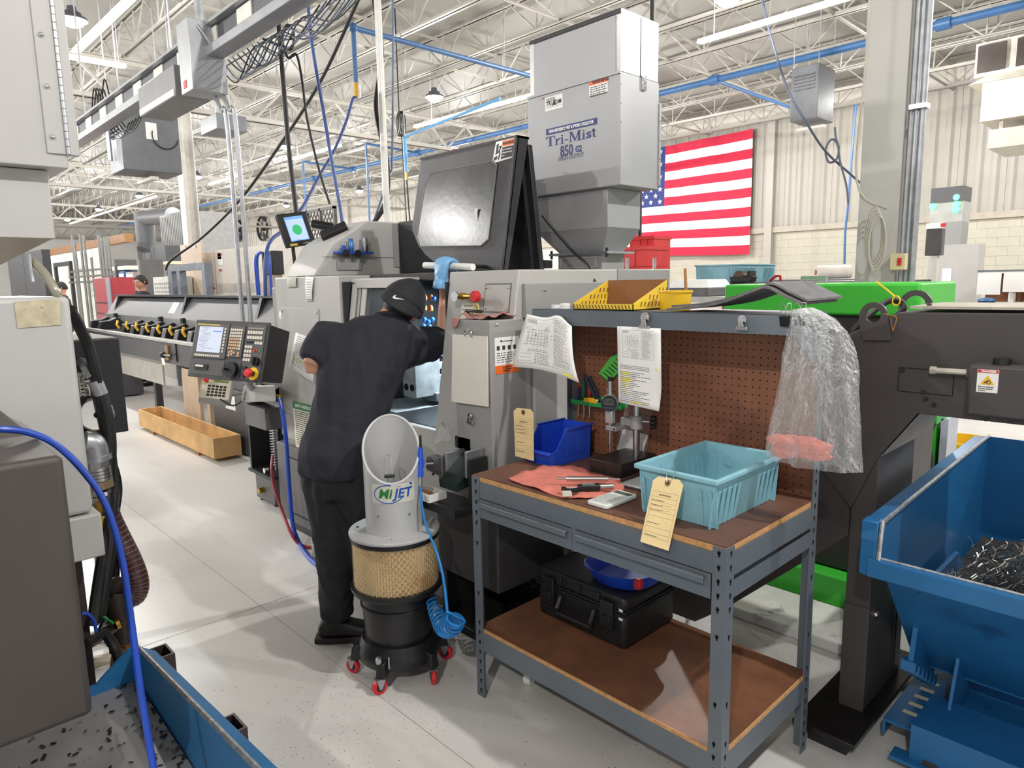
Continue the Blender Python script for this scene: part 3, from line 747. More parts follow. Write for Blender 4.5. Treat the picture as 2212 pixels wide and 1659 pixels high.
MB().box(-1.712,-1.69,ry-.035,ry-.012,rz,rz+.022).build('blue_cap', TBL, t, bevel=.002)
t = thing('yellow_cutter', 'yellow cutter standing in the green rack behind the indicator', 'cutter', (-1.665, ry-.028, rz))
MB().prism([(-1.672,rz+.002),(-1.655,rz+.002),(-1.652,rz+.04),(-1.66,rz+.07),(-1.672,rz+.075),(-1.682,rz+.066),(-1.676,rz+.03)], 'y', ry-.034, ry-.024).build('body', YEL, t, bevel=.003)
MB().box(-1.669,-1.661,ry-.031,ry-.027,rz-.05,rz+.003).build('blade', STEEL, t)
# ---- on the riser shelf
zr = 1.49
YBOX = mat('yellow printed cardboard', (228,196,60), .6, var=.06, scale=10); KRAFT = mat('brown kraft', (150,104,66), .8, var=.06)
t = thing('cardboard_bin', 'yellow printed cardboard parts bin on the bench riser', 'bin', (-1.57, 2.05, zr))
bx0, bx1, by0, by1, hb = -1.705, -1.43, 1.955, 2.165, .105
th = .003
MB().box(bx0, bx1, by0, by1, zr, zr+th).build('bin_floor', KRAFT, t, smooth=False)
MB().box(bx0, bx1, by0, by0+th, zr, zr+.022).build('front_wall', YBOX, t, smooth=False)
bw = MB().box(bx0, bx1, by1-th, by1, zr, zr+hb).build('back_wall', KRAFT, t, smooth=False)
ST = mat('brown print on yellow', (120,70,40), .7, var=0)
for x, s in ((bx0, 1), (bx1-th, -1)):
    w = MB().prism([(by0,zr),(by1,zr),(by1,zr+hb),(by0,zr+.022)], 'x', x, x+th).build('side_wall', YBOX, t, smooth=False)
    q = MB(); xx = x+(th+.0006 if s > 0 else th+.0006)
    for i in range(9):
        for k in range(4):
            yy = by0+.02+i*.022+.008*(k % 2); zz = zr+.012+k*.024
            if zz+.02 > zr+.022+(yy-by0)/(by1-by0)*(hb-.022): continue
            q.add([(xx,yy,zz),(xx,yy+.006,zz),(xx,yy+.012,zz+.016),(xx,yy+.006,zz+.016)], [(0,1,2,3)])
    if q.v: q.build('print_pattern', ST, w, smooth=False)
q = MB()
for i in range(18):
    xx = bx0+.008+i*.0148; q.add([(xx,by0-.0006,zr+.004),(xx+.005,by0-.0006,zr+.004),(xx-.002,by0-.0006,zr+.018),(xx-.007,by0-.0006,zr+.018)], [(0,1,2,3)])
q.build('print_pattern', ST, t, smooth=False)
lab = py(1390,655,2.02)
t = thing('yellow_cup', 'yellow plastic cup standing beside the cardboard bin on the bench riser', 'cup', (-1.345, 2.08, zr))
MB().lathe([(.052,0),(.056,.058),(.060,.060),(.060,.066),(.056,.066),(.053,.06),(.049,.004),(0.,.004)], (-1.345,2.085,zr), n=32).build('cup_wall', YEL, t)
# folded grey felt mats
FELT = mat('grey felt mat', (112,110,112), .9, var=.12, scale=30, bump=.3, bscale=200)
def felt(label, pts, x0, x1, th=.008):
    q = MB(); n = len(pts); pts3 = catmull([(0,)+tuple(p) for p in pts], 4)
    def skew(x, i): return x
    vs = []; m_ = len(pts3)
    return pts3
t = thing('felt_mat', 'folded dark grey felt mats heaped on the right of the bench riser', 'mat', (-1.05,2.07,zr))
for k, (dz_, dx, dy) in enumerate(((0,0,0),(.010,.012,.012))):
    prof = [(-1.30+dx,zr+.003+dz_),(-1.20+dx,zr+.010+dz_),(-1.10+dx,zr+.028+dz_),(-1.0+dx,zr+.062+dz_*.8),(-.955+dx,zr+.074+dz_),(-.90+dx,zr+.048+dz_),(-.85+dx,zr+.026+dz_)]
    C3 = catmull([(p[0],0,p[1]) for p in prof], 4)
    q = MB()
    for dz2 in (0,):
        vs = []
        for p in C3: vs += [(p.x, 1.962+dy, p.z), (p.x+.03, 2.15+dy*.5, p.z+.004), (p.x+.03, 2.15+dy*.5, p.z+.010), (p.x, 1.962+dy, p.z+.007)]
        fs = []
        for i in range(len(C3)-1):
            a = i*4; fs += [(a+j, a+(j+1)%4, a+4+(j+1)%4, a+4+j) for j in range(4)]
        fs += [(0,1,2,3), tuple(len(vs)-4+j for j in (3,2,1,0))]
        q.add(vs, fs)
    q.build('mat_layer', FELT, t)
# small white plastic fittings at the left of riser
t = thing('white_fitting', 'small white plastic fitting at the left end of the bench riser', 'fitting', (-1.80,2.03,zr))
MB().lathe([(.0,0),(.020,0),(.020,.016),(.017,.020),(.0,.020)], (-1.785,2.0,zr), n=18).build('cap', WHITE, t)
MB().lathe([(.010,0),(.016,0),(.016,.014),(.010,.014)], (-1.835,2.0,zr), n=18, closed=True).build('ring', WHITE, t)
# binder clips and hanging clear bag
def binder_clip(p, label):
    t = thing('binder_clip', label, 'clip', p, 'binder clips at the bench corner')
    MB().prism([(-.004,-.03),(.004,-.03),(.013,.0),(-.013,.0)], 'x', p[0]-.014, p[0]+.014).xf(Matrix.Translation((0,p[1],p[2]))).build('clip_body', BLKPL, t, bevel=.001)
    for s in (-1, 1):
        b = Vector((p[0], p[1]+s*.010, p[2])); 
        MB().tube([b+Vector((-.009,0,0)), b+Vector((-.007,s*.012,.028)), b+Vector((-.004,s*.015,.036)), b+Vector((.004,s*.015,.036)), b+Vector((.007,s*.012,.028)), b+Vector((.009,0,0))], .0011, n=6).build('wire_lever', STEEL, t)
    return t
cb1 = py(1722,672,1.93); cb2 = py(1745,672,1.93)
binder_clip((-.885,1.945,1.485), 'binder clip gripping the clear bag, nearer the grey felt mats')
binder_clip((-.845,1.95,1.487), 'binder clip gripping the clear bag at the outer corner of the riser')
t = thing('hanging_bag', 'crumpled clear plastic bag hanging from the right corner of the bench riser', 'bag', (-.82,1.93,1.05))
BAG2 = film(bpy.data.materials.new('crumpled clear film'), dens=.13, rough=.08, bump=.9, bs=38., hi=.8)
def bagP(side):
    top = [py(1712,668,1.94), py(1755,668,1.94)]
    keysL = [(1712,668),(1700,730),(1676,860),(1650,985)]; keysR = [(1755,664),(1800,690),(1842,740),(1856,850),(1862,1022)]
    cl = catmull([py(x, y, 1.93) for x, y in keysL], 8); cr = catmull([py(x, y, 1.95) for x, y in keysR], 8)
    def f(u, v):
        a = cl[min(int(v*(len(cl)-1)), len(cl)-1)]; b = cr[min(int(v*(len(cr)-1)), len(cr)-1)]
        ia = v*(len(cl)-1); i0 = min(int(ia), len(cl)-2); a = cl[i0].lerp(cl[i0+1], ia-i0)
        ib = v*(len(cr)-1); i1 = min(int(ib), len(cr)-2); b = cr[i1].lerp(cr[i1+1], ib-i1)
        p = a.lerp(b, u); bulge = math.sin(u*PI)*(.012+.045*min(1, v*1.3))
        fold = .012*math.sin(u*26+side)*(1-v*.6)
        return p+Vector((.3*bulge*side, -bulge*side+fold, 0))
    return f
crumple(bagP(1), 70, 90, .009, 11).build('front_film', BAG2, t, ang=22)
crumple(bagP(-.6), 70, 90, .009, 12).build('back_film', BAG2, t, ang=22)
bt = MB(); rn = random.Random(5)
bc = py(1725,968,1.945)
for k in range(16):
    a = rn.random()*6.28; d = Vector((math.cos(a), .35*math.sin(a), .35*math.sin(a*1.7)))
    bt.ball(bc+Vector((rn.uniform(-.06,.055), rn.uniform(-.015,.012), rn.uniform(-.018,.016)-.0)), 1, 10, 7, (.036+.02*rn.random(), .012, .014+.012*rn.random()))
bo = bt.build('bag_towel', RAGM, ang=180); md = bo.modifiers.new('r', 'REMESH'); md.mode = 'VOXEL'; md.voxel_size = .004; md.use_smooth_shade = True
eval_mesh(bo); tag(bo, 'crumpled pink shop towel inside the hanging clear bag', 'towel')
# ---- below: hard case and blue tray
CASE = mat('black hard case', (30,30,31), .42, var=.06, scale=20)
cx0, cx1, cy0, cy1, c0 = -1.80, -1.375, 1.845, 2.165, sz+.001
t = thing('hard_case', 'black hard-shell equipment case on the lower shelf of the workbench', 'case', ((cx0+cx1)/2, (cy0+cy1)/2, c0))
MB().box(cx0, cx1, cy0, cy1, c0, c0+.135).build('case_base', CASE, t, bevel=.018, seg=3)
MB().box(cx0-.002, cx1+.002, cy0-.002, cy1+.002, c0+.139, c0+.20).build('case_lid', CASE, t, bevel=.018, seg=3)
MB().box(cx0-.006, cx1+.006, cy0-.006, cy1+.006, c0+.128, c0+.136).build('seam_lip', CASE, t, bevel=.002)
MB().box(cx0-.006, cx1+.006, cy0-.006, cy1+.006, c0+.140, c0+.148).build('seam_lip', CASE, t, bevel=.002)
for x in (cx0+.07, cx1-.07):
    MB().box(x-.028, x+.028, cy0-.020, cy0-.001, c0+.07, c0+.175).box(x-.02, x+.02, cy0-.026, cy0-.019, c0+.085, c0+.12).build('latch', CASE, t, bevel=.003)
MB().tube([(cx0+.13,cy0-.008,c0+.115),(cx0+.13,cy0-.03,c0+.075),(cx0+.13,cy0-.03,c0+.055),(cx1-.13,cy0-.03,c0+.055),(cx1-.13,cy0-.03,c0+.075),(cx1-.13,cy0-.008,c0+.115)], .009, n=8).build('handle', CASE, t)
for x in (cx0+.12, (cx0+cx1)/2, cx1-.12): MB().box(x-.012, x+.012, cy0-.010, cy0, c0+.155, c0+.19).build('hinge_rib', CASE, t, bevel=.002)
for z in (.10,.12): MB().box(cx1-.01, cx1+.0006, cy0+.02, cy0+.05, 0, 0.001)
for dz_ in (.118,.151): MB().box(cx1-.02, cx1-.004, cy0-.0078, cy0-.006, c0+dz_, c0+dz_+.009).build('small_label', PAPER, t, smooth=False)
tz = c0+.201
t = thing('blue_tray', 'royal blue plastic dish tray on top of the black hard case', 'tray', (-1.47,2.0,tz))
def traysec(u):
    return u
q = MB()
O_ = [(-1.60,1.90),(-1.55,1.855),(-1.44,1.85),(-1.36,1.90),(-1.335,1.98),(-1.345,2.10),(-1.39,2.155),(-1.52,2.16),(-1.60,2.12),(-1.615,2.0)]
OO = catmull([(a,b,0) for a,b in O_]+[O_[0]+(0,)], 4)[:-1]
cxx, cyy = -1.475, 2.0
def ring(f, z): return [(cxx+(p.x-cxx)*f, cyy+(p.y-cyy)*f, z) for p in OO]
R1 = [ring(.72, tz), ring(.8, tz+.004), ring(1, tz+.06), ring(1.03, tz+.062), ring(.98, tz+.056), ring(.76, tz+.008), ring(.5, tz+.008)]
n = len(OO); vs = [v for r_ in R1 for v in r_]; fs = [list(range(n))[::-1], [(len(R1)-1)*n+k for k in range(n)]]
for r_ in range(len(R1)-1): fs += [(r_*n+k, r_*n+(k+1)%n, (r_+1)*n+(k+1)%n, (r_+1)*n+k) for k in range(n)]
q.add(vs, fs).build('tray_shell', BBIN, t, ang=50)
MB().box(-1.372,-1.345,1.888,1.915,tz+.025,tz+.062).build('red_latch', RED, t, bevel=.004)
# ================================================================== SWISS LATHE
def kstuff(o): o['kind'] = 'stuff'; return o
SPECK = mat('black speckled paint', (40,39,42), .45, var=.5, scale=320, bump=.25, bscale=300)
lathe = thing('swiss_lathe', 'grey automatic lathe with its black hood raised, beside the bent worker', 'lathe', (-3.1, 2.45, 0))
def lp(mb, name, m, parent=None, **k): return mb.build(name, m, parent or lathe, **k)
# base
lp(MB().box(-4.2, -2.36, 1.90, 3.05, .09, .60), 'base', DGREY, bevel=.006)
lp(MB().box(-4.17, -2.40, 1.96, 3.0, .0, .09), 'plinth', BLACK)
lp(MB().box(-4.19, -3.42, 1.888, 1.90, .10, .60), 'base_panel', DGREY, bevel=.004)
bp = py(620,1000,1.887)
lp(MB().frame([(-4.06,1.887,.16),(-3.78,1.887,.16),(-3.78,1.887,.53),(-4.06,1.887,.53)], [(-4.055,1.887,.165),(-3.785,1.887,.165),(-3.785,1.887,.525),(-4.055,1.887,.525)], (0,-.002,0)), 'panel_gap', HOLE, smooth=False)
lp(MB().box(-3.62, -3.52, 1.80, 1.92, .0, .09), 'levelling_foot', MGREY, bevel=.004)
# left front: light panel and end strip
lp(MB().box(-4.12, -3.35, 1.92, 2.95, .60, 1.645), 'headstock_cabinet', LGREY, bevel=.006)
lp(MB().box(-4.19, -4.122, 1.93, 2.95, .64, 1.585), 'end_cover', MGREY, bevel=.004)
ap = lp(MB().box(-4.05, -3.58, 1.914, 1.92, .80, 1.462), 'access_panel', LGREY, bevel=.002)
for x in (-4.035,-3.60):
    for z in (.82,1.44): lp(MB().ball((x,1.913,z), .008, 10, 6), 'panel_screw', CHROME, ap)
lp(MB().box(-4.10,-3.36,1.915,1.92,.60,.635), 'sill', MGREY)
# upper housing with sloped front
prof = [(1.962,1.648),(2.093,1.837),(2.347,1.979),(2.95,1.979),(2.95,1.648)]
hc = lp(MB().prism(prof, 'x', -4.06, -3.70), 'headstock_cover', LGREY, bevel=.008)
lp(MB().box(-3.699,-3.694,2.52,2.63,1.70,1.97), 'cover_band', MGREY, hc)
lp(MB().box(-3.698,-3.6965,2.02,2.55,1.758,1.760), 'cover_seam', DGREY, hc, smooth=False)
# back body and fixed black cover behind the hood
lp(MB().box(-3.349, -2.0, 2.62, 3.05, .60, 1.645), 'back_body', MGREY, bevel=.006)
lp(MB().prism([(-3.69,1.66),(-2.42,1.66),(-2.42,1.70),(-2.75,1.72),(-3.05,1.80),(-3.22,1.95),(-3.27,1.98),(-3.69,1.98)], 'y', 2.56, 2.62), 'rear_shield', BLACK, bevel=.004)
lp(MB().box(-3.69, -2.44, 2.12, 2.62, 1.610, 1.648), 'top_shield', BLACK)
# right column with sloped front
RC = [(1.85,.60),(1.85,.90),(1.97,1.645),(2.62,1.645),(2.62,.60)]
lp(MB().prism(RC, 'x', -2.45, -2.006), 'tailstock_column', LGREY, bevel=.006)
def yf(z): return 1.85+.12*max(0,(z-.90))/.745
# front apron below the opening
lp(MB().box(-3.349, -2.451, 1.86, 1.90, .60, .93), 'front_apron', LGREY, bevel=.004)
# opening: interior
INT = mat('dark machine interior', (38,40,44), .35, var=.2, scale=9)
lp(MB().box(-3.345,-3.335,1.94,2.6,.93,1.61).box(-2.465,-2.452,1.95,2.6,.93,1.60).box(-3.345,-2.452,2.585,2.6,.93,1.61).box(-3.345,-2.452,1.91,2.6,.90,.93), 'chamber_lining', INT, smooth=False)
# sloped sliding window frame at the left of the opening
def slope_pt(x, z): return Vector((x, yf(z)+.03, z))
def frame_bar(x0, z0_, x1, z1_, w, dz=0, m=LGREY, nm='window_frame', dy=0):
    a = slope_pt(x0, z0_)+Vector((0,dy,0)); b = slope_pt(x1, z1_)+Vector((0,dy,0)); n = Vector((0,.03,0))
    ww = Vector((w,0,0)) if abs(z1_-z0_) > .1 else Vector((0,0,w))
    return MB().hexa([a, a+ww, a+ww+n, a+n], [b, b+ww, b+ww+n, b+n])
lp(frame_bar(-3.33,.94,-3.33,1.60,.05), 'window_frame', LGREY, bevel=.004)
lp(frame_bar(-3.275,.94,-3.275,1.59,.022, dy=.01), 'window_track', MGREY, bevel=.003)
lp(frame_bar(-3.245,.95,-3.245,1.585,.045, dy=.012), 'window_frame', LGREY, bevel=.004)
lp(frame_bar(-3.30,1.575,-2.80,1.575,.05), 'window_frame', LGREY, bevel=.004)
lp(MB().box(-3.33,-2.86,1.99,2.10,1.606,1.628), 'window_track', LGREY)
GLASSD = mat('dark window glass', (20,22,26), .08, var=0, alpha=.55)
lp(MB().hexa([slope_pt(-3.2,.95)+Vector((0,.02,0)),slope_pt(-2.98,.95)+Vector((0,.02,0)),slope_pt(-2.98,.95)+Vector((0,.024,0)),slope_pt(-3.2,.95)+Vector((0,.024,0))],
             [slope_pt(-3.2,1.575)+Vector((0,.02,0)),slope_pt(-2.98,1.575)+Vector((0,.02,0)),slope_pt(-2.98,1.575)+Vector((0,.024,0)),slope_pt(-3.2,1.575)+Vector((0,.024,0))]), 'window_glass', GLASSD, smooth=False)
# machine innards
INS = mat('machined steel', (176,184,188), .35, .2, var=.15, scale=18)
b_ = py(893,806,2.16)
tb = lp(MB().box(b_.x-.06, b_.x+.055, 2.13, 2.30, b_.z-.13, b_.z+.12), 'tool_block', INS, bevel=.005)
for dx in (-.028,.026):
    for dz_ in (.065,-.075): lp(MB().cyl((b_.x+dx,2.128,b_.z+dz_), (b_.x+dx,2.145,b_.z+dz_), .019, n=18), 'tool_bore', HOLE, tb)
c_ = py(880,870,2.2)
lp(MB().box(c_.x-.16, c_.x+.20, 1.99, 2.45, .931, c_.z-.0), 'tool_slide', INS, bevel=.006)
lp(MB().box(c_.x-.02, c_.x+.20, 2.25, 2.5, c_.z+.02, c_.z+.07), 'slide_cover', mat('oily casting', (120,128,132), .3, .2, var=.2), bevel=.005)
d_ = py(918,760,2.3)
for k in range(4):
    lp(MB().box(d_.x-.02, d_.x+.12, 2.28, 2.44, d_.z-.16+k*.07, d_.z-.12+k*.07), 'tool_plate', INS, bevel=.004)
lp(MB().box(d_.x+.0, d_.x+.06, 2.26, 2.30, d_.z-.02, d_.z+.14), 'turret_plate', INS, bevel=.004)
# loc-line nozzles orange and blue
NOR = mat('orange nozzle', (232,120,40), .35); NBL = mat('blue nozzle', (40,110,200), .3)
for k, (xx, yy) in enumerate(((918,650),(931,650),(918,672),(931,673))):
    p = py(xx, yy, 2.28); lp(MB().lathe([(.004,0),(.012,.005),(.013,.02),(.007,.035)], p, n=12), 'nozzle_tip', NOR)
for k, (xx, yy) in enumerate(((917,690),(925,695),(934,690),(915,704),(928,706),(937,645))):
    p = py(xx, yy, 2.29); lp(MB().ball(p, .014, 12, 8), 'nozzle_bead', NBL)
# coolant splashes seen through the window glass and the chamber lamp
p = py(790,660,2.45)
for k, (xx, yy) in enumerate(((775,655),(790,660),(805,655),(815,662),(783,668),(800,668))):
    q_ = py(xx, yy, 2.42); lp(MB().ball(q_, .022+.008*(k % 3), 10, 7, (1,.6,1.2)), 'spindle_collar', CHROME)
lamp_in = lp(MB().cyl((-3.0,2.50,1.585), (-2.6,2.50,1.585), .012, n=10), 'work_lamp', mat('cool work lamp', (200,235,255), .3, emit=6, var=0))
l = bpy.data.lights.new('lathe_work_lamp', 'AREA'); l.shape = 'RECTANGLE'; l.size = .4; l.size_y = .02; l.energy = 16; l.color = (.8,.93,1)
lo = bpy.data.objects.new('lathe_work_lamp', l); lo.location = (-2.8,2.49,1.57); C.objects.link(lo)
# ---- hood raised
zt, zb = 2.262, 1.655
xr, xl = -2.35, -3.10
def hf(z): return 2.20+(2.313-2.20)*(z-zb)/(zt-zb)    # front face Y at height z
outl = [(xr,zb-.01),(xr,zt),(xl,zt),(xl-.01,1.93),(xl-.005,1.88),(xl+.06,1.80),(xl+.14,1.74),(xl+.24,1.69),(xl+.36,1.658)]
F = [Vector((x, hf(z), z)) for x, z in outl]
win = [(-2.47,1.80),(-2.47,2.14),(-2.51,2.165),(-2.98,2.165),(-3.02,2.13),(-3.045,1.84),(-3.01,1.79),(-2.52,1.77)]
hood = lp(MB().slab(F, (0,.018,0)), 'hood', SPECK, bevel=.006)
WG = mat('wet polycarbonate window', (58,59,57), .22, var=.3, scale=5, spec=.35, bump=.03, bscale=26)
lp(MB().slab([Vector((x, hf(z)-.002, z)) for x, z in win], (0,.003,0)), 'hood_window', WG, hood, bevel=.001)
lp(MB().frame([Vector((x*1.0+(-.006 if x < -2.7 else .006), hf(z)-.003, z+(-.006 if z < 1.95 else .006))) for x, z in win], [Vector((x, hf(z)-.003, z)) for x, z in win], (0,.003,0)), 'window_seal', BLKPL, hood)
lp(MB().box(-2.58,-2.565,2.22,2.224,1.86,1.95).xf(Matrix.Translation((0,.02,0))), 'inner_grip', WHITE, hood)
# right side rim and rear panel of the hood
lp(MB().add([], []).hexa([(xr-.012,2.20,zb-.01),(xr,2.20,zb-.01),(xr,2.235,zb-.01),(xr-.012,2.235,zb-.01)], [(xr-.012,2.305,zt),(xr,2.305,zt),(xr,2.386,zt+.003),(xr-.012,2.386,zt+.003)]), 'hood_side_rim', SPECK, hood)
lp(MB().box(xl, xr, 2.31, 2.39, zt-.008, zt+.003), 'hood_top_rim', SPECK, hood)
lp(MB().hexa([(xl,2.455,zb-.01),(xr,2.455,zb-.01),(xr,2.485,zb-.01),(xl,2.485,zb-.01)], [(xl,2.382,zt-.03),(xr,2.382,zt-.03),(xr,2.41,zt-.03),(xl,2.41,zt-.03)]), 'hood_rear_panel', BLACK, hood, bevel=.003)
lp(MB().hexa([(xr-.05,2.43,zb),(xr-.035,2.43,zb),(xr-.035,2.455,zb),(xr-.05,2.455,zb)], [(xr-.05,2.36,zt-.06),(xr-.035,2.36,zt-.06),(xr-.035,2.385,zt-.06),(xr-.05,2.385,zt-.06)]), 'hood_rear_rib', BLACK, hood)
# handle
ha = py(918,573,2.06); hb_ = py(1022,577,2.06)
hd = lp(MB().tube([ha, hb_], .016, n=14), 'hood_handle', WHITE, hood)
for f_ in (.2,.8):
    c_ = ha.lerp(hb_, f_); lp(MB().cyl(c_, (c_.x, hf(1.68)+.002, c_.z), .009, n=10), 'handle_post', BLKPL, hood)
# warning sticker on the hood
def plate(name, label_parts, TL, TR, BL, n, parent): pass
WARN = mat('warning orange', (236,110,40), .5, var=0)
sx0, sx1, szt, szb = -2.505, -2.362, 2.255, 2.155
st = lp(MB().slab([Vector((x, hf(z)-.001, z)) for x, z in ((sx0,szb),(sx1,szb+.01),(sx1,szt),(sx0+.012,szt))], (0,-.001,0)), 'warning_sticker', WHITE, hood, smooth=False)
def onh(x, z, d=.0026): return Vector((x, hf(z)-d, z))
lp(MB().add([onh(-2.445,2.226),onh(-2.366,2.226),onh(-2.366,2.252),onh(-2.445,2.252)], [(0,1,2,3)]), 'orange_band', WARN, st, smooth=False)
lp(MB().add([onh(-2.445,2.168),onh(-2.368,2.170),onh(-2.367,2.222),onh(-2.445,2.222)], [(0,1,2,3)]), 'black_field', BLKPL, st, smooth=False)
Rh = basis(onh(-2.404,2.238,.0032), (1,0,0), (0,.18,.98))
text_mb('WARNING', .017, bold=.0005).xf(Rh).build('lettering', INK, st, smooth=False)
for k, s_ in enumerate(('Do not operate', 'without shutting', 'door.')):
    text_mb(s_, .0105, align='LEFT').xf(basis(onh(-2.442,2.210-.014*k,.0032), (1,0,0), (0,.18,.98))).build('lettering', WHITE, st, smooth=False)
lp(MB().add([onh(-2.495,2.165,.003),onh(-2.472,2.172,.003),onh(-2.472,2.188,.003),onh(-2.495,2.182,.003)], [(0,1,2,3)]).add([onh(-2.485,2.20,.003),onh(-2.470,2.205,.003),onh(-2.470,2.245,.003),onh(-2.485,2.24,.003)], [(0,1,2,3)])
   .tube([onh(-2.462,2.168,.003),onh(-2.456,2.19,.003),onh(-2.461,2.215,.003)], .0035, n=6).tube([onh(-2.485,2.195,.003),onh(-2.461,2.208,.003),onh(-2.450,2.23,.003)], .0025, n=6).ball(onh(-2.456,2.225,.003), .006, 8, 6), 'pictogram', INK, st)
# beacon on the hood top
bq = py(985,316,2.36)
lp(MB().cyl((bq.x,2.35,zt), (bq.x,2.35,zt+.014), .018, n=16), 'beacon_base', RED, hood)
lp(MB().cyl((bq.x,2.35,zt+.014), (bq.x,2.35,zt+.030), .016, n=16), 'beacon_cap', WHITE, hood)
# ---- right column fittings
def onc(x, z, d=.0): return Vector((x, yf(z)-d, z))
hx0, hx1, hz0, hz1 = -2.195, -2.045, 1.475, 1.585
ht = lp(MB().slab([onc(hx0,hz0,.002),onc(hx1,hz0,.002),onc(hx1,hz1,.002),onc(hx0,hz1,.002)], (0,.004,0)), 'hatch', LGREY, smooth=False)
lp(MB().frame([onc(hx0-.006,hz0-.006,.001),onc(hx1+.006,hz0-.006,.001),onc(hx1+.006,hz1+.006,.001),onc(hx0-.006,hz1+.006,.001)], [onc(hx0,hz0,.001),onc(hx1,hz0,.001),onc(hx1,hz1,.001),onc(hx0,hz1,.001)], (0,.004,0)), 'hatch_gap', DGREY, smooth=False)
for x in (hx0+.008, hx1-.008):
    for z in (hz0+.012, hz1-.012): lp(MB().ball(onc(x, z, .004), .006, 10, 6), 'hatch_screw', CHROME, ht)
# side box and side panel on the right end
lp(MB().box(-2.0059,-1.985,1.985,2.58,1.448,1.588), 'end_panel', MGREY, bevel=.003)
for y in (2.10,2.55): lp(MB().ball((-1.984,y,1.56), .007, 10, 6), 'panel_screw', CHROME)
lp(MB().box(-2.225,-2.0,1.80,2.03,.66,1.447), 'side_cabinet', MGREY, bevel=.004)
lp(MB().box(-2.225,-1.99,2.035,2.22,.50,1.30), 'rear_cabinet', LGREY, bevel=.004)
lp(MB().ball((-1.999,1.835,1.43), .007, 10, 6), 'panel_screw', CHROME)
# coolant tank and basket below
TANK = mat('dark tank paint', (62,60,61), .5, var=.06)
tank = thing('coolant_tank', 'dark grey coolant tank on castors under the right end of the lathe', 'tank', (-2.15,2.0,0))
MB().box(-2.36,-1.96,1.78,2.30,.33,.66).build('tank_body', TANK, tank, bevel=.006)
MB().box(-2.352,-1.72,1.74,2.34,.10,.14).build('drip_pan', BLACK, tank, bevel=.004)
MB().box(-2.34,-2.30,1.78,2.3,.14,.33).build('tank_support', BLACK, tank); MB().box(-1.98,-1.965,2.2,2.3,.14,.33).build('tank_support', BLACK, tank)
MB().lathe([(.085,.0),(.10,.035),(.105,.04),(.105,.044),(.097,.04),(.082,.004),(0,.004)], (-2.13,1.93,.66), n=28).build('strainer', STEEL, tank)
MB().tube([(-2.21,1.90,.70),(-2.21,1.90,.76),(-2.05,1.96,.76),(-2.05,1.96,.70)], .004, n=6).build('strainer_handle', STEEL, tank)
cp = Vector((-1.80,1.79,.0))
MB().cyl((cp.x-.012,cp.y-.004,.035), (cp.x+.014,cp.y+.006,.035), .035, n=20).build('castor_wheel', WHITE, tank)
MB().prism([(-.03,.03),(.03,.03),(.03,.085),(-.03,.085)], 'y', -.003, .003).xf(Matrix.Translation((cp.x,cp.y-.016,.012))).box(cp.x-.035,cp.x+.035,cp.y-.035,cp.y+.035,.09,.1).build('castor_fork', STEEL, tank)
# stray dark chips under the bench on a black mat
chips = MB(); rn = random.Random(9)
for k in range(500):
    x = -2.28+rn.random()*.5; y = 1.80+rn.random()*.5; z = .143; a = rn.random()*6.28; s_ = .003+.008*rn.random()
    d = Vector((math.cos(a), math.sin(a), .3*rn.random()))*s_; n_ = Vector((-math.sin(a), math.cos(a), .2))*s_*.25
    p = Vector((x, y, z)); chips.add([p-d-n_, p+d-n_, p+d+n_, p-d+n_], [(0,1,2,3)])
o = chips.build('metal_chips', STEEL, smooth=False); tag(o, 'loose metal chips lying in the black drip pan behind the bench leg', 'metal chips', kind='stuff')
# parts chute with motor and tray
t = thing('parts_conveyor', 'small parts conveyor with a grey motor and tray in front of the lathe column', 'conveyor', (-2.17,1.72,.70))
MB().box(-2.36,-2.02,1.61,1.78,.680,.700).box(-2.36,-2.02,1.61,1.625,.700,.715).build('tray_shelf', BLACK, t)
MB().frame([(-2.34,1.60,.715),(-2.17,1.60,.715),(-2.17,1.69,.715),(-2.34,1.69,.715)], [(-2.33,1.61,.715),(-2.18,1.61,.715),(-2.18,1.68,.715),(-2.33,1.68,.715)], (0,0,.03)).box(-2.335,-2.175,1.605,1.685,.715,.718).build('drip_tray', WHITE, t)
MB().box(-2.332,-2.178,1.608,1.682,.7185,.724).build('rusty_coolant', mat('rusty coolant', (150,100,50), .2), t)
a = py(915,975,1.70); b = py(960,965,1.74)
MB().hexa([Vector((-2.33,1.70,.80)),Vector((-2.22,1.70,.79)),Vector((-2.22,1.77,.79)),Vector((-2.33,1.77,.80))], [Vector((-2.33,1.70,.865)),Vector((-2.22,1.70,.86)),Vector((-2.22,1.77,.86)),Vector((-2.33,1.77,.865))]).build('motor', mat('grey motor', (96,92,92), .4, .3), t, bevel=.014)
MB().box(-2.222,-2.195,1.69,1.78,.77,.885).build('gearbox', mat('grey motor', (96,92,92)), t, bevel=.004)
for z in (.80,.86): MB().cyl((-2.26,1.69,z), (-2.26,1.697,z), .006, n=10).build('motor_bolt', CHROME, t)
MB().box(-2.19,-2.175,1.70,1.80,.80,.905).build('side_plate', GALV, t, bevel=.002)
MB().hexa([(-2.175,1.66,.77),(-2.06,1.66,.77),(-2.06,1.80,.80),(-2.175,1.80,.80)], [(-2.175,1.66,.80),(-2.06,1.66,.80),(-2.06,1.80,.90),(-2.175,1.80,.90)]).build('belt', mat('dark green belt', (14,30,27), .5), t)
MB().box(-2.06,-2.048,1.70,1.80,.82,.93).build('side_plate', GALV, t, bevel=.002)
MB().box(-2.04,-2.025,1.70,1.79,.74,.90).build('guard', BLACK, t)
MB().box(-2.24,-2.14,1.80,1.86,.90,.95).build('chute_mouth', BLACK, t)
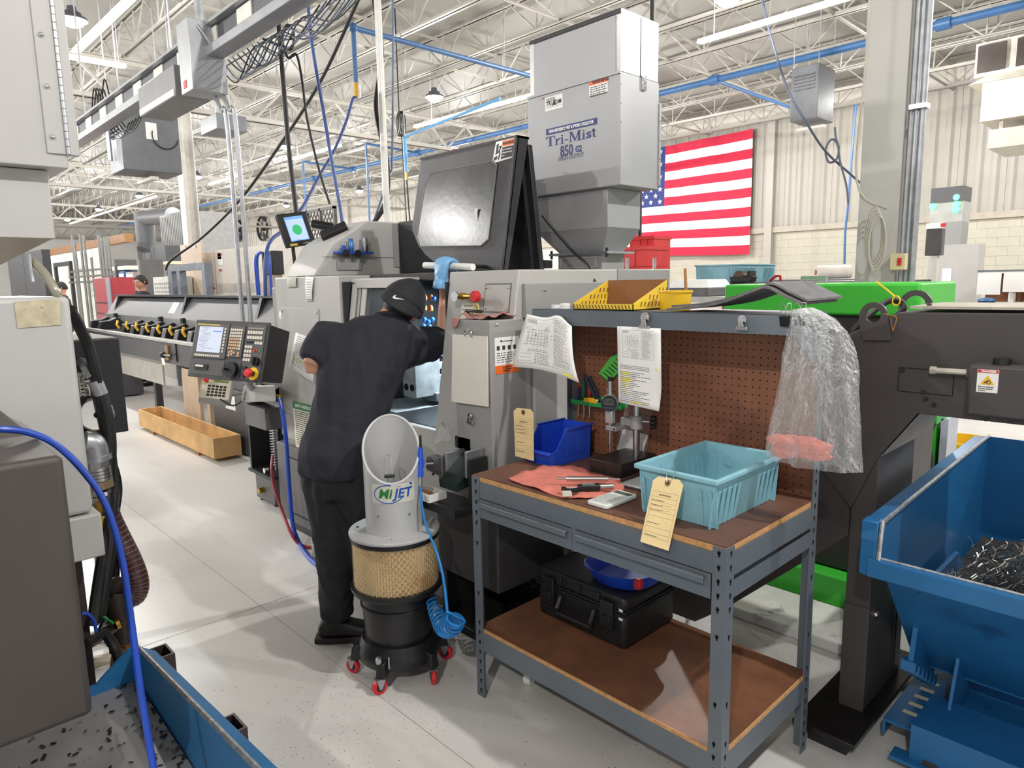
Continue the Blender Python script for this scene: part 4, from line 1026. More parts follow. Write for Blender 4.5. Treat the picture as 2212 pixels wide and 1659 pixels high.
# ---- things attached to the lathe
# whiteboard
t = thing('whiteboard_panel', 'small blank whiteboard hanging on the grey cabinet of the lathe', 'whiteboard', (-2.12,1.795,1.10))
MB().slab([(-2.236,1.782,1.10),(-2.008,1.788,1.104),(-2.012,1.796,1.385),(-2.232,1.796,1.385)], (0,.004,0)).build('board', mat('whiteboard', (222,217,206), .35, var=.01), t, bevel=.006)
rc = Vector((-2.115,1.79,1.40))
MB().tube([rc+Vector((.022*math.cos(k*PI/10), -.006, .018*math.sin(k*PI/10)-.008)) for k in range(-2,13)], .003, n=6).build('ring_clip', CHROME, t)
# orange-white sticker on the cabinet side (X = -2.0)
t = thing('maker_label', 'white and orange machine service label on the side of the lathe cabinet', 'label', (-1.998,1.90,1.22))
ly0, ly1, lz0, lz1 = 1.822, 1.955, 1.232, 1.378
MB().box(-1.9995,-1.9985,ly0,ly1,lz0,lz1).build('label_sheet', PAPER, t, smooth=False)
MB().box(-1.9985,-1.998,ly0,ly1,lz0,lz0+.034).build('orange_band', WARN, t, smooth=False)
q = MB(); rn = random.Random(4)
for k in range(5):
    y = ly0+.01
    while y < ly1-.03: w = .006+.012*rn.random(); q.box(-1.9985,-1.998,y,y+w,lz0+.045+k*.009,lz0+.048+k*.009); y += w+.006
for k in range(4): q.box(-1.9985,-1.998,ly0+.01+k*.03,ly0+.026+k*.03,lz0+.095,lz0+.112)
q.box(-1.9985,-1.998,ly0+.04,ly0+.10,lz0+.128,lz0+.131)
q.cyl((-1.9985,ly0+.035,lz0+.131), (-1.998,ly0+.035,lz0+.131), .005, n=10)
for k in range(3): q.box(-1.998,-1.9976,ly0+.04,ly0+.085+.008*k,lz0+.007+k*.008,lz0+.0105+k*.008)
q.build('printing', INK, t, smooth=False)
bulldog(-2.125, 1.796, 1.030, 'dark bulldog clip on the lathe cabinet below the whiteboard')
# air valve with red button and white label
t = thing('air_gauge', 'brass air fitting with a red push button on the lathe column', 'air fitting', (-2.26,1.93,1.51))
g = py(995,640,1.93); g2 = py(1028,642,1.90)
vy = 1.905
MB().cyl((g.x+.0,vy+.04,g.z), (g.x,vy,g.z), .012, n=12).build('stem', BRASS, t)
MB().cyl((g.x,vy-.012,g.z), (g.x,vy+.004,g.z), .022, n=20).build('gauge_body', CHROME, t)
MB().cyl((g.x+.01,vy,g.z), (g2.x-.02,vy-.004,g.z), .012, n=12).cyl((g.x+.03,vy,g.z), (g.x+.045,vy,g.z), .016, n=6).cyl((g.x+.05,vy,g.z), (g.x+.062,vy,g.z), .015, n=6).build('brass_body', BRASS, t)
MB().cyl((g2.x,vy+.004,g.z), (g2.x,vy-.022,g.z), .024, n=24).build('red_button', RED, t, bevel=.003)
MB().tube([(g2.x+.016*math.cos(k*PI/8), vy-.005, g.z-.05+.022*math.sin(k*PI/8)) for k in range(16)], .003, n=6, close=True).build('yellow_loop', mat('pale yellow cord', (220,205,110), .5), t)
lx0, lx1, lz0, lz1 = g.x-.012, g.x+.088, g.z-.125, g.z-.03
t = thing('notice_label', 'small white notice with a blue logo under the red air button', 'label', onc((lx0+lx1)/2, lz0))
MB().slab([onc(lx0,lz0,.001),onc(lx1,lz0,.001),onc(lx1,lz1,.001),onc(lx0,lz1,.001)], (0,-.001,0)).build('label_sheet', mat('ivory label', (226,221,204), .6), t, smooth=False)
q = MB()
for k, (a, b) in enumerate(((.018,.084),(.008,.09),(.02,.08))):
    x = lx0+a
    while x < lx0+b: q.slab([onc(x,lz1-.014-.016*k,.0024),onc(x+.007,lz1-.014-.016*k,.0024),onc(x+.007,lz1-.010-.016*k,.0024),onc(x,lz1-.010-.016*k,.0024)], (0,-.0004,0)); x += .0095
q.build('printing', INK, t, smooth=False)
MB().slab([onc(lx0+.03,lz0+.022,.0024),onc(lx0+.075,lz0+.028,.0024),onc(lx0+.04,lz0+.03,.0024)], (0,-.0005,0)).slab([onc(lx0+.04,lz0+.014,.0024),onc(lx0+.052,lz0+.042,.0024),onc(lx0+.048,lz0+.02,.0024)], (0,-.0005,0)).build('blue_logo', mat('navy print', (30,42,110), .6, var=0), t, smooth=False)
# rag and knife on the cabinet
RAG2 = mat('faded red towel', (168,120,112), .9, var=.12, scale=14, bump=.5, bscale=90)
cloth('wiping_rag', 'faded red rag lying on top of the lathe cabinet', [(-2.20,1.805),(-2.13,1.80),(-2.05,1.81),(-2.01,1.86),(-2.01,1.97),(-2.04,2.01),(-2.10,1.97),(-2.17,1.93),(-2.21,1.87)], 1.449, .022, RAG2, 8)
t = thing('rag_corner', 'red rag corner hanging over the front of the lathe cabinet', 'towel', (-2.20,1.79,1.40))
MB().slab([(-2.225,1.797,1.455),(-2.18,1.797,1.452),(-2.185,1.792,1.425),(-2.205,1.79,1.408),(-2.222,1.79,1.415)], (0,-.006,0)).build('fold', RAG2, t, bevel=.003)
t = thing('utility_knife', 'black utility knife lying on the faded red rag', 'knife', (-2.13,1.85,1.475))
MB().box(-2.19,-2.09,1.83,1.846,1.474,1.486).build('knife_body', BLKPL, t, bevel=.004)
# blue printed shelf with tool holders on the side wall of headstock cover
xs = -3.694
BPLA = mat('blue printed plastic', (36,76,170), .4)
s0 = px(720,546,xs); s1 = px(798,543,xs)
t = thing('collet_shelf', 'blue plastic collet shelf on the grey side wall of the lathe cover', 'shelf', (xs, (s0.y+s1.y)/2, s0.z))
MB().box(xs, xs+.05, s0.y, s1.y, s0.z-.006, s0.z+.006).build('shelf_plate', BPLA, t)
MB().box(xs, xs+.004, s0.y+.02, s1.y-.06, s0.z-.10, s0.z-.006).build('back_plate', mat('clear grey plate', (158,157,155), .3), t)
for f_ in (.22,.55):
    yy = s0.y+(s1.y-s0.y)*f_; MB().cyl((xs+.045,yy,s0.z-.004), (xs+.056,yy,s0.z-.004), .022, n=18).build('magnet', BLKPL, t)
def holder(f_, r, h, label, m, name='tool_holder', cat='tool holder'):
    yy = s0.y+(s1.y-s0.y)*f_
    t = thing(name, label, cat, (xs+.028, yy, s0.z+.006))
    MB().lathe([(r*.9,0),(r,.004),(r,h*.55),(r*.85,h*.6),(r*.85,h),(0,h)], (xs+.028,yy,s0.z+.0065), n=20).build('holder_body', m, t)
    MB().cyl((xs+.028,yy,s0.z+.0065+h), (xs+.028,yy,s0.z+.0075+h), r*.5, n=14).build('bore', HOLE, t)
holder(.22, .016, .035, 'squat blue collet on the blue shelf', BPLA)
holder(.42, .016, .075, 'tall blue collet sleeve on the blue shelf', mat('steel blue sleeve', (40,100,160), .3, .4))
holder(.80, .022, .085, 'silver collet sleeve with set screws on the blue shelf', STEEL)
# slips and lists on left panel
def slip(name, label, pts, Y, m=PAPER, n=6, seed=1, cat='paper', dy=-.003):
    P = [py(x, y, Y)+Vector((0,dy,0)) for x, y in pts]; rn = random.Random(seed)
    def Q(u, v): return P[0].lerp(P[1], u).lerp(P[3].lerp(P[2], u), v)+Vector((0,-.006*math.sin(v*PI),0))
    return sheet(name, label, Q, 4, 6, lines(rn, .1, .9, .12, .9, n, .02, .1, .04), m=m, cat=cat)
slip('list_strip', 'narrow white list hanging on the lathe headstock panel', [(661,597),(679,598),(676,651),(664,651)], 1.918, n=9, seed=2)
slip('instruction_slip', 'small square notice at the top of the lathe headstock panel', [(622,600),(642,597),(642,621),(623,622)], 1.918, m=mat('grey slip', (196,195,186), .7), n=6, seed=3)
slip('warning_pictogram', 'black and white pictogram at the left edge of the lathe panel', [(606,668),(620,666),(621,690),(606,691)], 1.925, n=4, seed=5)
PL = [py(642,716,1.80), py(682,729,1.80), py(668,826,1.80), py(638,798,1.80)]
def Qp(u, v): return PL[0].lerp(PL[1], u).lerp(PL[3].lerp(PL[2], u), v)+Vector((0, -.03*math.sin(u*2.5), .01*math.sin(u*3)))
P2_ = [py(643,718,1.915), py(690,733,1.915), py(680,826,1.90), py(638,790,1.88)]
def Qp(u, v): return P2_[0].lerp(P2_[1], u).lerp(P2_[3].lerp(P2_[2], u), v)+Vector((0, -.012-.03*v*(1-u), 0))
rn = random.Random(6)
sheet('job_sheets', 'curled white job sheets clipped to the lathe panel behind the worker', Qp, 6, 8, lines(rn, .1, .9, .08, .85, 14, .012, .1, .03), hi=[(.1,.8,.7,.715)])
# safety instruction placard
t = thing('safety_placard', 'white safety instructions placard with a green heading on the lathe', 'placard', (-3.98,1.908,.62))
f0, f1 = py(633,866,1.911), py(700,880,1.911)
MB().box(f0.x, f0.x+.34, 1.909, 1.9135, .60, f0.z).build('placard_sheet', mat('ivory label', (226,221,204), .6), t, smooth=False)
MB().box(f0.x, f0.x+.34, 1.907, 1.909, f0.z-.045, f0.z).build('green_heading', mat('heading green', (30,120,60), .5, var=0), t, smooth=False)
text_mb('SAFETY INSTRUCTIONS', .026, bold=.0004).xf(basis((f0.x+.17,1.9065,f0.z-.023), (1,0,0), (0,0,1))).build('lettering', WHITE, t, smooth=False)
q = MB(); rn = random.Random(8)
for k in range(22):
    x = f0.x+.02; z = f0.z-.06-k*.013
    if z < .62: break
    while x < f0.x+.32: w = .01+.03*rn.random(); q.box(x, x+w, 1.908, 1.909, z, z+.005); x += w+.006
q.build('printing', INK, t, smooth=False)
# clear pouch hung on the column
t = thing('clear_pouch', 'clear pouch hanging from a hook on the front of the lathe column', 'pouch', (-2.30,1.84,.93))
h0 = py(958,918,1.84)
Q6 = [py(950,922,1.842), py(968,922,1.842), py(975,950,1.835), py(938,958,1.835)]
crumple(lambda u, v: Q6[0].lerp(Q6[1], u).lerp(Q6[3].lerp(Q6[2], u), v), 14, 14, .003, 6).build('film', BAGM, t, ang=25)
MB().tube([h0+Vector((-.01,.004,.0)), h0+Vector((0,-.008,.012)), h0+Vector((.012,-.006,.0))], .003, n=6).build('hook', CHROME, t)
# ================================================================== MIST COLLECTOR
CPAINT = mat('silver grey collector paint', (160,160,162), .4, .15, var=.03, scale=3)
GALV2 = mat('galvanised duct sheet', (182,181,180), .33, .75, var=.12, scale=5)
yc = 2.70
TL, TR, BR = py(1140,205,yc), py(1341,152,yc), py(1339,399,yc)
xr_, xl_ = (TR.x+BR.x)/2, TL.x
zt_, zb_ = TR.z, BR.z
yb_ = px(1424,177,xr_).y
col = thing('mist_collector', 'grey mist and smoke collector standing on the lathe in front of the flag', 'mist collector', ((xl_+xr_)/2, (yc+yb_)/2, 1.645))
def cp_(mb, n, m=CPAINT, p=None, **k): return mb.build(n, m, p or col, **k)
main = cp_(MB().box(xl_, xr_, yc, yb_, zb_, zt_), 'collector_housing', bevel=.004)
dt = py(1342,16,yc).z
cp_(MB().box(xl_+.02, xr_+.0, yc+.004, yb_-.012, zt_, dt), 'plenum', GALV2)
cp_(MB().box(xl_+.02, xl_+.05, yc-.0, yc+.004, zt_, dt-.01), 'plenum_flange', GALV2)
cp_(MB().box(xl_+.05, xr_-.03, yc-.002, yc+.004, zt_, dt-.025), 'plenum_panel', CPAINT)
cp_(MB().box(xl_+.02, xr_, yc-.002, yc+.004, dt-.02, dt), 'plenum_lip', BLKPL)
cp_(MB().box(xl_, xr_, yc-.006, yc, zt_-.012, zt_), 'housing_flange')
ym = px(1386,100,xr_).y
cp_(MB().box(xr_, xr_+.002, ym-.006, ym+.02, zt_, dt-.01), 'seam_strip', GALV2)
cp_(MB().box(xr_-.001, xr_+.001, ym-.010, ym-.006, zt_, dt-.01), 'seam_gap', HOLE, smooth=False)
cp_(MB().box(xr_, xr_+.012, ym+.0, ym+.03, zt_-.06, zt_+.01), 'latch', CHROME, bevel=.003)
for z in (zt_-.045, zt_-.025): cp_(MB().ball((xr_+.012, ym+.015, z), .005, 8, 6), 'latch_bolt', STEEL)
# piano hinge at the far edge
cp_(MB().box(xr_-.01, xr_+.006, yb_-.002, yb_+.014, zb_+.02, zt_-.10), 'hinge', CPAINT)
for k in range(4): cp_(MB().ball((xr_+.006, yb_+.004, zb_+.06+k*.09), .005, 8, 6), 'hinge_screw', CHROME)
for k in range(6): cp_(MB().ball((xr_-.001, yc+.006, zb_+.03+k*.085), .004, 8, 6), 'edge_rivet', CPAINT)
# lower hopper box
y2 = yc+.03
x2r = py(1313,430,y2).x; x2l = xl_+.03
z2 = py(1313,491,y2).z; y2b = px(1383,480,x2r).y
cp_(MB().box(x2l, x2r, y2, y2b, z2, zb_), 'hopper_box', bevel=.003)
cp_(MB().box(x2l, x2r, y2-.002, y2, zb_-.018, zb_-.008), 'hopper_trim')
nxl, nxr = py(1206,550,y2+.06).x, py(1300,550,y2+.06).x
z3 = 1.74
cp_(MB().hexa([(nxl,y2+.07,z3),(nxr,y2+.07,z3),(nxr,y2b-.03,z3),(nxl,y2b-.03,z3)], [(x2l,y2,z2),(x2r,y2,z2),(x2r,y2b,z2),(x2l,y2b,z2)]), 'funnel')
cp_(MB().box(nxl-.05, nxr+.05, y2+.04, y2b, z3-.012, z3), 'bolt_flange', GALV)
for x in (nxl-.04, nxr+.04): cp_(MB().cyl((x,y2+.05,z3-.03), (x,y2+.05,z3+.016), .007, n=10), 'flange_bolt', BLKPL)
cp_(MB().box(nxl, nxr, y2+.06, y2b-.02, 1.646, z3-.012), 'neck', MGREY)
cp_(MB().frame([(nxl+.02,y2+.058,1.66),(nxr-.03,y2+.058,1.66),(nxr-.03,y2+.058,1.715),(nxl+.02,y2+.058,1.715)], [(nxl+.03,y2+.058,1.665),(nxr-.04,y2+.058,1.665),(nxr-.04,y2+.058,1.71),(nxl+.03,y2+.058,1.71)], (0,-.003,0)), 'neck_frame', LGREY)
# decals on the front face
NAVY = mat('navy decal', (40,50,110), .5, var=0); GRYT = mat('grey decal', (110,112,120), .5, var=0)
def fp(x, y, d=.001): p = py(x, y, yc); return Vector((p.x, yc-d, p.z))
bl, br_ = fp(1180,286), fp(1290,262)
bw_ = br_.x-bl.x; bz = (bl.z+br_.z)/2
dec = cp_(MB().box(bl.x, br_.x, yc-.0015, yc-.0005, bz-.014, bz+.016), 'banner_decal', NAVY, main, smooth=False)
text_mb('HIGH EFFICIENCY MIST & SMOKE COLLECTOR', .0205, bold=.0006, spacing=.9).xf(Matrix.Translation(((bl.x+br_.x)/2, yc-.0022, bz)) @ Matrix.Rotation(PI/2, 4, 'X') @ Matrix.Diagonal((bw_/(.0205*21.6),1,1,1))).build('lettering', WHITE, main, smooth=False)
def serif_word():
    """Tri-Mist drawn as serif letter shapes, cap height 1, returns MB in XY plane"""
    mb = MB(); t_ = .012
    def poly(p): mb.prism(p, 'z', 0, t_)
    def rect(a, b, c, d): poly([(a,c),(b,c),(b,d),(a,d)])
    x = 0
    rect(.0,.72,.93,1.0); poly([(.0,.75),(.05,.75),(.09,.93),(0,.93)]); poly([(.72,.75),(.67,.75),(.63,.93),(.72,.93)])
    rect(.28,.44,0.05,.93); rect(.18,.54,0,.05); x = .74
    rect(x+.08,x+.2,.05,.62); rect(x,x+.28,0,.05); rect(x,x+.14,.62,.66); poly([(x+.2,.46),(x+.28,.6),(x+.42,.66),(x+.42,.52),(x+.3,.50),(x+.2,.36)]); x += .46
    rect(x+.08,x+.2,.05,.62); rect(x,x+.28,0,.05); rect(x,x+.2,.62,.66); mb.cyl((x+.14,.84,0), (x+.14,.84,t_), .075, n=14); x += .33
    rect(x,x+.3,.28,.37); x += .36
    rect(x+.1,x+.15,.05,.95); rect(x,x+.26,0,.05); rect(x,x+.24,.95,1.); poly([(x+.1,.97),(x+.27,.97),(x+.52,.22),(x+.46,0)]); poly([(x+.46,0),(x+.52,0.1),(x+.80,.97),(x+.74,.97)])
    rect(x+.72,x+.88,.05,.97); rect(x+.62,x+.98,0,.05); rect(x+.76,x+.98,.95,1.); x += 1.02
    rect(x+.08,x+.2,.05,.62); rect(x,x+.28,0,.05); rect(x,x+.2,.62,.66); mb.cyl((x+.14,.84,0), (x+.14,.84,t_), .075, n=14); x += .33
    s_ = text_mb('s', 1.25, bold=.03, align='LEFT', ext=.006); ox = min(v.x for v in s_.v); oy = min(v.y for v in s_.v); hy = max(v.y for v in s_.v)-oy
    s_.v = [Vector(((v.x-ox)*.66/hy*.9+x, (v.y-oy)*.66/hy, max(0,v.z))) for v in s_.v]; mb.add(s_.v, s_.f); x += .42
    rect(x+.1,x+.22,.12,.84); rect(x,x+.34,.60,.66); poly([(x+.1,.14),(x+.16,.0),(x+.28,-.01),(x+.36,.05),(x+.34,.09),(x+.26,.06),(x+.22,.14)]); poly([(x,.62),(x+.1,.7),(x+.16,.84),(x+.1,.84)]); x += .38
    return mb, x
w_, wx = serif_word()
tl, trr = fp(1180,323), fp(1289,300)
sc_ = (trr.x-tl.x)/wx; zb2 = (fp(1186,316).z+fp(1287,296).z)/2; hz_ = bz-.020-zb2
w_.xf(Matrix.Translation((tl.x, yc-.0003, zb2)) @ Matrix.Rotation(PI/2, 4, 'X') @ Matrix.Diagonal((sc_, hz_*.93, .09, 1))).build('lettering', NAVY, main, smooth=False)
for s_, cx, cy, size, m_, sh in (('850', 1224, 326, .074, NAVY, 0), ('G2', 1250, 322, .043, NAVY, 0), ('HIGH-OUTPUT', 1233, 339, .032, GRYT, .25)):
    p = fp(cx, cy); text_mb(s_, size, bold=.001 if size > .04 else 0, shear=sh, spacing=.95).xf(Matrix.Translation((p.x, yc-.001, p.z)) @ Matrix.Rotation(PI/2, 4, 'X') @ Matrix.Diagonal((.82,1,1,1))).build('lettering', m_, main, smooth=False)
# two rating labels
def fl_label(x0, y0, x1, y1, name):
    a = fp(x0, y0); b = fp(x1, y1); return cp_(MB().box(a.x, b.x, yc-.0016, yc-.0004, b.z, a.z), name, PAPER, main, smooth=False), a, b
lb, a, b = fl_label(1178,212,1216,232,'maker_label')
text_mb('TRI   DIM', .030, bold=.0004).xf(Matrix.Translation(((a.x+b.x)/2, yc-.0022, (a.z+b.z)/2)) @ Matrix.Rotation(PI/2, 4, 'X') @ Matrix.Diagonal((.86,1,1,1))).build('lettering', INK, lb, smooth=False)
mx_, mz_ = (a.x+b.x)/2+.002, (a.z+b.z)/2
MB().prism([(mx_-.016,mz_-.012),(mx_+.016,mz_-.012),(mx_,mz_+.018)], 'y', yc-.0026, yc-.0018).build('triangle_mark', INK, lb, smooth=False)
q = MB()
for k in range(3): q.box(a.x+.008, b.x-.05, yc-.0022, yc-.0018, a.z-.010-.006*k, a.z-.0075-.006*k)
q.box(a.x+.005, b.x-.005, yc-.0022, yc-.0018, mz_-.018, mz_-.017); q.build('printing', INK, lb, smooth=False)
f_ = fp(1172,211); MB().box(f_.x-.007, f_.x+.010, yc-.0016, yc-.0006, f_.z-.010, f_.z).build('flag_sticker', mat('flag sticker', (180,120,130), .5, var=0), main, smooth=False)
lb, a, b = fl_label(1273,176,1313,197,'warning_label')
MB().box(a.x, b.x, yc-.0022, yc-.0016, a.z-.022, a.z).build('orange_band', WARN, lb, smooth=False)
text_mb('WARNING', .020, bold=.0006).xf(Matrix.Translation(((a.x+b.x)/2+.012, yc-.0028, a.z-.011)) @ Matrix.Rotation(PI/2, 4, 'X')).build('lettering', INK, lb, smooth=False)
q = MB(); rn = random.Random(2)
for k in range(5):
    x = a.x+.008
    while x < b.x-.012: w = .006+.012*rn.random(); q.box(x, min(x+w, b.x-.006), yc-.0022, yc-.0018, a.z-.034-k*.010, a.z-.030-k*.010); x += w+.004
q.build('printing', INK, lb, smooth=False)
# power cable of the collector: one from the roof to its top, one down to the lathe
t = thing('collector_cable', 'black power cable dropping from the mist collector to the lathe', 'cable', px(1285,605,-2.05))
MB().tube(catmull([px(1172,465,-2.36), px(1200,500,-2.3), px(1240,545,-2.2), px(1268,572,-2.1), px(1280,600,-2.02), px(1287,612,-2.0)], 6), .008, n=8).build('cable_run', RUBBER, t)
t = thing('roof_drop_rod', 'black rod dropping from the roof behind the mist collector', 'rod', px(1409,20,xr_-.04))
p0 = px(1408,60,-2.2); MB().cyl(p0, p0+Vector((0,0,3.0)), .010, n=8).build('rod_shaft', BLKPL, t)
t = thing('support_rod', 'thin black rod standing beside the mist collector in front of the flag', 'rod', (py(1382,470,6.05).x,6.05,0))
MB().cyl((py(1382,470,6.05).x,6.05,0), (py(1382,470,6.05).x,6.05,py(1384,408,6.05).z), .022, n=8).build('rod_shaft', BLKPL, t)
# ================================================================== PEOPLE
from mathutils import noise
SKIN = mat('skin', (206,150,124), .5, var=.05, scale=20)
SHIRT = mat('charcoal navy work shirt', (36,36,46), .85, var=.08, scale=25, bump=.25, bscale=14)
TROUS = mat('black work trousers', (31,31,36), .85, var=.08, scale=25, bump=.25, bscale=12)
CAPM = mat('black cap cloth', (36,36,40), .8, var=.06, scale=60, bump=.15, bscale=300)
GLOVE = mat('blue nitrile glove', (120,176,220), .3, var=.05, bump=.3, bscale=40)
SHOE = mat('black shoe leather', (24,24,26), .5, var=.08)
SOLE = mat('dark rubber sole', (52,40,40), .7)
HAIR = mat('dark hair', (34,28,26), .6, var=.2, scale=80)
def loft(mb, rings, n=20, cap=True, p=2.4):
    """rings: (centre, side vector, depth vector) -> superellipse sections"""
    vs = []
    for c, a, b in rings:
        c = Vector(c); a = Vector(a); b = Vector(b)
        for k in range(n):
            t = 2*PI*k/n; cs, sn = math.cos(t), math.sin(t)
            vs.append(c+a*math.copysign(abs(cs)**(2/p), cs)+b*math.copysign(abs(sn)**(2/p), sn))
    m = len(rings); fs = []
    for i in range(m-1): fs += [(i*n+k, i*n+(k+1)%n, (i+1)*n+(k+1)%n, (i+1)*n+k) for k in range(n)]
    if cap: fs += [list(range(n-1,-1,-1)), [(m-1)*n+k for k in range(n)]]
    mb.add(vs, fs); return mb
def fuse(mb, name, m, parent, vox=.012, smooth=6, wr=0., ws=9., seed=0., fac=.5):
    o = mb.build(name, m, parent, ang=180)
    md = o.modifiers.new('r', 'REMESH'); md.mode = 'VOXEL'; md.voxel_size = vox; md.use_smooth_shade = True
    if smooth: s = o.modifiers.new('s', 'SMOOTH'); s.factor = fac; s.iterations = smooth
    eval_mesh(o)
    if not o.data.materials: o.data.materials.append(m)
    if wr:
        nr = [v.normal.copy() for v in o.data.vertices]
        for v, nn in zip(o.data.vertices, nr):
            q = v.co*ws+Vector((seed,0,0)); f_ = noise.noise(q+Vector((0,0,.7*noise.noise(q*.6)*2)))
            g_ = noise.noise(Vector((v.co.x*ws*1.9+v.co.z*ws*.8, v.co.y*ws*1.9-v.co.z*ws*.5, v.co.z*ws*.55+seed)))
            v.co += nn*wr*((1-abs(f_)*2.4)*.7+(1-abs(g_)*3.2)*.8)
    o.data.polygons.foreach_set('use_smooth', [True]*len(o.data.polygons))
    return o
def finger(mb, pts, r0, r1): mb.tube(catmull(pts, 4), [r0+(r1-r0)*k/(4*(len(pts)-1)) for k in range(4*(len(pts)-1)+1)], n=8)
wk = thing('person', 'worker in dark shirt and backward black cap leaning into the open lathe', 'person', pz(735,1370))
# joints
P0 = pd(728,1000,3.03); SP1 = pd(752,905,3.06); SP2 = pd(776,820,3.11); CHS = pd(796,745,3.15)
LSH = pd(706,728,3.10); RSH = pd(868,742,3.20); NECK = pd(838,692,3.19); HEAD = pd(872,655,3.23)
LEL = pd(672,790,3.06); LWR = LEL+Vector((-.12,.24,.02))
REL = pd(962,736,3.32); RWR = pd(962,635,3.34); RHND = (ha+hb_)/2
side = (RSH-LSH).normalized(); dep = side.cross((CHS-P0).normalized()).normalized()
hs = Vector((.93,.36,0)).normalized(); hd_ = Vector((.36,-.93,0)).normalized()
LHIP = P0-hs*.085+Vector((0,0,-.05)); RHIP = P0+hs*.085+Vector((0,0,-.05))
LKN = pd(722,1190,3.03); LAN = pd(727,1322,3.10); LAN.z = .11
RKN = pd(795,1195,3.06); RAN = LAN+Vector((.16,.16,0))
# ---- body: one continuous surface of skin
b = MB()
loft(b, [(P0-Vector((0,0,.06)), hs*.13, hd_*.09), (P0, hs*.14, hd_*.10), (SP1, side*.13, dep*.09), (SP2, side*.15, dep*.095), (CHS, side*.17, dep*.10), (CHS.lerp(NECK,.6), side*.11, dep*.075)], p=2.2)
b.tube([NECK.lerp(CHS,.4), NECK, NECK.lerp(HEAD,.6)], [.062,.056,.056], n=14)
hu = (rt*.50+up*.83+fw*.22).normalized(); hbk = (-fw-hu*(-fw).dot(hu)).normalized(); hrt = hbk.cross(hu)*-1
hfw = -hbk
def hp(x, y, z): return HEAD+hrt*x+hfw*y+hu*z      # right, forward, up of the head
sk = MB().ball((0,0,0), 1, 20, 14, (.075,.095,.105)); sk.v = [hp(*v) for v in sk.v]; b.add(sk.v, sk.f)
jw = MB().ball((0,0,0), 1, 14, 10, (.052,.062,.06)); jw.v = [hp(v.x, v.y+.045, v.z-.075) for v in jw.v]; b.add(jw.v, jw.f)
b.tube([hp(0,.088,.0), hp(0,.112,-.032), hp(0,.098,-.042)], [.010,.014,.010], n=8)
b.tube([hp(-.02,.094,-.07), hp(.02,.094,-.07)], [.010,.010], n=8)
b.tube([LSH, LSH.lerp(LEL,.5), LEL], [.052,.048,.043], n=14); b.tube([LEL, LEL.lerp(LWR,.4), LWR], [.043,.040,.028], n=14)
b.tube([RSH, RSH.lerp(REL,.5), REL], [.052,.046,.040], n=14); b.tube([REL, REL.lerp(RWR,.4), RWR, RHND+Vector((-.002,-.035,-.045))], [.040,.040,.030,.026], n=14)
# left hand inside the machine: palm, four fingers, thumb
lh = (LWR-LEL).normalized(); lu = Vector((0,0,1)); ls = lh.cross(lu).normalized()
loft(b, [(LWR, ls*.026, lu*.018), (LWR+lh*.05, ls*.040, lu*.015), (LWR+lh*.09, ls*.038, lu*.012)], n=12)
for k in range(4):
    s0_ = LWR+lh*.085+ls*(-.03+.02*k); L_ = (.07,.08,.075,.058)[k]
    finger(b, [s0_, s0_+lh*L_*.5-lu*.012, s0_+lh*L_*.85-lu*.035], .0095, .0075)
finger(b, [LWR+lh*.03+ls*.034, LWR+lh*.06+ls*.055-lu*.01, LWR+lh*.085+ls*.058-lu*.02], .011, .009)
b.tube([LHIP, LKN, LAN], [.075,.052,.038], n=14); b.tube([RHIP, RKN, RAN], [.075,.052,.038], n=14)
for AN in (LAN, RAN): b.tube([AN, AN+Vector((.03,.05,-.06)), AN+Vector((.09,.14,-.075))], [.036,.034,.025], n=12)
fuse(b, 'body', SKIN, wk, vox=.008, smooth=3)
# ear
er = MB()
ec = hp(.078,-.008,-.022)
er.tube([ec+hu*(.030*math.cos(a))+(hfw*-1)*(.016*math.sin(a))+hrt*.006*abs(math.sin(a)) for a in [k*2*PI/12 for k in range(12)]], .0065, n=8, close=True)
er.tube([ec+hu*.014, ec-hu*.02], .007, n=8)
er.build('ear', SKIN, wk)
for sx in (-.03,.03): MB().ball(hp(sx,.088,.002), .009, 10, 7).build('eye', mat('eye', (40,34,30), .2), wk)
# hair at the nape
hr = MB().ball((0,0,0), 1, 18, 12, (.079,.080,.075)); hr.v = [hp(v.x, v.y-.020, v.z-.028) for v in hr.v]; hr.build('hair', HAIR, wk)
# ---- shirt
s = MB()
hem = P0+Vector((0,0,-.045))
loft(s, [(hem, hs*.172, hd_*.135), (P0+Vector((0,0,.06)), hs*.170, hd_*.132), (SP1, (hs*.5+side*.5)*.168, (hd_*.5+dep*.5)*.128), (SP2, side*.182, dep*.128), (CHS+Vector((0,0,-.01)), side*.198, dep*.122), (CHS.lerp(NECK,.45)+up*.012, side*.172, dep*.105), (CHS.lerp(NECK,.8)+up*.012, side*.125, dep*.09), (NECK+up*.006, side*.080, dep*.070)], n=28, p=2.3)
s.tube([LSH.lerp(CHS,.35), LSH, LSH.lerp(LEL,.55), LSH.lerp(LEL,.86)], [.075,.078,.070,.066], n=18)
s.tube([RSH.lerp(CHS,.35), RSH, RSH.lerp(REL,.55), REL+(REL-RSH).normalized()*.0], [.080,.084,.068,.058], n=18)
s.tube([RSH+Vector((0,0,-.04)), RSH.lerp(REL,.8)+Vector((0,0,-.03))], [.075,.055], n=14)
sh = fuse(s, 'shirt', SHIRT, wk, vox=.011, smooth=8, wr=.0085, ws=7)
# collar and yoke seam
MB().tube([NECK+side*.072*math.cos(a)+dep*.066*math.sin(a)+(NECK-CHS).normalized()*(.012+.006*math.sin(a)) for a in [k*2*PI/20 for k in range(20)]], .013, n=8, close=True).build('collar', SHIRT, wk)
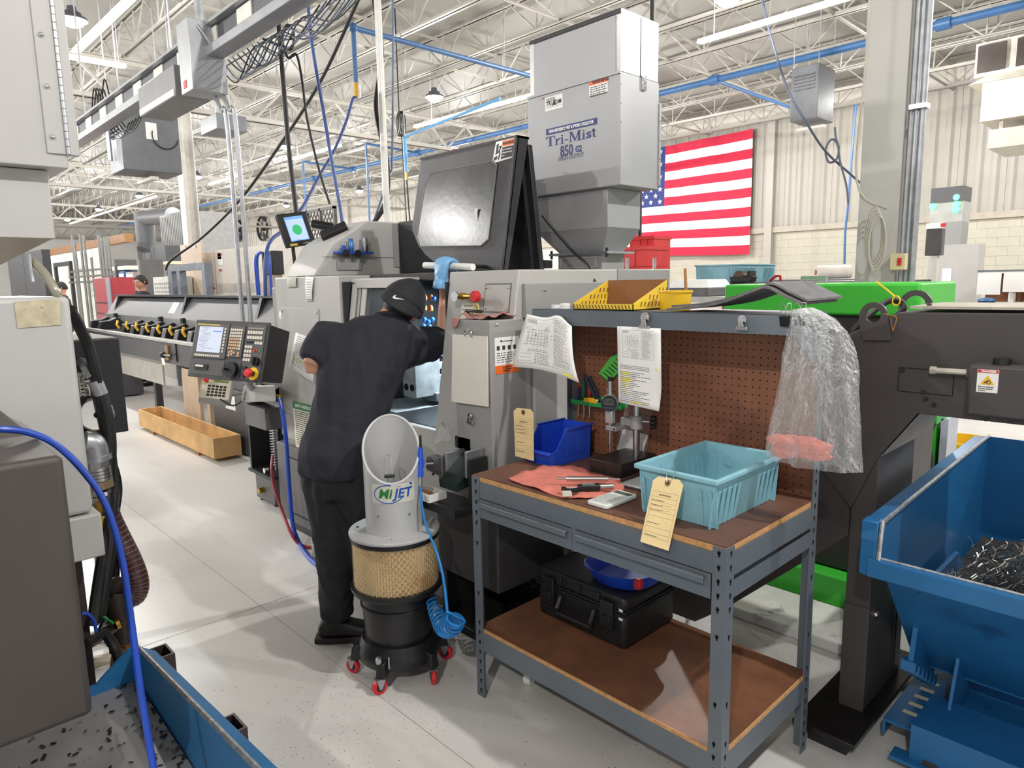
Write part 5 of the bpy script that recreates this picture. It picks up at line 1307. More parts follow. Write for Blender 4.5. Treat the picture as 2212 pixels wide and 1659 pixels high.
# ---- trousers
t_ = MB()
loft(t_, [(P0+Vector((0,0,.02)), hs*.155, hd_*.118), (P0-Vector((0,0,.07)), hs*.165, hd_*.125), (P0-Vector((0,0,.14)), hs*.160, hd_*.115)], n=24, p=2.2)
t_.tube([LHIP+Vector((0,0,.02)), LHIP.lerp(LKN,.4), LKN, LKN.lerp(LAN,.5), LAN+Vector((0,0,.01))], [.094,.092,.080,.076,.070], n=18)
t_.tube([RHIP+Vector((0,0,.02)), RHIP.lerp(RKN,.4), RKN, RKN.lerp(RAN,.5), RAN+Vector((0,0,.01))], [.094,.090,.080,.076,.070], n=18)
fuse(t_, 'trousers', TROUS, wk, vox=.011, smooth=6, wr=.006, ws=8, seed=4)
MB().lathe([(0,0)], n=3) if False else None
# ---- shoes
def shoe(A, d):
    d = Vector(d).normalized(); sd = Vector((d.y, -d.x, 0)); u_ = Vector((0,0,1)); h = Vector((A.x, A.y, 0))-d*.05
    m_ = MB()
    loft(m_, [(h+d*-.035+u_*.05, sd*.026, u_*.022), (h+d*-.02+u_*.062, sd*.040, u_*.040), (h+d*.05+u_*.072, sd*.046, u_*.050), (h+d*.12+u_*.058, sd*.048, u_*.036), (h+d*.19+u_*.046, sd*.050, u_*.024), (h+d*.235+u_*.042, sd*.034, u_*.016)], n=18)
    m_.tube([h+d*.03+u_*.08, h+d*.04+u_*.135], [.052,.050], n=16)
    o = fuse(m_, 'shoe', SHOE, wk, vox=.009, smooth=4)
    prof = [(-.05,-.032),(-.05,.032),(.02,.044),(.12,.045),(.19,.052),(.24,.036),(.255,0),(.24,-.036),(.19,-.050),(.12,-.042),(.02,-.044)]
    MB().slab([h+d*a+sd*b for a, b in prof], (0,0,.026)).build('sole', SOLE, o, bevel=.004)
shoe(LAN, (.62,.78,0)); shoe(RAN, (.45,.89,0))
# ---- cap worn backwards
R_c = .117
dm = MB(); n, m_ = 28, 10; vs = []; fs = []
for i in range(m_+1):
    t = PI/2*i/m_
    for k in range(n):
        q = 2*PI*k/n; vs.append(hp(R_c*.90*math.cos(t)*math.cos(q), R_c*1.04*math.cos(t)*math.sin(q)-.004, .012+R_c*1.0*math.sin(t)-.026*math.cos(t)))
for i in range(m_): fs += [(i*n+k, i*n+(k+1)%n, (i+1)*n+(k+1)%n, (i+1)*n+k) for k in range(n)]
cp = dm.add(vs, fs).build('cap', CAPM, wk, solid=.004, ang=80)
MB().ball(hp(0,-.004,.012+R_c), .007, 10, 6).build('cap_button', CAPM, cp)
for k in range(6):
    q = 2*PI*k/6+.3
    MB().tube([hp(R_c*.902*math.cos(t)*math.cos(q), R_c*1.042*math.cos(t)*math.sin(q)-.004, .012+R_c*1.003*math.sin(t)-.026*math.cos(t)) for t in [PI/2*j/10 for j in range(11)]], .0016, n=5).build('seam', CAPM, cp)
def brimP(u, v):
    a = math.radians(180+10+160*u); r = v
    w_ = math.sin(u*PI)**.5
    x = math.cos(a)*R_c*.90; y = math.sin(a)*R_c*1.04-.004-v*.022*w_
    return hp(x, y, -.010-.068*v*w_)
MB().surf(brimP, 20, 7).build('brim', CAPM, cp, solid=.004, ang=80)
# white swoosh on the cap, laid on the dome surface
def on_dome(x, y, k=1.085):
    d = ray(x, y).normalized(); lo, hi = 2.0, 4.5
    def inside(p):
        q = p-HEAD; X, Y, Z = q.dot(hrt)/(R_c*.90*k), (q.dot(hfw)+.004)/(R_c*1.04*k), (q.dot(hu)+.014)/((R_c+.026)*k)
        return X*X+Y*Y+Z*Z < 1
    t = lo
    while t < hi:
        if inside(CAM+d*t): return CAM+d*t
        t += .0015
    return None
sw = [(1533,1162),(1546,1138),(1580,1128),(1563,1150),(1575,1160),(1605,1166),(1680,1186),(1625,1182),(1575,1180),(1548,1175)]
swp = [on_dome(580+x/5.72, 440+y/5.72) for x, y in sw]
if all(p is not None for p in swp):
    MB().slab(swp, -fw*.003).build('swoosh_emblem', mat('white embroidery', (235,235,235), .7, var=0), cp, smooth=False)
# ---- gloved right hand closed on the hood handle
g = MB(); hx = (hb_-ha).normalized(); c0 = RHND+Vector((.0,-.012,.0))
loft(g, [(RHND+Vector((-.004,-.040,-.075)), hx*.034, Vector((0,.026,0))), (RHND+Vector((-.002,-.040,-.03)), hx*.040, Vector((0,.022,0))), (RHND+Vector((0,-.036,.012)), hx*.046, Vector((0,.018,0))), (RHND+Vector((0,-.026,.030)), hx*.044, Vector((0,.015,0)))], n=16)
for k in range(4):
    o_ = RHND+hx*(-.036+.024*k); L_ = (.9,1.05,1.0,.85)[k]
    finger(g, [o_+Vector((0,-.034,.020)), o_+Vector((0,-.012,.034*L_)), o_+Vector((0,.018,.026*L_)), o_+Vector((0,.028,.002)), o_+Vector((0,.016,-.020))], .0125, .010)
finger(g, [RHND-hx*.036+Vector((0,-.036,-.02)), RHND-hx*.058+Vector((0,-.026,.0)), RHND-hx*.060+Vector((0,-.008,.022)), RHND-hx*.05+Vector((0,.008,.028))], .014, .011)
g.tube([RHND+Vector((-.004,-.040,-.07)), RHND+Vector((-.006,-.042,-.105))], [.036,.040], n=16)
fuse(g, 'glove', GLOVE, wk, vox=.005, smooth=2, wr=.0012, ws=40)
# ---- background people
def bystander(label, hx_, hy_, D, face, hair, cap=False, hh=.245):
    Hc = pd(hx_, hy_, D); fc = Vector(face).normalized(); sdv = Vector((fc.y, -fc.x, 0)); U = Vector((0,0,1))
    t = thing('person', label, 'person', (Hc.x, Hc.y, 0)); z = Hc.z-.16
    B = MB(); k = z/1.45
    def at(s, f, zz): return Vector((Hc.x, Hc.y, 0))+sdv*s+fc*f+U*zz
    hb = MB().ball((0,0,0), 1, 18, 12, (.074,.094,.115)); hb.v = [at(v.x, v.y, Hc.z+v.z) for v in hb.v]; B.add(hb.v, hb.f)
    B.tube([at(0,.085,Hc.z+.01), at(0,.112,Hc.z-.025), at(0,.096,Hc.z-.035)], [.009,.014,.010], n=8)
    B.tube([at(-.02,.088,Hc.z-.06), at(.02,.088,Hc.z-.06)], .009, n=8); B.tube([at(0,.078,Hc.z-.09), at(0,.07,Hc.z-.1)], .02, n=8)
    for s_ in (-1, 1): B.tube([at(s_*.078,-.005,Hc.z+.02), at(s_*.08,-.01,Hc.z-.03)], .012, n=8)
    B.tube([at(0,-.01,Hc.z-.08), at(0,-.02,z-.03)], .055, n=12)
    for s_ in (-1, 1):
        B.tube([at(s_*.19,0,z-.06), at(s_*.22,.02,z-.34), at(s_*.19,.14,z-.56)], [.05,.042,.03], n=10)
        q = at(s_*.19,.14,z-.56); loft(B, [(q, sdv*.022, U*.02), (q+fc*.06-U*.03, sdv*.036, U*.014), (q+fc*.09-U*.045, sdv*.034, U*.012)], n=10)
        for j in range(4): finger(B, [q+fc*.085-U*.042+sdv*(-.026+.017*j), q+fc*.12-U*.065+sdv*(-.026+.017*j), q+fc*.135-U*.09+sdv*(-.026+.017*j)], .009, .007)
        finger(B, [q+fc*.02-sdv*s_*.026, q+fc*.05-sdv*s_*.045-U*.02, q+fc*.07-sdv*s_*.046-U*.035], .010, .008)
        B.tube([at(s_*.09,0,z*.60), at(s_*.10,.01,z*.32), at(s_*.10,0,.07)], [.07,.052,.038], n=10)
        B.tube([at(s_*.10,0,.06), at(s_*.11,.15,.03)], [.038,.03], n=10)
    loft(B, [(at(0,0,z*.56), sdv*.14, fc*.10), (at(0,0,z*.75), sdv*.14, fc*.10), (at(0,0,z-.12), sdv*.18, fc*.11), (at(0,0,z-.02), sdv*.12, fc*.07)])
    fuse(B, 'body', SKIN, t, vox=.011, smooth=2)
    S_ = MB(); loft(S_, [(at(0,0,z*.52), sdv*.17, fc*.13), (at(0,0,z*.75), sdv*.17, fc*.13), (at(0,0,z-.12), sdv*.21, fc*.135), (at(0,0,z-.02), sdv*.15, fc*.09), (at(0,-.01,z+.015), sdv*.07, fc*.065)])
    for s_ in (-1, 1): S_.tube([at(s_*.17,0,z-.07), at(s_*.215,.02,z-.30)], [.07,.065], n=12)
    fuse(S_, 'shirt', SHIRT, t, vox=.014, smooth=3, wr=.004)
    T_ = MB()
    loft(T_, [(at(0,0,z*.62), sdv*.155, fc*.12), (at(0,0,z*.50), sdv*.165, fc*.12)])
    for s_ in (-1, 1): T_.tube([at(s_*.09,0,z*.56), at(s_*.10,.01,z*.32), at(s_*.10,0,.09)], [.095,.08,.07], n=12)
    fuse(T_, 'trousers', TROUS, t, vox=.014, smooth=3)
    for s_ in (-1, 1): MB().ball(at(s_*.11,.07,.045), 1, 12, 8, (.05,.05,.045)).xf(Matrix.Identity(4)) if False else None
    for s_ in (-1, 1):
        hm = MB(); c_ = at(s_*.105,.06,.0); loft(hm, [(c_-fc*.13+U*.04, sdv*.03, U*.035), (c_-fc*.04+U*.055, sdv*.048, U*.05), (c_+fc*.07+U*.04, sdv*.05, U*.036), (c_+fc*.15+U*.03, sdv*.036, U*.026)], n=12); hm.build('shoe', SHOE, t, ang=80)
    for s_ in (-1, 1): MB().ball(at(s_*.03,.082,Hc.z+.015), .010, 10, 7).build('eye', mat('eye', (40,34,30)), t)
    # hair cap over the back and crown
    Hm = MB(); n = 20; vs = []; fs = []
    for i in range(9):
        tt = PI/2*i/8*1.0
        for k_ in range(n):
            q = 2*PI*k_/n; r = math.cos(tt); front = max(0, math.sin(q)); b0 = -.03*(1-front)+.06*front; zz = Hc.z+b0+(.120-b0)*math.sin(tt); rr = r
            vs.append(at(.082*rr*math.cos(q), .100*rr*math.sin(q)-.006, zz))
    for i in range(8): fs += [(i*n+k_, i*n+(k_+1)%n, (i+1)*n+(k_+1)%n, (i+1)*n+k_) for k_ in range(n)]
    Hm.add(vs, fs).build('cap' if cap else 'hair', CAPM if cap else HAIR, t, solid=.01, ang=80)
    if cap:
        MB().slab([at(-.06,.085,Hc.z+.055), at(.06,.085,Hc.z+.055), at(.045,.155,Hc.z+.045), at(-.045,.155,Hc.z+.045)], (0,0,.006)).build('brim', CAPM, t)
    else:
        gl = MB()
        for s_ in (-1, 1):
            gl.tube([at(s_*.034+.026*math.cos(a), .101, Hc.z+.012+.018*math.sin(a)) for a in [j*2*PI/14 for j in range(14)]], .0026, n=6, close=True)
            gl.tube([at(s_*.06,.10,Hc.z+.018), at(s_*.08,.0,Hc.z+.015)], .0022, n=6)
        gl.tube([at(-.008,.106,Hc.z+.016), at(.008,.106,Hc.z+.016)], .0022, n=6); gl.build('glasses', GALV, t)
    return t
bystander('bespectacled man in a dark shirt standing behind the bar feeder', 305, 610, 11.2, (.25,-.97,0), HAIR)
bystander('distant worker in a black cap beyond the left end of the bar feeder', 133, 622, 13.6, (-.3,-.95,0), HAIR, cap=True)
# ================================================================== CHIP VACUUM / BLOW-OFF STATION
A_ = pz(866,1441); ax, ay = A_.x, A_.y
t = thing('blow_off_station', 'grey blow-off canister on a black bucket dolly with a cylindrical filter', 'canister', (ax, ay, 0))
SILV = mat('silver grey tube paint', (186,186,186), .4, .1, var=.03, scale=4)
vd = Vector((CAM.x-ax, CAM.y-ay, 0)).normalized(); vs_ = Vector((-vd.y, vd.x, 0))
def ap_(f, s_, z): return Vector((ax, ay, 0))+vd*f+vs_*s_+Vector((0,0,z))     # toward camera, side, up
# dolly ring
MB().lathe([(.10,.075),(.165,.075),(.172,.085),(.172,.115),(.165,.13),(.158,.15),(.152,.165),(.10,.165)], (ax,ay,0), n=40, closed=True).build('dolly_ring', BLKPL, t)
WR = mat('red castor wheel', (205,40,50), .4)
for k in range(5):
    a = math.atan2(vd.y, vd.x)+[-.42, .75, -1.55, 1.75, 3.1][k]
    d = Vector((math.cos(a), math.sin(a), 0)); c_ = Vector((ax, ay, 0))+d*.185; sd = Vector((-d.y, d.x, 0))
    MB().hexa([c_-d*.05-sd*.022+Vector((0,0,.065)), c_+d*.018-sd*.02+Vector((0,0,.065)), c_+d*.018+sd*.02+Vector((0,0,.065)), c_-d*.05+sd*.022+Vector((0,0,.065))],
              [c_-d*.05-sd*.022+Vector((0,0,.14)), c_+d*.010-sd*.016+Vector((0,0,.125)), c_+d*.010+sd*.016+Vector((0,0,.125)), c_-d*.05+sd*.022+Vector((0,0,.14))]).build('castor_socket', BLKPL, t, bevel=.004)
    w = Vector((math.cos(a+.9), math.sin(a+.9), 0)); wo = c_+Vector((w.y,-w.x,0))*.012; wh = MB().cyl(wo-w*.010+Vector((0,0,.031)), wo+w*.010+Vector((0,0,.031)), .031, n=24).build('castor_wheel', WR, t, bevel=.004)
    MB().cyl(wo-w*.0115+Vector((0,0,.031)), wo+w*.0115+Vector((0,0,.031)), .017, n=18).build('wheel_hub', BLKPL, wh)
    fk = MB(); e = Vector((w.y,-w.x,0))
    for s_ in (-1, 1):
        p = wo+w*(.0135*s_); fk.slab([p+Vector((0,0,.024))+e*.006, p+Vector((0,0,.024))-e*.006, p+Vector((0,0,.066))-e*.022, p+Vector((0,0,.066))+e*.016], w*(.002*s_))
    fk.slab([wo-w*.014+e*.02+Vector((0,0,.064)), wo+w*.014+e*.02+Vector((0,0,.064)), wo+w*.014-e*.022+Vector((0,0,.064)), wo-w*.014-e*.022+Vector((0,0,.064))], (0,0,.002))
    fk.build('castor_fork', GALV, wh, smooth=False)
kn_ = ap_(.155,-.085,.135); 
MB().cyl(kn_, kn_+vd*.03+Vector((0,0,.006)), .012, n=6).build('drain_knob', GALV, t)
MB().tube([ap_(.172,-.045,.10), ap_(.176,-.045,.12), ap_(.166,-.045,.145)], .004, n=6).build('latch', GALV, t)
# bucket
MB().lathe([(0,.10),(.132,.10),(.136,.12),(.145,.30),(.152,.302),(.152,.312),(.146,.314),(.147,.350),(.156,.352),(.158,.365),(.150,.372),(0,.372)], (ax,ay,0), n=44).build('bucket', mat('black bucket plastic', (32,31,33), .33, var=.04), t)
# filter
MB().lathe([(.150,.368),(.182,.368),(.186,.374),(.186,.388),(.176,.392),(.150,.392)], (ax,ay,0), n=44, closed=True).build('filter_lower_band', BLKPL, t)
PLEAT = mat('cream filter paper', (222,196,150), .85, var=.10, scale=9, wear=(190,150,92), wscale=3, wth=.5)
pl = MB(); n = 180; vs2 = []
for z in (.39, .585):
    for k in range(n):
        a = 2*PI*k/n; r = .171 if k % 2 else .160; vs2.append((ax+r*math.cos(a), ay+r*math.sin(a), z))
pl.add(vs2, [(k,(k+1)%n,n+(k+1)%n,n+k) for k in range(n)]).build('filter_pleats', PLEAT, t, smooth=False)
ms = MB(); R_m = .1745; na = 96; nz = 15
def mp(i, j): a = 2*PI*i/na; return Vector((ax+R_m*math.cos(a), ay+R_m*math.sin(a), .39+.195*j/nz))
for j in range(nz):
    for i in range(na):
        if (i+j) % 2 == 0:
            for e in (1, -1):
                p = mp(i, j); q = mp(i+e, j+1); d = (q-p).normalized(); o_ = (p-Vector((ax,ay,p.z))).normalized(); w_ = d.cross(o_)*.0011
                ms.add([p-w_, p+w_, q+w_, q-w_], [(0,1,2,3)])
kstuff(ms.build('filter_mesh', mat('expanded metal', (226,208,172), .4, .5), t, smooth=False))
MB().lathe([(.150,.583),(.179,.583),(.181,.59),(.181,.602),(.150,.602)], (ax,ay,0), n=44, closed=True).build('filter_gasket', BLKPL, t)
# top plate and slanted tube
MB().lathe([(0,.602),(.182,.602),(.184,.606),(.184,.612),(.182,.616),(0,.616)], (ax,ay,0), n=48).build('top_plate', SILV, t)
MB().cyl(ap_(.148,-.02,.616), ap_(.148,-.02,.622), .008, n=6).build('plate_bolt', CHROME, t)
MB().cyl(ap_(-.02,-.148,.616), ap_(-.02,-.148,.622), .008, n=6).build('plate_bolt', CHROME, t)
rT = .113; n = 44; tb = MB(); vs2 = []; fs = []
def cutz(f): return .945-(f/rT)*.115           # f toward camera: low at the front
for r_, zf in ((rT, lambda f: .616), (rT, cutz), (rT-.006, cutz), (rT-.006, lambda f: .63)):
    for k in range(n):
        a = 2*PI*k/n; f_ = r_*math.cos(a); s_ = r_*math.sin(a); vs2.append(ap_(f_, s_, zf(f_*rT/r_)))
for i in range(3): fs += [(i*n+k, i*n+(k+1)%n, (i+1)*n+(k+1)%n, (i+1)*n+k) for k in range(n)]
fs.append([3*n+k for k in range(n)])
tube_o = tb.add(vs2, fs).build('slanted_tube', SILV, t)
rimp = []
for k in range(n): a = 2*PI*k/n; rimp.append(ap_((rT-.003)*math.cos(a), (rT-.003)*math.sin(a), cutz(rT*math.cos(a))))
MB().tube(rimp, .005, n=8, close=True).build('tube_rim', mat('light rim paint', (206,206,206), .4), tube_o)
MB().cyl(ap_(.02,.112,.875), ap_(.02,.165,.875), .007, n=10).build('side_peg', GALV, tube_o)
MB().box(-.016,.016,-.003,.003,-.02,.02).xf(basis(ap_(.02,.152,.875), vs_, (0,0,1))).build('peg_tab', BLKPL, tube_o)
for a in (.55,-.55): MB().cyl(ap_(rT*math.cos(a), rT*math.sin(a), .70), ap_((rT+.003)*math.cos(a), (rT+.003)*math.sin(a), .70), .005, n=8).build('rivet', GALV, tube_o)
# side bracket at the right of tube
MB().hexa([ap_(-.05,-.10,.616), ap_(.05,-.10,.616), ap_(.05,-.106,.616), ap_(-.05,-.106,.616)], [ap_(-.05,-.10,.80), ap_(.03,-.10,.80), ap_(.03,-.106,.80), ap_(-.05,-.106,.80)]).build('tube_bracket', SILV, t)
# logo plate curved on the tube
def tp_(a, z, d=.0): return ap_((rT+d)*math.cos(a), (rT+d)*math.sin(a), z)
aw = .80; z_lo, z_hi = .752, .828; acen = .02
MB().surf(lambda u, v: tp_(acen+aw*(1-2*u), z_lo+(z_hi-z_lo)*v, .0012), 20, 3).build('logo_plate', mat('ivory decal', (206,206,192), .5), tube_o)
def wrap(mb, zoff, d=.0022):   # flat x,y -> around the tube (x to the viewer's right)
    mb.v = [tp_(acen+v.x/rT, zoff+v.y, d+max(0, v.z)) for v in mb.v]; return mb
LG = mat('logo green', (36,120,60), .5, var=0); LB = mat('logo blue', (36,80,170), .5, var=0)
wrap(text_mb('Mi', .052, bold=.0012, shear=.2, spacing=1.02).xf(Matrix.Translation((-.034,0,0))), .790).build('lettering', LG, tube_o, smooth=False)
wrap(text_mb('JET', .052, bold=.0012, shear=.2, spacing=1.).xf(Matrix.Translation((.036,0,0))), .790).build('lettering', LB, tube_o, smooth=False)
arc = [(-.020+.058*math.cos(a)*1.0, .0+.036*math.sin(a)) for a in [math.radians(80+ 14*k) for k in range(20)]]
wrap(MB().tube([(x, y, 0) for x, y in arc], .0022, n=5), .790, .001).build('logo_swirl', LB, tube_o)
wrap(MB().prism([(-.02,.034),(.075,.038),(.078,.028),(.02,.028)], 'z', 0, .001), .790).build('logo_stripe', LB, tube_o, smooth=False)
# binder clip inside the tube
MB().tube([ap_(.088,-.02,.865), ap_(.06,-.028,.92), ap_(.045,-.02,.935), ap_(.05,.0,.925), ap_(.088,.002,.862)], .0018, n=6).build('binder_clip_wire', GALV, tube_o)
MB().box(-.02,.02,-.004,.004,-.012,.012).xf(basis(ap_(.096,-.01,.858), vs_, (0,0,1))).build('binder_clip', BLKPL, tube_o)
# ---- blue blow gun standing beside the tube, with its hose
t = thing('air_blow_gun', 'blue air blow gun with a light blue coiled hose clipped to the canister', 'blow gun', ap_(.03,-.135,.80))

def gz(y_): return pd(908, y_, 2.74)
MB().cyl(gz(968), gz(940), .006, .0045, n=10).build('nozzle', BLKPL, t)
MB().tube([gz(966), gz(985), gz(1000), gz(1030)], [.009,.012,.011,.013], n=14).build('gun_body', mat('blue gun plastic', (36,84,200), .35), t)
MB().tube([gz(985)+rt*.012, gz(1000)+rt*.014, gz(1012)+rt*.010], .003, n=6).build('trigger', mat('blue gun plastic', (36,84,200)), t)
MB().cyl(gz(988)+rt*-.016, gz(988)+rt*.016, .003, n=8).build('collar', BRASS, t)
MB().cyl(gz(1030), gz(1050), .008, n=10).build('hose_fitting', GALV, t)
LBH = mat('light blue hose', (38,130,205), .3)
hp_ = [(908,1048,2.74),(911,1090,2.72),(922,1140,2.72),(942,1190,2.66),(956,1240,2.62),(964,1300,2.58),(966,1325,2.57)]
MB().tube(catmull([pd(*p) for p in hp_], 6), .0055, n=8).build('straight_hose', LBH, t)
# coil hangs between (925,1275) and (975,1375)
coil = []
cl = [pd(926,1276,2.80), pd(934,1306,2.76), pd(947,1334,2.70), pd(962,1356,2.63), pd(978,1352,2.58), pd(985,1336,2.56)]
cc = catmull(cl, 10); N_ = 340; turns = 15
for i in range(N_):
    s_ = i/(N_-1)*(len(cc)-1); k = min(int(s_), len(cc)-2); p = cc[k].lerp(cc[k+1], s_-k); d = (cc[k+1]-cc[k]).normalized()
    e1 = d.orthogonal().normalized(); e1 = (rt-d*rt.dot(d)).normalized(); e2 = d.cross(e1); a = 2*PI*turns*i/(N_-1); r = .012+.022*min(1, i/(N_*.55))
    coil.append(p+(e1*math.cos(a)+e2*math.sin(a))*r)
MB().tube(coil, .0048, n=6).build('coiled_hose', LBH, t)
MB().tube(catmull([coil[-1], pd(968,1322,2.57), pd(966,1318,2.57)], 4), .0048, n=6).build('hose_end', LBH, t)
# ================================================================== CONTROL PENDANT
PC = Vector((-3.935,1.525,1.239)); ex = Vector((.935,.353,-.025)).normalized(); ey = Vector((-.072,.261,.963)); ey = (ey-ex*ey.dot(ex)).normalized(); en = ex.cross(ey)
PB = basis(PC, ex, ey); w2, h2 = .29, .17
t = thing('control_pendant', 'black machine control panel with screen, keypads and red stop button', 'control panel', PC-Vector((0,0,.17)))
def pp_(mb, nm, m, par=None, **k): return mb.xf(PB).build(nm, m, par or t, **k)
CST = mat('black crackle paint', (48,47,49), .4, var=.3, scale=260, bump=.4, bscale=260)
PGR = mat('panel grey', (84,83,84), .45, var=.03)
pp_(MB().prism([(-w2,-h2),(w2,-h2),(w2,h2),(-w2,h2)], 'z', -.012, 0), 'front_bezel', CST, bevel=.006)
pp_(MB().hexa([(-w2+.01,-h2+.01,-.012),(w2-.01,-h2+.01,-.012),(w2-.01,h2-.01,-.012),(-w2+.01,h2-.01,-.012)], [(-w2+.03,-h2+.0,-.16),(w2-.0,-h2+.02,-.16),(w2-.0,h2-.02,-.16),(-w2+.03,h2-.02,-.16)]), 'rear_housing', BLACK, bevel=.004)
def U_(u, v): return (-w2+2*w2*u, h2-2*h2*v)
def rect(u0, u1, v0, v1, za, zb): (x0, y1), (x1, y0) = U_(u0, v0), U_(u1, v1); return MB().box(x0, x1, y0, y1, za, zb)
scrf = pp_(rect(.025,.49,.06,.66,0,.006), 'screen_unit', PGR, bevel=.003)
SCR = mat('lit document screen', (196,204,222), .2, emit=.25, var=0)
scr = pp_(rect(.085,.41,.12,.56,.0062,.0068), 'screen', SCR, scrf, smooth=False)
q = MB(); rn = random.Random(12)
for k in range(16):
    v = .14+.025*k; u = .10+.06*rn.random()
    q_ = rect(u, u+.05+.10*rn.random(), v, v+.006, .0069, .0072); q.add(q_.v, q_.f)
pp_(q, 'screen_text', mat('screen text', (120,126,150), .4, emit=.2, var=0), scr, smooth=False)
pp_(rect(.28,.40,.19,.205,.0069,.0073), 'screen_cursor', mat('screen blue', (70,110,220), .4, emit=.5, var=0), scr, smooth=False)
pp_(rect(.05,.36,.075,.10,.0062,.0066), 'yellow_strip', mat('dull yellow label', (200,176,80), .5), scrf, smooth=False)
KW = mat('ivory key', (226,218,204), .5, var=.04); KO = mat('tan key', (214,176,140), .5, var=.04)
for k in range(12): pp_(rect(.075+.029*k,.095+.029*k,.60,.635,.006,.009), 'soft_key', KW, scrf, smooth=False)
for k in range(8): pp_(rect(.435,.455,.13+.055*k,.165+.055*k,.006,.009), 'soft_key', KW, scrf, smooth=False)
kp_ = pp_(rect(.50,.70,.08,.62,0,.005), 'keypad', PGR, bevel=.003)
for r in range(7):
    for c in range(6): pp_(rect(.515+.028*c,.535+.028*c,.135+.052*r,.172+.052*r,.005,.009), 'key', KW if r < 3 or c == 5 else KO, kp_, smooth=False)
for u, v in ((.53,.52),(.56,.50),(.56,.55),(.59,.52),(.65,.52),(.65,.565),(.53,.57)): pp_(rect(u,u+.022,v,v+.036,.005,.009), 'key', KO, kp_, smooth=False)
op = pp_(rect(.725,.965,.05,.95,0,.004), 'operator_keys', PGR, bevel=.003)
for k in range(8): pp_(rect(.745+.025*k,.757+.025*k,.10,.12,.004,.005), 'indicator', KW, op, smooth=False)
for r in range(2):
    for c in range(6): pp_(rect(.745+.033*c,.771+.033*c,.155+.085*r,.205+.085*r,.004,.008), 'key', KW, op, smooth=False)
for r in range(4):
    for c in range(3): pp_(rect(.735+.033*c,.76+.033*c,.40+.072*r,.448+.072*r,.004,.008), 'key', KW, op, smooth=False)
for c in range(3): pp_(rect(.855+.033*c,.88+.033*c,.33,.375,.004,.008), 'key', KW, op, smooth=False)
for c in range(3): x, y = U_(.755+.03*c,.345); pp_(MB().cyl((x,y,.004),(x,y,.009),.006,n=12), 'round_key', BLKPL, op)
pp_(rect(.855,.875,.455,.50,.004,.008), 'red_key', RED, op, smooth=False); pp_(rect(.885,.905,.455,.50,.004,.008), 'red_key', RED, op, smooth=False); pp_(rect(.915,.935,.455,.50,.004,.008), 'green_key', mat('green key', (40,160,90), .4), op, smooth=False)
x, y = U_(.915,.66); pp_(MB().cyl((x,y,.004),(x,y,.028),.024,n=20).box(x-.006,x+.006,y-.022,y+.022,.028,.04), 'selector_knob', BLKPL, op)
for v in (.78,.90): pp_(rect(.745,.80,v-.03,v+.03,.004,.014), 'rocker_switch', BLKPL, op, bevel=.002)
x, y = U_(.895,.86); es = pp_(MB().cyl((x,y,.004),(x,y,.010),.036,n=24), 'stop_ring', YEL, op)
pp_(MB().cyl((x,y,.010),(x,y,.035),.016,n=18), 'stop_stem', BLKPL, op); pp_(MB().lathe([(.0,.035),(.024,.035),(.026,.045),(.020,.056),(0,.058)], (x,y,0), n=22), 'stop_button', RED, op)
lw = pp_(rect(.03,.49,.69,.95,0,.003), 'lower_plate', PGR, bevel=.002)
pp_(rect(.10,.28,.77,.87,.003,.008), 'card_slot', BLKPL, lw); pp_(rect(.11,.22,.785,.82,.008,.009), 'slot_label', KW, lw, smooth=False)
x, y = U_(.62,.83); hwp = pp_(rect(.50,.71,.70,.95,0,.003), 'handwheel_plate', PGR)
pp_(MB().cyl((x,y,.003),(x,y,.03),.045,n=28).cyl((x-.02,y,.03),(x-.02,y,.055),.008,n=12), 'handwheel', BLKPL, hwp)
x, y = U_(.535,.84); pp_(MB().cyl((x,y,.003),(x,y,.022),.016,n=16), 'jog_knob', BLKPL, hwp)
# swing arm, cast joint
MB().hexa([py(530,868,1.78), py(597,868,1.78), py(597,868,1.92), py(530,868,1.92)], [py(534,833,1.78), py(594,832,1.78), py(594,832,1.92), py(534,833,1.92)]).build('arm_joint', LGREY, t, bevel=.008)
a0, a1 = py(527,870,1.80), py(612,920,1.88)
MB().box(a0.x, -4.125, 1.80, 1.93, a1.z-.03, a0.z-.005).build('swing_arm', DGREY, t, bevel=.004)
MB().cyl(py(545,840,1.80), PC+en*-.10-Vector((0,0,.12)), .022, n=14).build('tilt_post', MGREY, t)
MB().tube([py(530,835,1.78), py(527,850,1.76), py(525,866,1.76)], .008, n=8).build('clamp_lever', LGREY, t)
MB().cyl(py(596,855,1.80), py(604,856,1.80), .014, n=6).build('brass_gland', BRASS, t)
# blue and red hoses dropping from the pendant arm to the floor
t = thing('air_hose', 'dark blue air hose dropping from the pendant arm to the floor by the lathe', 'hose', pz(683,1218))
MB().tube(catmull([py(602,857,1.80), py(610,890,1.80), py(618,950,1.80), py(624,1040,1.82), py(632,1130,1.80), pz(645,1170,.03), pz(668,1205,.016), pz(700,1232,.016)], 8), .013, n=10).build('hose_run', BLUEH, t)
t = thing('red_hose', 'red hose curving from the lathe base to the floor beside the blue hose', 'hose', pz(660,1190))
MB().tube(catmull([py(589,985,1.98), py(587,1010,1.88), py(592,1050,1.86), py(608,1100,1.84), py(628,1150,1.80), pz(648,1176,.02), pz(680,1184,.012)], 8), .010, n=10).build('hose_run', mat('dark red hose', (140,36,48), .4), t)
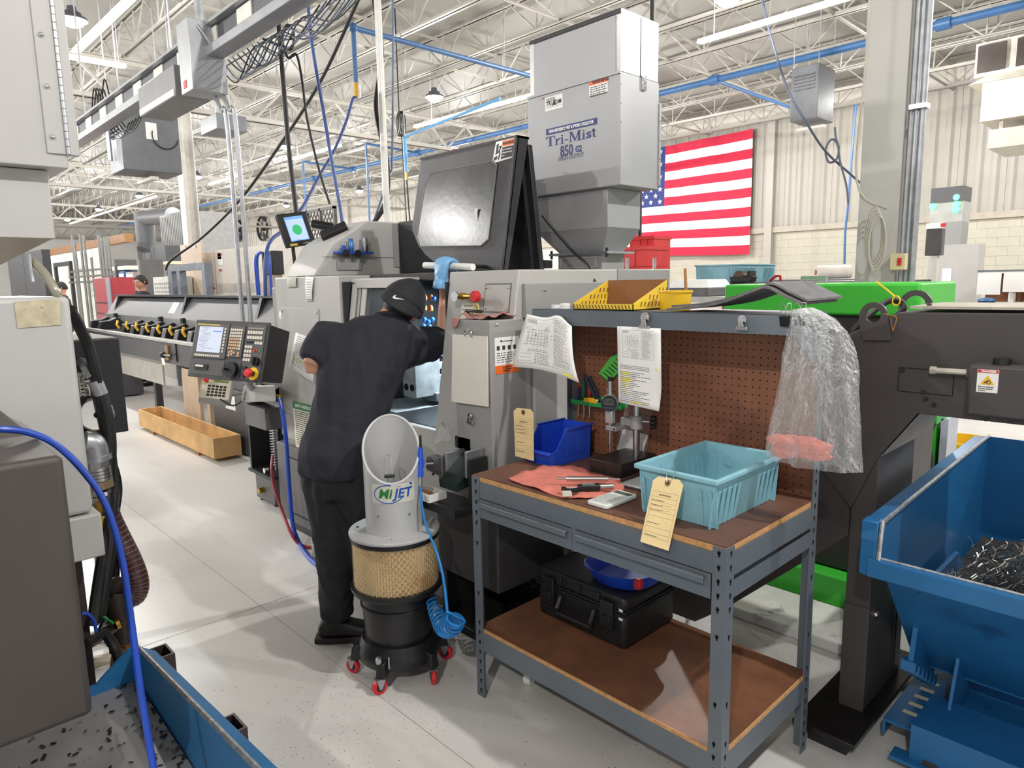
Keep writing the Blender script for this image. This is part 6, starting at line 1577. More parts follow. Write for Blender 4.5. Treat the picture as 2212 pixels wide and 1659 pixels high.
# ---- remote keypad of the bar feeder
t = thing('remote_keypad', 'small beige keypad box with a red stop button under the control panel', 'keypad', pd(480,860,4.7))
kc = pd(466,842,4.55); kex = (rt*.86-up*.10+fw*.25).normalized(); key_ = (up*.80+fw*.55+rt*.28); KB = basis(kc, kex, key_)
BEI = mat('beige keypad', (196,190,172), .5)
def kp2(mb, nm, m, **k): return mb.xf(KB).build(nm, m, t, **k)
kp2(MB().hexa([(-.10,-.075,-.075),(.10,-.075,-.075),(.10,.085,-.075),(-.10,.085,-.075)], [(-.095,-.075,0),(.095,-.075,0),(.095,.085,0),(-.095,.085,0)]), 'keypad_box', mat('grey keypad box', (150,149,142), .5), bevel=.004)
kp2(MB().box(-.088,.088,-.068,.078,0,.003), 'keypad_face', BEI)
kp2(MB().box(-.02,.07,.055,.070,.003,.005), 'display', mat('olive lcd', (110,120,60), .3, var=0))
for r in range(4):
    for c in range(5): kp2(MB().box(-.05+.024*c,-.033+.024*c,-.05+.022*r,-.036+.022*r,.003,.006), 'key', BLKPL, smooth=False)
kp2(MB().cyl((-.065,.05,.003),(-.065,.05,.03),.010,n=14), 'stop_stem', YEL); kp2(MB().cyl((-.065,.05,.03),(-.065,.05,.045),.018,n=18), 'stop_button', RED)
MB().tube(catmull([kc+kex*.06-key_.normalized()*.07, kc+kex*.16-key_.normalized()*.11, py(528,862,1.80)], 6), .006, n=8).build('keypad_cable', RUBBER, t)
MB().tube([kc-Vector((0,0,.05))+fw*.05, kc-Vector((0,0,.05))+fw*.05+Vector((-.1,.45,.0))], .012, n=8).build('keypad_bracket', MGREY, t)
# ---- filter / regulator cabinet with spring behind the arm
t = thing('air_prep_unit', 'black air unit with a steel spring standing left of the lathe base', 'air unit', (-4.78,2.12,0))
MB().box(-5.02,-4.995,2.05,2.30,.24,.60).box(-5.02,-4.66,2.285,2.30,.24,.60).build('back_plate', BLACK, t)
MB().box(-5.02,-4.62,2.03,2.30,.22,.24).build('shelf_plate', BLACK, t)
MB().box(-4.97,-4.66,2.06,2.30,.02,.22).build('lower_box', DGREY, t, bevel=.004)
for x in (-4.93,-4.70): MB().cyl((x,2.10,0), (x,2.10,.02), .03, n=14).build('foot', RUBBER, t)
sp = [(-4.80+.028*math.cos(k*.7), 2.15+.028*math.sin(k*.7), .27+.0022*k) for k in range(140)]
MB().tube(sp, .006, n=6).build('spring', STEEL, t)
MB().cyl((-4.80,2.15,.24), (-4.80,2.15,.60), .012, n=10).build('spring_rod', GALV, t)
MB().cyl((-4.74,2.03,.27), (-4.74,2.06,.27), .02, n=12).build('valve', CHROME, t)
MB().cyl((-4.84,2.06,.10), (-4.84,2.02,.10), .022, n=12).build('drain_valve', BRASS, t)
MB().cyl((-4.88,2.12,.60), (-4.84,2.12,.635), .014, n=10).build('red_cap', RED, t)
# ================================================================== BAR FEEDER
FD = mat('dark bar feeder paint', (66,66,70), .45, var=.05, scale=3); FL_ = mat('feeder light grey', (150,151,152), .4, .2, var=.04)
yF = 2.55; xA, xB = -12.6, -4.24
fd = thing('bar_feeder', 'long dark grey bar feeder with its lid raised, left of the lathe', 'bar feeder', (-8.4, 2.8, 0))
def fp_(mb, nm, m=FD, par=None, **k): return mb.build(nm, m, par or fd, **k)
fp_(MB().box(xA, xB, yF, yF+.50, .74, .985), 'trough_body', bevel=.006)
fp_(MB().box(xA-.1, xB, yF-.03, yF+.03, .985, 1.02), 'front_rail', mat('feeder aluminium rail', (186,184,180), .35, .6), bevel=.003)
fp_(MB().box(xA, xB, yF+.40, yF+.44, .985, 1.20), 'inner_wall', FL_)
fp_(MB().hexa([(xA,yF+.44,1.19),(xB,yF+.44,1.19),(xB,yF+.47,1.19),(xA,yF+.47,1.19)], [(xA,yF+.62,1.47),(xB,yF+.62,1.47),(xB,yF+.65,1.47),(xA,yF+.65,1.47)]), 'raised_lid')
fp_(MB().box(xA, xB, yF+.56, yF+.66, 1.47, 1.495), 'lid_edge')
for x in (-12.3,-9.22,-7.0,-4.9):
    fp_(MB().hexa([(x-.03,yF+.40,1.0),(x+.03,yF+.40,1.0),(x+.03,yF+.44,1.0),(x-.03,yF+.44,1.0)], [(x-.03,yF+.55,1.47),(x+.03,yF+.55,1.47),(x+.03,yF+.64,1.47),(x-.03,yF+.64,1.47)]), 'lid_rib', BLACK)
fp_(MB().hexa([(-9.75,yF+.485,1.26),(-9.5,yF+.485,1.26),(-9.5,yF+.49,1.26),(-9.75,yF+.49,1.26)], [(-9.75,yF+.57,1.40),(-9.5,yF+.57,1.40),(-9.5,yF+.575,1.40),(-9.75,yF+.575,1.40)]), 'lid_window', FL_)
# steady-rest clamps
YO = mat('yellow clamp grip', (222,176,40), .4)
for k in range(9):
    x = -10.3+k*.42 if k < 7 else -12.0+(k-7)*.5
    cb = fp_(MB().prism([(yF+.05,1.0),(yF+.36,1.0),(yF+.38,1.10),(yF+.30,1.17),(yF+.20,1.13),(yF+.08,1.12)], 'x', x-.07, x+.07), 'clamp_block', BLKPL, bevel=.01)
    if k < 7: fp_(MB().tube([(x,yF+.03,1.07),(x+.01,yF-.0,1.12),(x,yF+.02,1.17)], .016, n=8), 'clamp_grip', YO, cb)
    if k % 2: fp_(MB().box(x+.12, x+.20, yF+.36, yF+.40, 1.12, 1.22), 'clamp_head', BLKPL, cb)
for k, x in enumerate((-8.06,-7.05)):
    fp_(MB().cyl((x-.25,yF-.05,.84), (x,yF-.05,.85), .012, n=8).ball((x-.28,yF-.05,.84), .035, 12, 8), 'crank_handle', BLKPL)
    fp_(MB().box(x+.0, x+.05, yF-.012, yF, .78, .98), 'crank_slot', BLKPL)
fp_(MB().box(-8.35,-8.25,yF-.02,yF,.78,.95), 'slot_plate', mat('worn brass plate', (150,116,72), .5))
fp_(MB().box(-7.05,-5.95,yF-.005,yF+.5,.02,.62), 'pedestal', bevel=.01)
fp_(MB().box(-6.1,-5.95,yF-.01,yF-.004,.02,.62), 'pedestal_trim', DGREY)
fp_(MB().box(-5.94,-4.6,yF+.02,yF+.5,.30,.74), 'rear_cabinet', bevel=.008)
fp_(MB().box(-7.05,-4.3,yF+.02,yF+.5,.60,.75), 'under_beam')
fp_(MB().box(-11.9,-11.2,yF+.02,yF+.5,.02,.75), 'pedestal', bevel=.01)
LGP = mat('pale underframe panel', (172,168,160), .5)
fp_(MB().box(-10.9,-8.9,yF+.10,yF+.12,.42,.74), 'underframe_panel', LGP)
for x in (-9.35,-8.15): fp_(MB().box(x-.04,x+.04,yF+.12,yF+.20,.0,.74), 'leg', BLACK)
TANB = mat('worn tan board', (198,176,150), .7, var=.06, wear=(120,100,84), wscale=12, wth=.68)
t = thing('leaning_boards', 'worn tan boards standing under the bar feeder behind the crate', 'board', (-7.9,yF+.25,0))
fp_(MB().box(-8.10,-7.62,yF+.06,yF+.10,.0,.70), 'board', TANB, t); fp_(MB().box(-8.55,-8.38,yF+.2,yF+.26,.0,.62), 'board', TANB, t); fp_(MB().box(-7.40,-7.33,yF+.06,yF+.10,.0,.74), 'board', TANB, t); 
t = thing('hanging_tag', 'pale paper tag hanging from the bar feeder rail', 'tag', py(350,780,yF-.03))
MB().slab([py(346,765,yF-.03), py(352,764,yF-.03), py(357,788,yF-.03), py(351,789,yF-.03)], (0,.002,0)).build('card', PAPER, t, smooth=False)
t = thing('feeder_note', 'white paper note taped to the bar feeder pedestal', 'note', (-6.6,yF-.01,.45))
MB().box(-6.72,-6.48,yF-.008,yF-.0055,.42,.56).build('page', PAPER, t, smooth=False)
# ---- wooden crate
PINE = mat('worn pine', (206,164,108), .65, var=.14, scale=5, wear=(96,66,40), wscale=14, wth=.66)
cA, cB = pz(478,996), pz(300,925)
x0, x1, y0, y1 = -8.55, -6.30, 2.245, 2.50
t = thing('wooden_crate', 'long open wooden crate on the floor beside the bar feeder', 'crate', ((x0+x1)/2, (y0+y1)/2, 0))
for x in (-8.1,-6.75): MB().box(x-.05,x+.05,y0,y1,0,.035).build('runner', mat('dark runner wood', (150,104,70), .7), t)
MB().box(x0,x1,y0,y1,.035,.05).build('crate_floor', PINE, t)
MB().box(x0,x1,y0,y0+.018,.05,.225).build('side_board', PINE, t, bevel=.002); MB().box(x0,x1,y1-.018,y1,.05,.225).build('side_board', PINE, t, bevel=.002)
MB().box(x0,x0+.02,y0+.018,y1-.018,.05,.225).build('end_board', PINE, t, bevel=.002); MB().box(x1-.02,x1,y0+.018,y1-.018,.05,.225).build('end_board', PINE, t, bevel=.002)
# ---- tablet on its post above the lathe
TC = Vector((-4.181,2.121,1.953)); tx = Vector((-.099,.982,.162)); ty = Vector((-.211,-.18,.961)); TB = basis(TC, tx, ty)
t = thing('tablet_monitor', 'black tablet monitor with a green dot on its lit screen above the lathe', 'monitor', TC-Vector((0,0,.3)))
def tp2(mb, nm, m, par=None, **k): return mb.xf(TB).build(nm, m, par or t, **k)
cs_ = tp2(MB().box(-.11,.11,-.108,.108,-.03,0), 'monitor_case', BLKPL, bevel=.008)
sc2 = tp2(MB().box(-.068,.068,-.075,.082,0,.001), 'screen', mat('lit blue screen', (110,160,225), .2, emit=.4, var=0), cs_, smooth=False)
tp2(MB().box(-.064,.064,-.070,.064,.0011,.0014), 'screen_page', mat('lit pale screen', (176,196,235), .2, emit=.35, var=0), sc2, smooth=False)
tp2(MB().cyl((0,-.005,.0014),(0,-.005,.0018),.034,n=28), 'green_dot', mat('screen green', (46,160,100), .3, emit=.5, var=0), sc2)
tp2(MB().box(-.085,-.03,-.104,-.088,.0,.001), 'yellow_sticker', mat('dull yellow label', (200,176,80)), cs_, smooth=False)
text_mb('memex', .016).xf(TB @ Matrix.Translation((.03,-.095,.001))).build('lettering', GRYT, cs_, smooth=False) if False else None
tp2(MB().box(.01,.06,-.098,-.093,0,.001), 'small_mark', GALV, cs_, smooth=False)
MB().cyl(TC-tx*.02-TB.col[2].to_3d()*.04, TC-TB.col[2].to_3d()*.04+Vector((0,0,-.34)), .012, n=10).build('monitor_post', BLKPL, t)
# scanner and its cradle on the headstock cover
t = thing('barcode_scanner', 'black barcode scanner lying on its cradle on the lathe cover', 'scanner', (-3.85,2.25,1.93))
c_ = pd(697,487,4.25); SB = basis(c_, (rt*.97-up*.12+fw*.2), (up*.8+fw*.5))
MB().prism([(-.068,-.020),(.060,-.020),(.070,-.005),(.070,.012),(.055,.022),(-.058,.022),(-.072,.008)], 'z', -.018, .018).xf(SB).build('scanner_body', BLKPL, t, bevel=.006)
for x in (-.03,.035): MB().cyl((x,0,.018),(x,0,.020),.008,n=12).xf(SB).build('lens', HOLE, t)
MB().cyl(c_+rt*.03-up*.01, c_+rt*.06-up*.045, .012, n=10).build('neck', BLKPL, t)
d_ = pd(722,500,4.2); SB = basis(d_, (rt*.92+up*.42), (up*.75+fw*.6-rt*.3))
MB().box(-.085,.085,-.030,.030,-.022,.022).xf(SB).build('cradle', BLKPL, t, bevel=.005)
# hose reel / grey actuator left of lathe (behind)
t = thing('hose_bundle', 'black valve block with blue hoses standing left of the lathe', 'valve block', (-5.6,3.3,0))
h0 = py(590,570,3.45)
MB().box(h0.x-.10,h0.x+.10,3.40,3.50,0.0,h0.z-.05).build('stand', mat('tan stand', (150,136,120), .5), t)
MB().box(h0.x-.13,h0.x+.12,3.38,3.52,h0.z-.12,h0.z+.14).build('valve_body', BLKPL, t, bevel=.01)
for i, (xo, bend) in enumerate(((-.16,-.2),(.15,.1),(-.20,-.22))):
    MB().tube(catmull([(h0.x+xo*.5,3.36,h0.z+.13),(h0.x+xo,3.34,h0.z+.05),(h0.x+xo,3.34,h0.z-.4),(h0.x+xo*.8,3.35,.02)], 6), .016, n=8).build('hose', BLUEH, t)
# ================================================================== LEFT FOREGROUND MACHINE
LM = mat('pale grey cabinet paint', (188,186,184), .45, var=.02, scale=3)
t = thing('coolant_cabinet', 'pale grey coolant cabinet with a faded sticker at the left edge of view', 'cabinet', (-3.0,-.2,0))
Xc = -2.6; ye = .517
MB().box(-3.35, Xc, -.9, ye, .85, 1.577).build('cabinet_body', LM, t, bevel=.018, seg=3)
MB().box(-3.30, Xc+.012, -.9, ye+.018, .695, .846).build('lower_skirt', LM, t, bevel=.006)
MB().box(-3.25, Xc-.12, -.9, ye-.03, .0, .695).build('cabinet_plinth', mat('dark rusty frame', (58,44,42), .6, var=.2), t)
s0_, s1_ = px(30,652,Xc), px(130,705,Xc)
MB().slab([px(30,652,Xc+.002), px(130,645,Xc+.002), px(132,702,Xc+.002), px(38,709,Xc+.002)], (.001,0,0)).build('faded_sticker', mat('faded yellow sticker', (196,184,156), .6, var=.1, scale=30, wear=(120,112,100), wscale=40, wth=.6), t, smooth=False)
# upper mist collector of that machine
t = thing('upper_collector', 'large grey sheet metal collector with a piano hinge at the upper left', 'mist collector', (-3.0,-.1,1.58))
ub = MB().box(-3.25, Xc, -.9, .555, 1.978, 3.0).build('collector_housing', LM, t, bevel=.004)
h0, h1 = px(110,52,Xc+.004), px(160,336,Xc+.004)
hy0 = .548
MB().box(Xc, Xc+.006, hy0-.048, hy0+.004, 2.02, 2.62).build('hinge_leaf', LM, ub, bevel=.002)
MB().box(Xc-.02, Xc+.008, hy0+.012, hy0+.040, 2.02, 2.62).build('hinge_flange', LM, ub, bevel=.002)
for k in range(26): MB().cyl((Xc+.008,hy0+.008,2.022+k*.023), (Xc+.008,hy0+.008,2.043+k*.023), .006, n=8).build('hinge_knuckle', GALV, ub)
for k in range(4): MB().ball((Xc+.007,hy0-.030,2.07+k*.15), .008, 10, 7).build('hinge_screw', CHROME, ub)
MB().box(-3.15, Xc-.06, -.9, .508, 1.762, 1.976).build('hopper_box', LM, t, bevel=.003)
MB().hexa([(-3.0,-.9,1.578),(Xc-.30,-.9,1.578),(Xc-.30,.20,1.578),(-3.0,.20,1.578)], [(-3.15,-.9,1.762),(Xc-.06,-.9,1.762),(Xc-.06,.50,1.762),(-3.15,.50,1.762)]).build('funnel', mat('beige funnel sheet', (176,168,154), .45, .2), t)
e = px(62,548,Xc-.07); MB().tube([e, e+Vector((0,0,-.06)), e+Vector((.01,.0,-.09))], .006, n=6).build('drain_stub', GALV, t)
MB().tube(catmull([px(70,565,Xc-.1), px(95,590,Xc-.05), px(118,625,Xc-.02), px(126,640,Xc-.02)], 6), .014, n=10).build('drain_hose', mat('clear drain hose', (150,146,128), .25), t)
# dark conveyor head above the left bin
DKB = mat('dark chip conveyor paint', (70,64,60), .5, var=.05, scale=5, bump=.08, bscale=200)
t = thing('chip_conveyor', 'dark brown chip conveyor head hanging over the left blue bin', 'chip conveyor', (-2.0,-.2,.69))
Xd = -1.6
MB().box(-2.54, Xd, -.9, .276, .70, 1.27).build('conveyor_housing', DKB, t, bevel=.014, seg=3)
MB().box(-2.54, -2.42, .0, .26, .0, .70).build('conveyor_leg', DKB, t)
# black manifold panel with gauge and label
t = thing('manifold_panel', 'black coolant manifold box with a chrome gauge behind the grey cabinet', 'manifold', (-3.3,.55,.0))
Xm = -3.02
MB().box(-3.45, Xm, .54, .752, 1.03, 1.405).build('manifold_box', BLACK, t, bevel=.004)
MB().box(-3.42, -3.36, .66, .72, 0, 1.03).build('manifold_post', BLACK, t)
MB().box(-3.44, Xm-.01, .545, .742, 1.405, 1.409).build('dusty_top', mat('dusty top', (128,124,120), .7), t)
g_ = px(207,895,Xm+.05)
gz = MB().cyl((Xm,g_.y,g_.z), (Xm+.07,g_.y,g_.z), .062, n=28).build('gauge', CHROME, t, bevel=.005)
MB().cyl((Xm+.07,g_.y,g_.z), (Xm+.072,g_.y,g_.z), .012, n=14).build('gauge_hub', HOLE, gz)
l0 = px(168,805,Xm+.001); l1 = px(196,855,Xm+.001)
lbm = MB().box(Xm, Xm+.0012, l0.y, l1.y, l1.z, l0.z).build('pressure_label', mat('ivory label', (226,221,204), .6), t, smooth=False)
ly = (l1.y-l0.y); lc = (l0.z+l1.z)/2
for s_, f_ in (('P 3 & 4 ONLY', .30), ('1000 PSI MAX', .72)):
    text_mb(s_, .0165, bold=.0005).xf(basis((Xm+.002, l0.y+ly*f_, lc), (0,0,1), (0,-1,0))).build('lettering', INK, lbm, smooth=False)
f0 = px(178,785,Xm+.03)
MB().cyl(px(176,782,Xm), px(186,792,Xm+.06), .020, n=6).cyl(px(186,792,Xm+.06), px(200,815,Xm+.08), .022, n=6).cyl(px(200,815,Xm+.08), px(205,822,Xm+.08), .014, n=12).build('hydraulic_elbow', GALV, t)
MB().cyl(px(205,822,Xm+.08), px(218,852,Xm+.08), .026, n=18).build('hose_ferrule', GALV, t)
f1 = px(196,935,Xm+.02)
MB().cyl(px(198,930,Xm+.02), px(218,952,Xm+.07), .012, n=8).cyl(px(218,952,Xm+.07), px(222,957,Xm+.07), .018, n=6).build('brass_elbow', BRASS, t)
MB().cyl(px(195,923,Xm), px(195,923,Xm+.006), .012, n=14).build('port', BRASS, t)
# black hoses: three runs
def hose(name, label, pts, r, m=RUBBER, X=None, group=None, k=8):
    P = [px(x, y, X_) for x, y, X_ in pts]; t = thing(name, label, 'hose', min(P, key=lambda p: p.z), group)
    MB().tube(catmull(P, k), r, n=10).build('hose_run', m, t); return t
hose('coolant_hose', 'thick black hose arching over the manifold panel and down behind the fittings', [(150,668,-2.85),(168,700,-2.9),(190,745,-2.93),(205,800,-2.93),(215,860,-2.94),(228,930,-2.95),(240,990,-2.95),(244,1060,-2.9),(236,1130,-2.85),(222,1200,-2.8),(208,1290,-2.75),(200,1350,-2.7)], .020)
hose('coolant_hose', 'black pressure hose running down from the steel ferrule of the manifold', [(218,850,-2.94),(232,900,-2.93),(238,960,-2.92),(236,1030,-2.9),(232,1100,-2.86),(240,1160,-2.82),(228,1250,-2.78),(212,1345,-2.75)], .022)
hose('coolant_hose', 'thin black hose from the brass elbow looping down past the brown hose', [(222,957,-2.95),(236,985,-2.93),(250,1020,-2.95),(256,1060,-2.95),(250,1110,-2.92),(245,1180,-2.9),(250,1240,-2.9),(236,1310,-2.85),(218,1365,-2.8)], .014)
hose('coolant_hose', 'short black hose bending from the green valve down into the left bin', [(186,1392,-2.55),(210,1375,-2.6),(228,1370,-2.62),(248,1400,-2.6),(258,1430,-2.55),(262,1450,-2.5)], .016)
# galvanised elbow, union and ribbed hose
t = thing('coolant_pipework', 'galvanised elbow and union feeding a ribbed brown suction hose', 'pipework', px(265,1420,-2.85))
Xp = -2.9
MB().tube(catmull([px(182,955,Xp), px(200,958,Xp), px(207,972,Xp), px(209,988,Xp)], 5), .042, n=18).build('elbow', GALV, t)
MB().cyl(px(208,984,Xp), px(210,994,Xp), .050, n=20).build('elbow_collar', GALV, t)
MB().cyl(px(210,994,Xp), px(212,1008,Xp), .044, n=8).build('union_nut', STEEL, t)
for k in range(4): MB().cyl(px(212+k*1.3,1008+k*7,Xp), px(213+k*1.3,1014+k*7,Xp), .043, n=22).build('camlock_ring', STEEL, t)
MB().cyl(px(217,1036,Xp), px(221,1052,Xp), .046, n=8).build('hose_nut', mat('worn brass nut', (196,168,140), .35, .8), t)
for k in (0, 1):
    MB().cyl(px(222+k*3,1058+k*15,Xp), px(223+k*3,1066+k*15,Xp), .042, n=22).build('hose_clamp', CHROME, t)
    MB().cyl(px(206,1062+k*14,Xp+.02), px(212,1066+k*14,Xp+.02), .008, n=8).build('clamp_screw', STEEL, t)
BRH = mat('clear brown suction hose', (74,48,50), .22, var=.1)
hp2 = catmull([px(x, y, X_) for x, y, X_ in ((224,1062,Xp),(232,1105,Xp),(252,1150,Xp),(275,1195,Xp+.02),(292,1235,Xp+.05),(298,1265,Xp+.06),(292,1285,Xp+.06),(278,1290,Xp+.05),(268,1284,Xp+.02))], 12)
MB().tube(hp2, .040, n=18).build('suction_hose', BRH, t)
hel = []
for i in range(len(hp2)-1):
    d = (hp2[i+1]-hp2[i]).normalized()
    for j in range(2):
        p = hp2[i].lerp(hp2[i+1], j/2); e1 = d.orthogonal().normalized(); e2 = d.cross(e1)
        hel.append((p, e1, e2))
hr_ = MB()
for p, e1, e2 in hel[::6]: hr_.tube([p+(e1*math.cos(a)+e2*math.sin(a))*.0395 for a in [k*2*PI/16 for k in range(16)]], .0022, n=4, close=True)
kstuff(hr_.build('hose_helix', mat('hose helix', (120,94,86), .4), t))
MB().tube(catmull([px(262,1276,-2.82), px(248,1272,-2.84), px(246,1290,-2.84), px(256,1330,-2.84)], 5), .046, n=16).build('lower_elbow', mat('dark malleable pipe', (60,52,48), .4, .4, var=.2), t)
MB().cyl(px(257,1310,-2.84), px(266,1400,-2.82), .040, n=16).cyl(px(258,1328,-2.84), px(259,1342,-2.84), .046, n=16).build('down_pipe', mat('dark malleable pipe', (60,52,48)), t)
MB().cyl(px(264,1385,-2.82), px(266,1402,-2.82), .047, n=8).cyl(px(266,1402,-2.82), px(262,1440,-2.75), .038, n=14).build('bronze_union', mat('tarnished bronze', (120,84,52), .4, .6, var=.2), t)
MB().cyl(px(248,1352,-2.78), px(225,1368,-2.72), .022, n=12).cyl(px(225,1368,-2.72), px(188,1392,-2.6), .020, n=12).build('branch_pipe', mat('dark malleable pipe', (60,52,48)), t)
MB().cyl(px(250,1350,-2.74), px(258,1346,-2.74), .020, n=12).build('valve_bonnet', BRASS, t)
MB().hexa([px(221,1334,-2.72), px(245,1350,-2.72), px(248,1345,-2.72), px(224,1329,-2.72)], [px(221,1334,-2.70), px(245,1350,-2.70), px(248,1345,-2.70), px(224,1329,-2.70)]).build('green_lever', mat('green valve lever', (36,140,80), .4), t, bevel=.003)
t = thing('yellow_probe', 'yellow float switch rod beside the brown suction hose', 'float switch', px(250,1440,-2.8))
MB().cyl(px(217,1085,-2.86), px(217,1110,-2.86), .020, n=8).build('probe_nut', BRASS, t)
MB().cyl(px(220,1112,-2.86), px(224,1140,-2.86), .026, .018, n=14).build('probe_body', mat('yellow probe plastic', (206,170,50), .4), t)
MB().tube(catmull([px(224,1140,-2.86), px(228,1200,-2.86), px(236,1270,-2.86), px(244,1350,-2.84), px(250,1440,-2.8)], 5), .010, n=8).build('probe_rod', mat('ochre rod', (170,130,50), .5), t)
# floor-level grey pipe loop
t = thing('spare_hose', 'beige hose loop lying on the floor behind the left bin', 'hose', px(210,1430,-2.9))
MB().tube([pz(212,1400,.03)+Vector((.13*math.cos(a),.11*math.sin(a),0)) for a in [k*2*PI/20 for k in range(20)]], .026, n=8, close=True).build('hose_loop', mat('beige hose', (176,164,140), .5), t)
# ---- blue left bin
BLB = mat('blue hopper paint', (44,116,170), .4, .1, var=.06, scale=5, wear=(30,84,130), wscale=4, wth=.6)
WORN = mat('bare worn edge', (196,198,200), .35, .8, var=.2, scale=60)
GRB = mat('scuffed grey bottom', (150,148,148), .45, .3, var=.08, scale=6)
t = thing('left_chip_bin', 'blue steel chip bin under the dark conveyor head at lower left', 'chip bin', (-1.7,.2,0))
A0 = pz(293,1398,.46); A1 = pz(548,1659,.56)   # inner rim far / near
dA = (A1-A0); nearE = A0+dA*1.6
A0i, A1i = A0, nearE
out = Vector((0,.035,0))
MB().hexa([A0i+Vector((0,-.01,-.36)), A1i+Vector((0,-.01,-.46)), A1i+Vector((0,.0,-.46)), A0i+Vector((0,.0,-.36))], [A0i, A1i, A1i+Vector((0,.008,0)), A0i+Vector((0,.008,0))]).build('side_wall', BLB, t, smooth=False)
MB().hexa([A0i+Vector((-.0,.008,-.012)), A1i+Vector((0,.008,-.012)), A1i+out*1.6+Vector((0,0,-.05)), A0i+out*1.6+Vector((0,0,-.05))], [A0i+Vector((0,.008,0)), A1i+Vector((0,.008,0)), A1i+out*1.6+Vector((0,0,-.035)), A0i+out*1.6+Vector((0,0,-.035))]).build('rim', BLB, t, smooth=False)
MB().tube([A0i+Vector((0,.004,.002)), A1i+Vector((0,.004,.002))], .007, n=6).build('worn_rim_edge', WORN, t)
bz0 = A0i.z-.11
MB().hexa([A0i+Vector((.0,-.01,-.13)), A1i+Vector((0,-.01,-.33)), (A1i.x,-.6,A1i.z-.33), (A0i.x,-.6,A0i.z-.13)], [A0i+Vector((.0,-.01,-.11)), A1i+Vector((0,-.01,-.31)), (A1i.x,-.6,A1i.z-.31), (A0i.x,-.6,A0i.z-.11)]).build('bin_floor', GRB, t, smooth=False)
MB().box(A0i.x-.012, A0i.x, -.6, A0i.y, .06, bz0+.03).build('end_wall', BLB, t, smooth=False)
MB().hexa([(A0i.x-.012,A0i.y-.12,bz0+.031),(A0i.x,A0i.y-.12,bz0+.031),(A0i.x,A0i.y+.004,bz0+.031),(A0i.x-.012,A0i.y+.004,bz0+.031)], [(A0i.x-.012,A0i.y-.02,A0i.z),(A0i.x,A0i.y-.02,A0i.z),(A0i.x,A0i.y+.004,A0i.z),(A0i.x-.012,A0i.y+.004,A0i.z)]).build('corner_gusset', BLB, t, smooth=False)
MB().box(A0i.x+.1, A1i.x-.1, -.5, A0i.y-.15, .0, .06).build('base_skid', BLB, t)
for px_, py_ in ((358,1428),(511,1588)):
    c_ = pz(px_, py_, .36); c_.y = max(c_.y, .63)
    MB().frame([(c_.x-.045,c_.y-.055,.13),(c_.x+.045,c_.y-.055,.13),(c_.x+.045,c_.y+.015,.13),(c_.x-.045,c_.y+.015,.13)], [(c_.x-.038,c_.y-.048,.13),(c_.x+.038,c_.y-.048,.13),(c_.x+.038,c_.y+.008,.13),(c_.x-.038,c_.y+.008,.13)], (0,0,.27)).build('stake_pocket', mat('brown steel tube', (74,60,58), .5, .3), t, smooth=False)
    MB().box(c_.x-.03,c_.x+.03,.5,c_.y-.05,.14,.18).build('pocket_arm', BLB, t)
# chips in the left bin
cm = MB(); rn = random.Random(21)
for k in range(380):
    u = rn.random(); v = rn.random()**2.2
    p = A0i.lerp(A1i, u); p = Vector((p.x, p.y-.015-v*.45, A0i.z-.110+(A1i.z-A0i.z-.20)*u+.005)); a = rn.random()*6.28; s_ = .003+.006*rn.random()
    d = Vector((math.cos(a), math.sin(a), .4*rn.random()))*s_; n_ = Vector((-math.sin(a), math.cos(a), .3))*s_*.5
    cm.add([p-d-n_, p+d-n_, p+d+n_, p-d+n_], [(0,1,2,3)])
o = cm.build('bin_chips', mat('dark oily chips', (52,50,50), .3, .6), smooth=False); tag(o, 'dark oily chips scattered in the left blue bin', 'metal chips', kind='stuff')
# big blue air hose sweeping in front
t = thing('foreground_air_hose', 'bright blue air hose sweeping down across the lower left foreground', 'hose', pd(330,1659,1.55))
MB().tube(catmull([pd(-60,930,1.45), pd(0,927,1.48), pd(60,934,1.52), pd(120,960,1.56), pd(180,1018,1.6), pd(228,1090,1.62), pd(262,1200,1.62), pd(282,1330,1.6), pd(302,1480,1.57), pd(330,1650,1.53), pd(350,1760,1.48), pd(380,1900,1.36)], 8), .0078, n=10).build('hose_run', BLUEH, t)
t = thing('thin_blue_line', 'thin blue pneumatic line curving beside the dark conveyor head', 'hose', px(207,1365,-2.5))
MB().tube(catmull([px(176,1325,-2.5), px(190,1327,-2.5), px(203,1342,-2.5), px(208,1365,-2.5)], 6), .006, n=6).build('line_run', BLUEH, t)
# ================================================================== RIGHT: CHIP CONVEYOR AND HOPPER
DK = mat('dark brown conveyor paint', (66,61,60), .48, var=.05, scale=5, bump=.06, bscale=180)
t = thing('chip_conveyor', 'dark brown chip conveyor with lifting lugs rising right of the workbench', 'chip conveyor', (-.80,2.6,0))
Y0c, Y1c = 2.41, 2.79
head = [(-.875,1.405),(-.728,1.478),(.45,1.49),(.45,1.16),(-.655,1.158),(-.76,1.0),(-.84,.80),(-1.0,.98)]
MB().prism(head, 'y', Y0c, Y1c).build('conveyor_head', DK, t, bevel=.004)
inc = [(-.875,1.403),(-.99,.985),(-.842,.80),(-.842,.62),(-1.30,.26),(-1.46,.16),(-1.80,.16),(-1.80,.46),(-1.55,.52)]
inc = [(-.876,1.403),(-1.50,.62),(-1.97,.46),(-1.97,.16),(-1.44,.16),(-1.30,.27),(-.845,.70),(-.845,.80),(-1.0,.98)]
MB().prism(inc, 'y', Y0c+.01, Y1c).build('incline', DK, t, bevel=.004)
MB().prism([(-.84,.075),(-.76,.075),(-.76,1.0),(-.84,.80)], 'y', Y0c, Y1c).build('post', DK, t, bevel=.003)
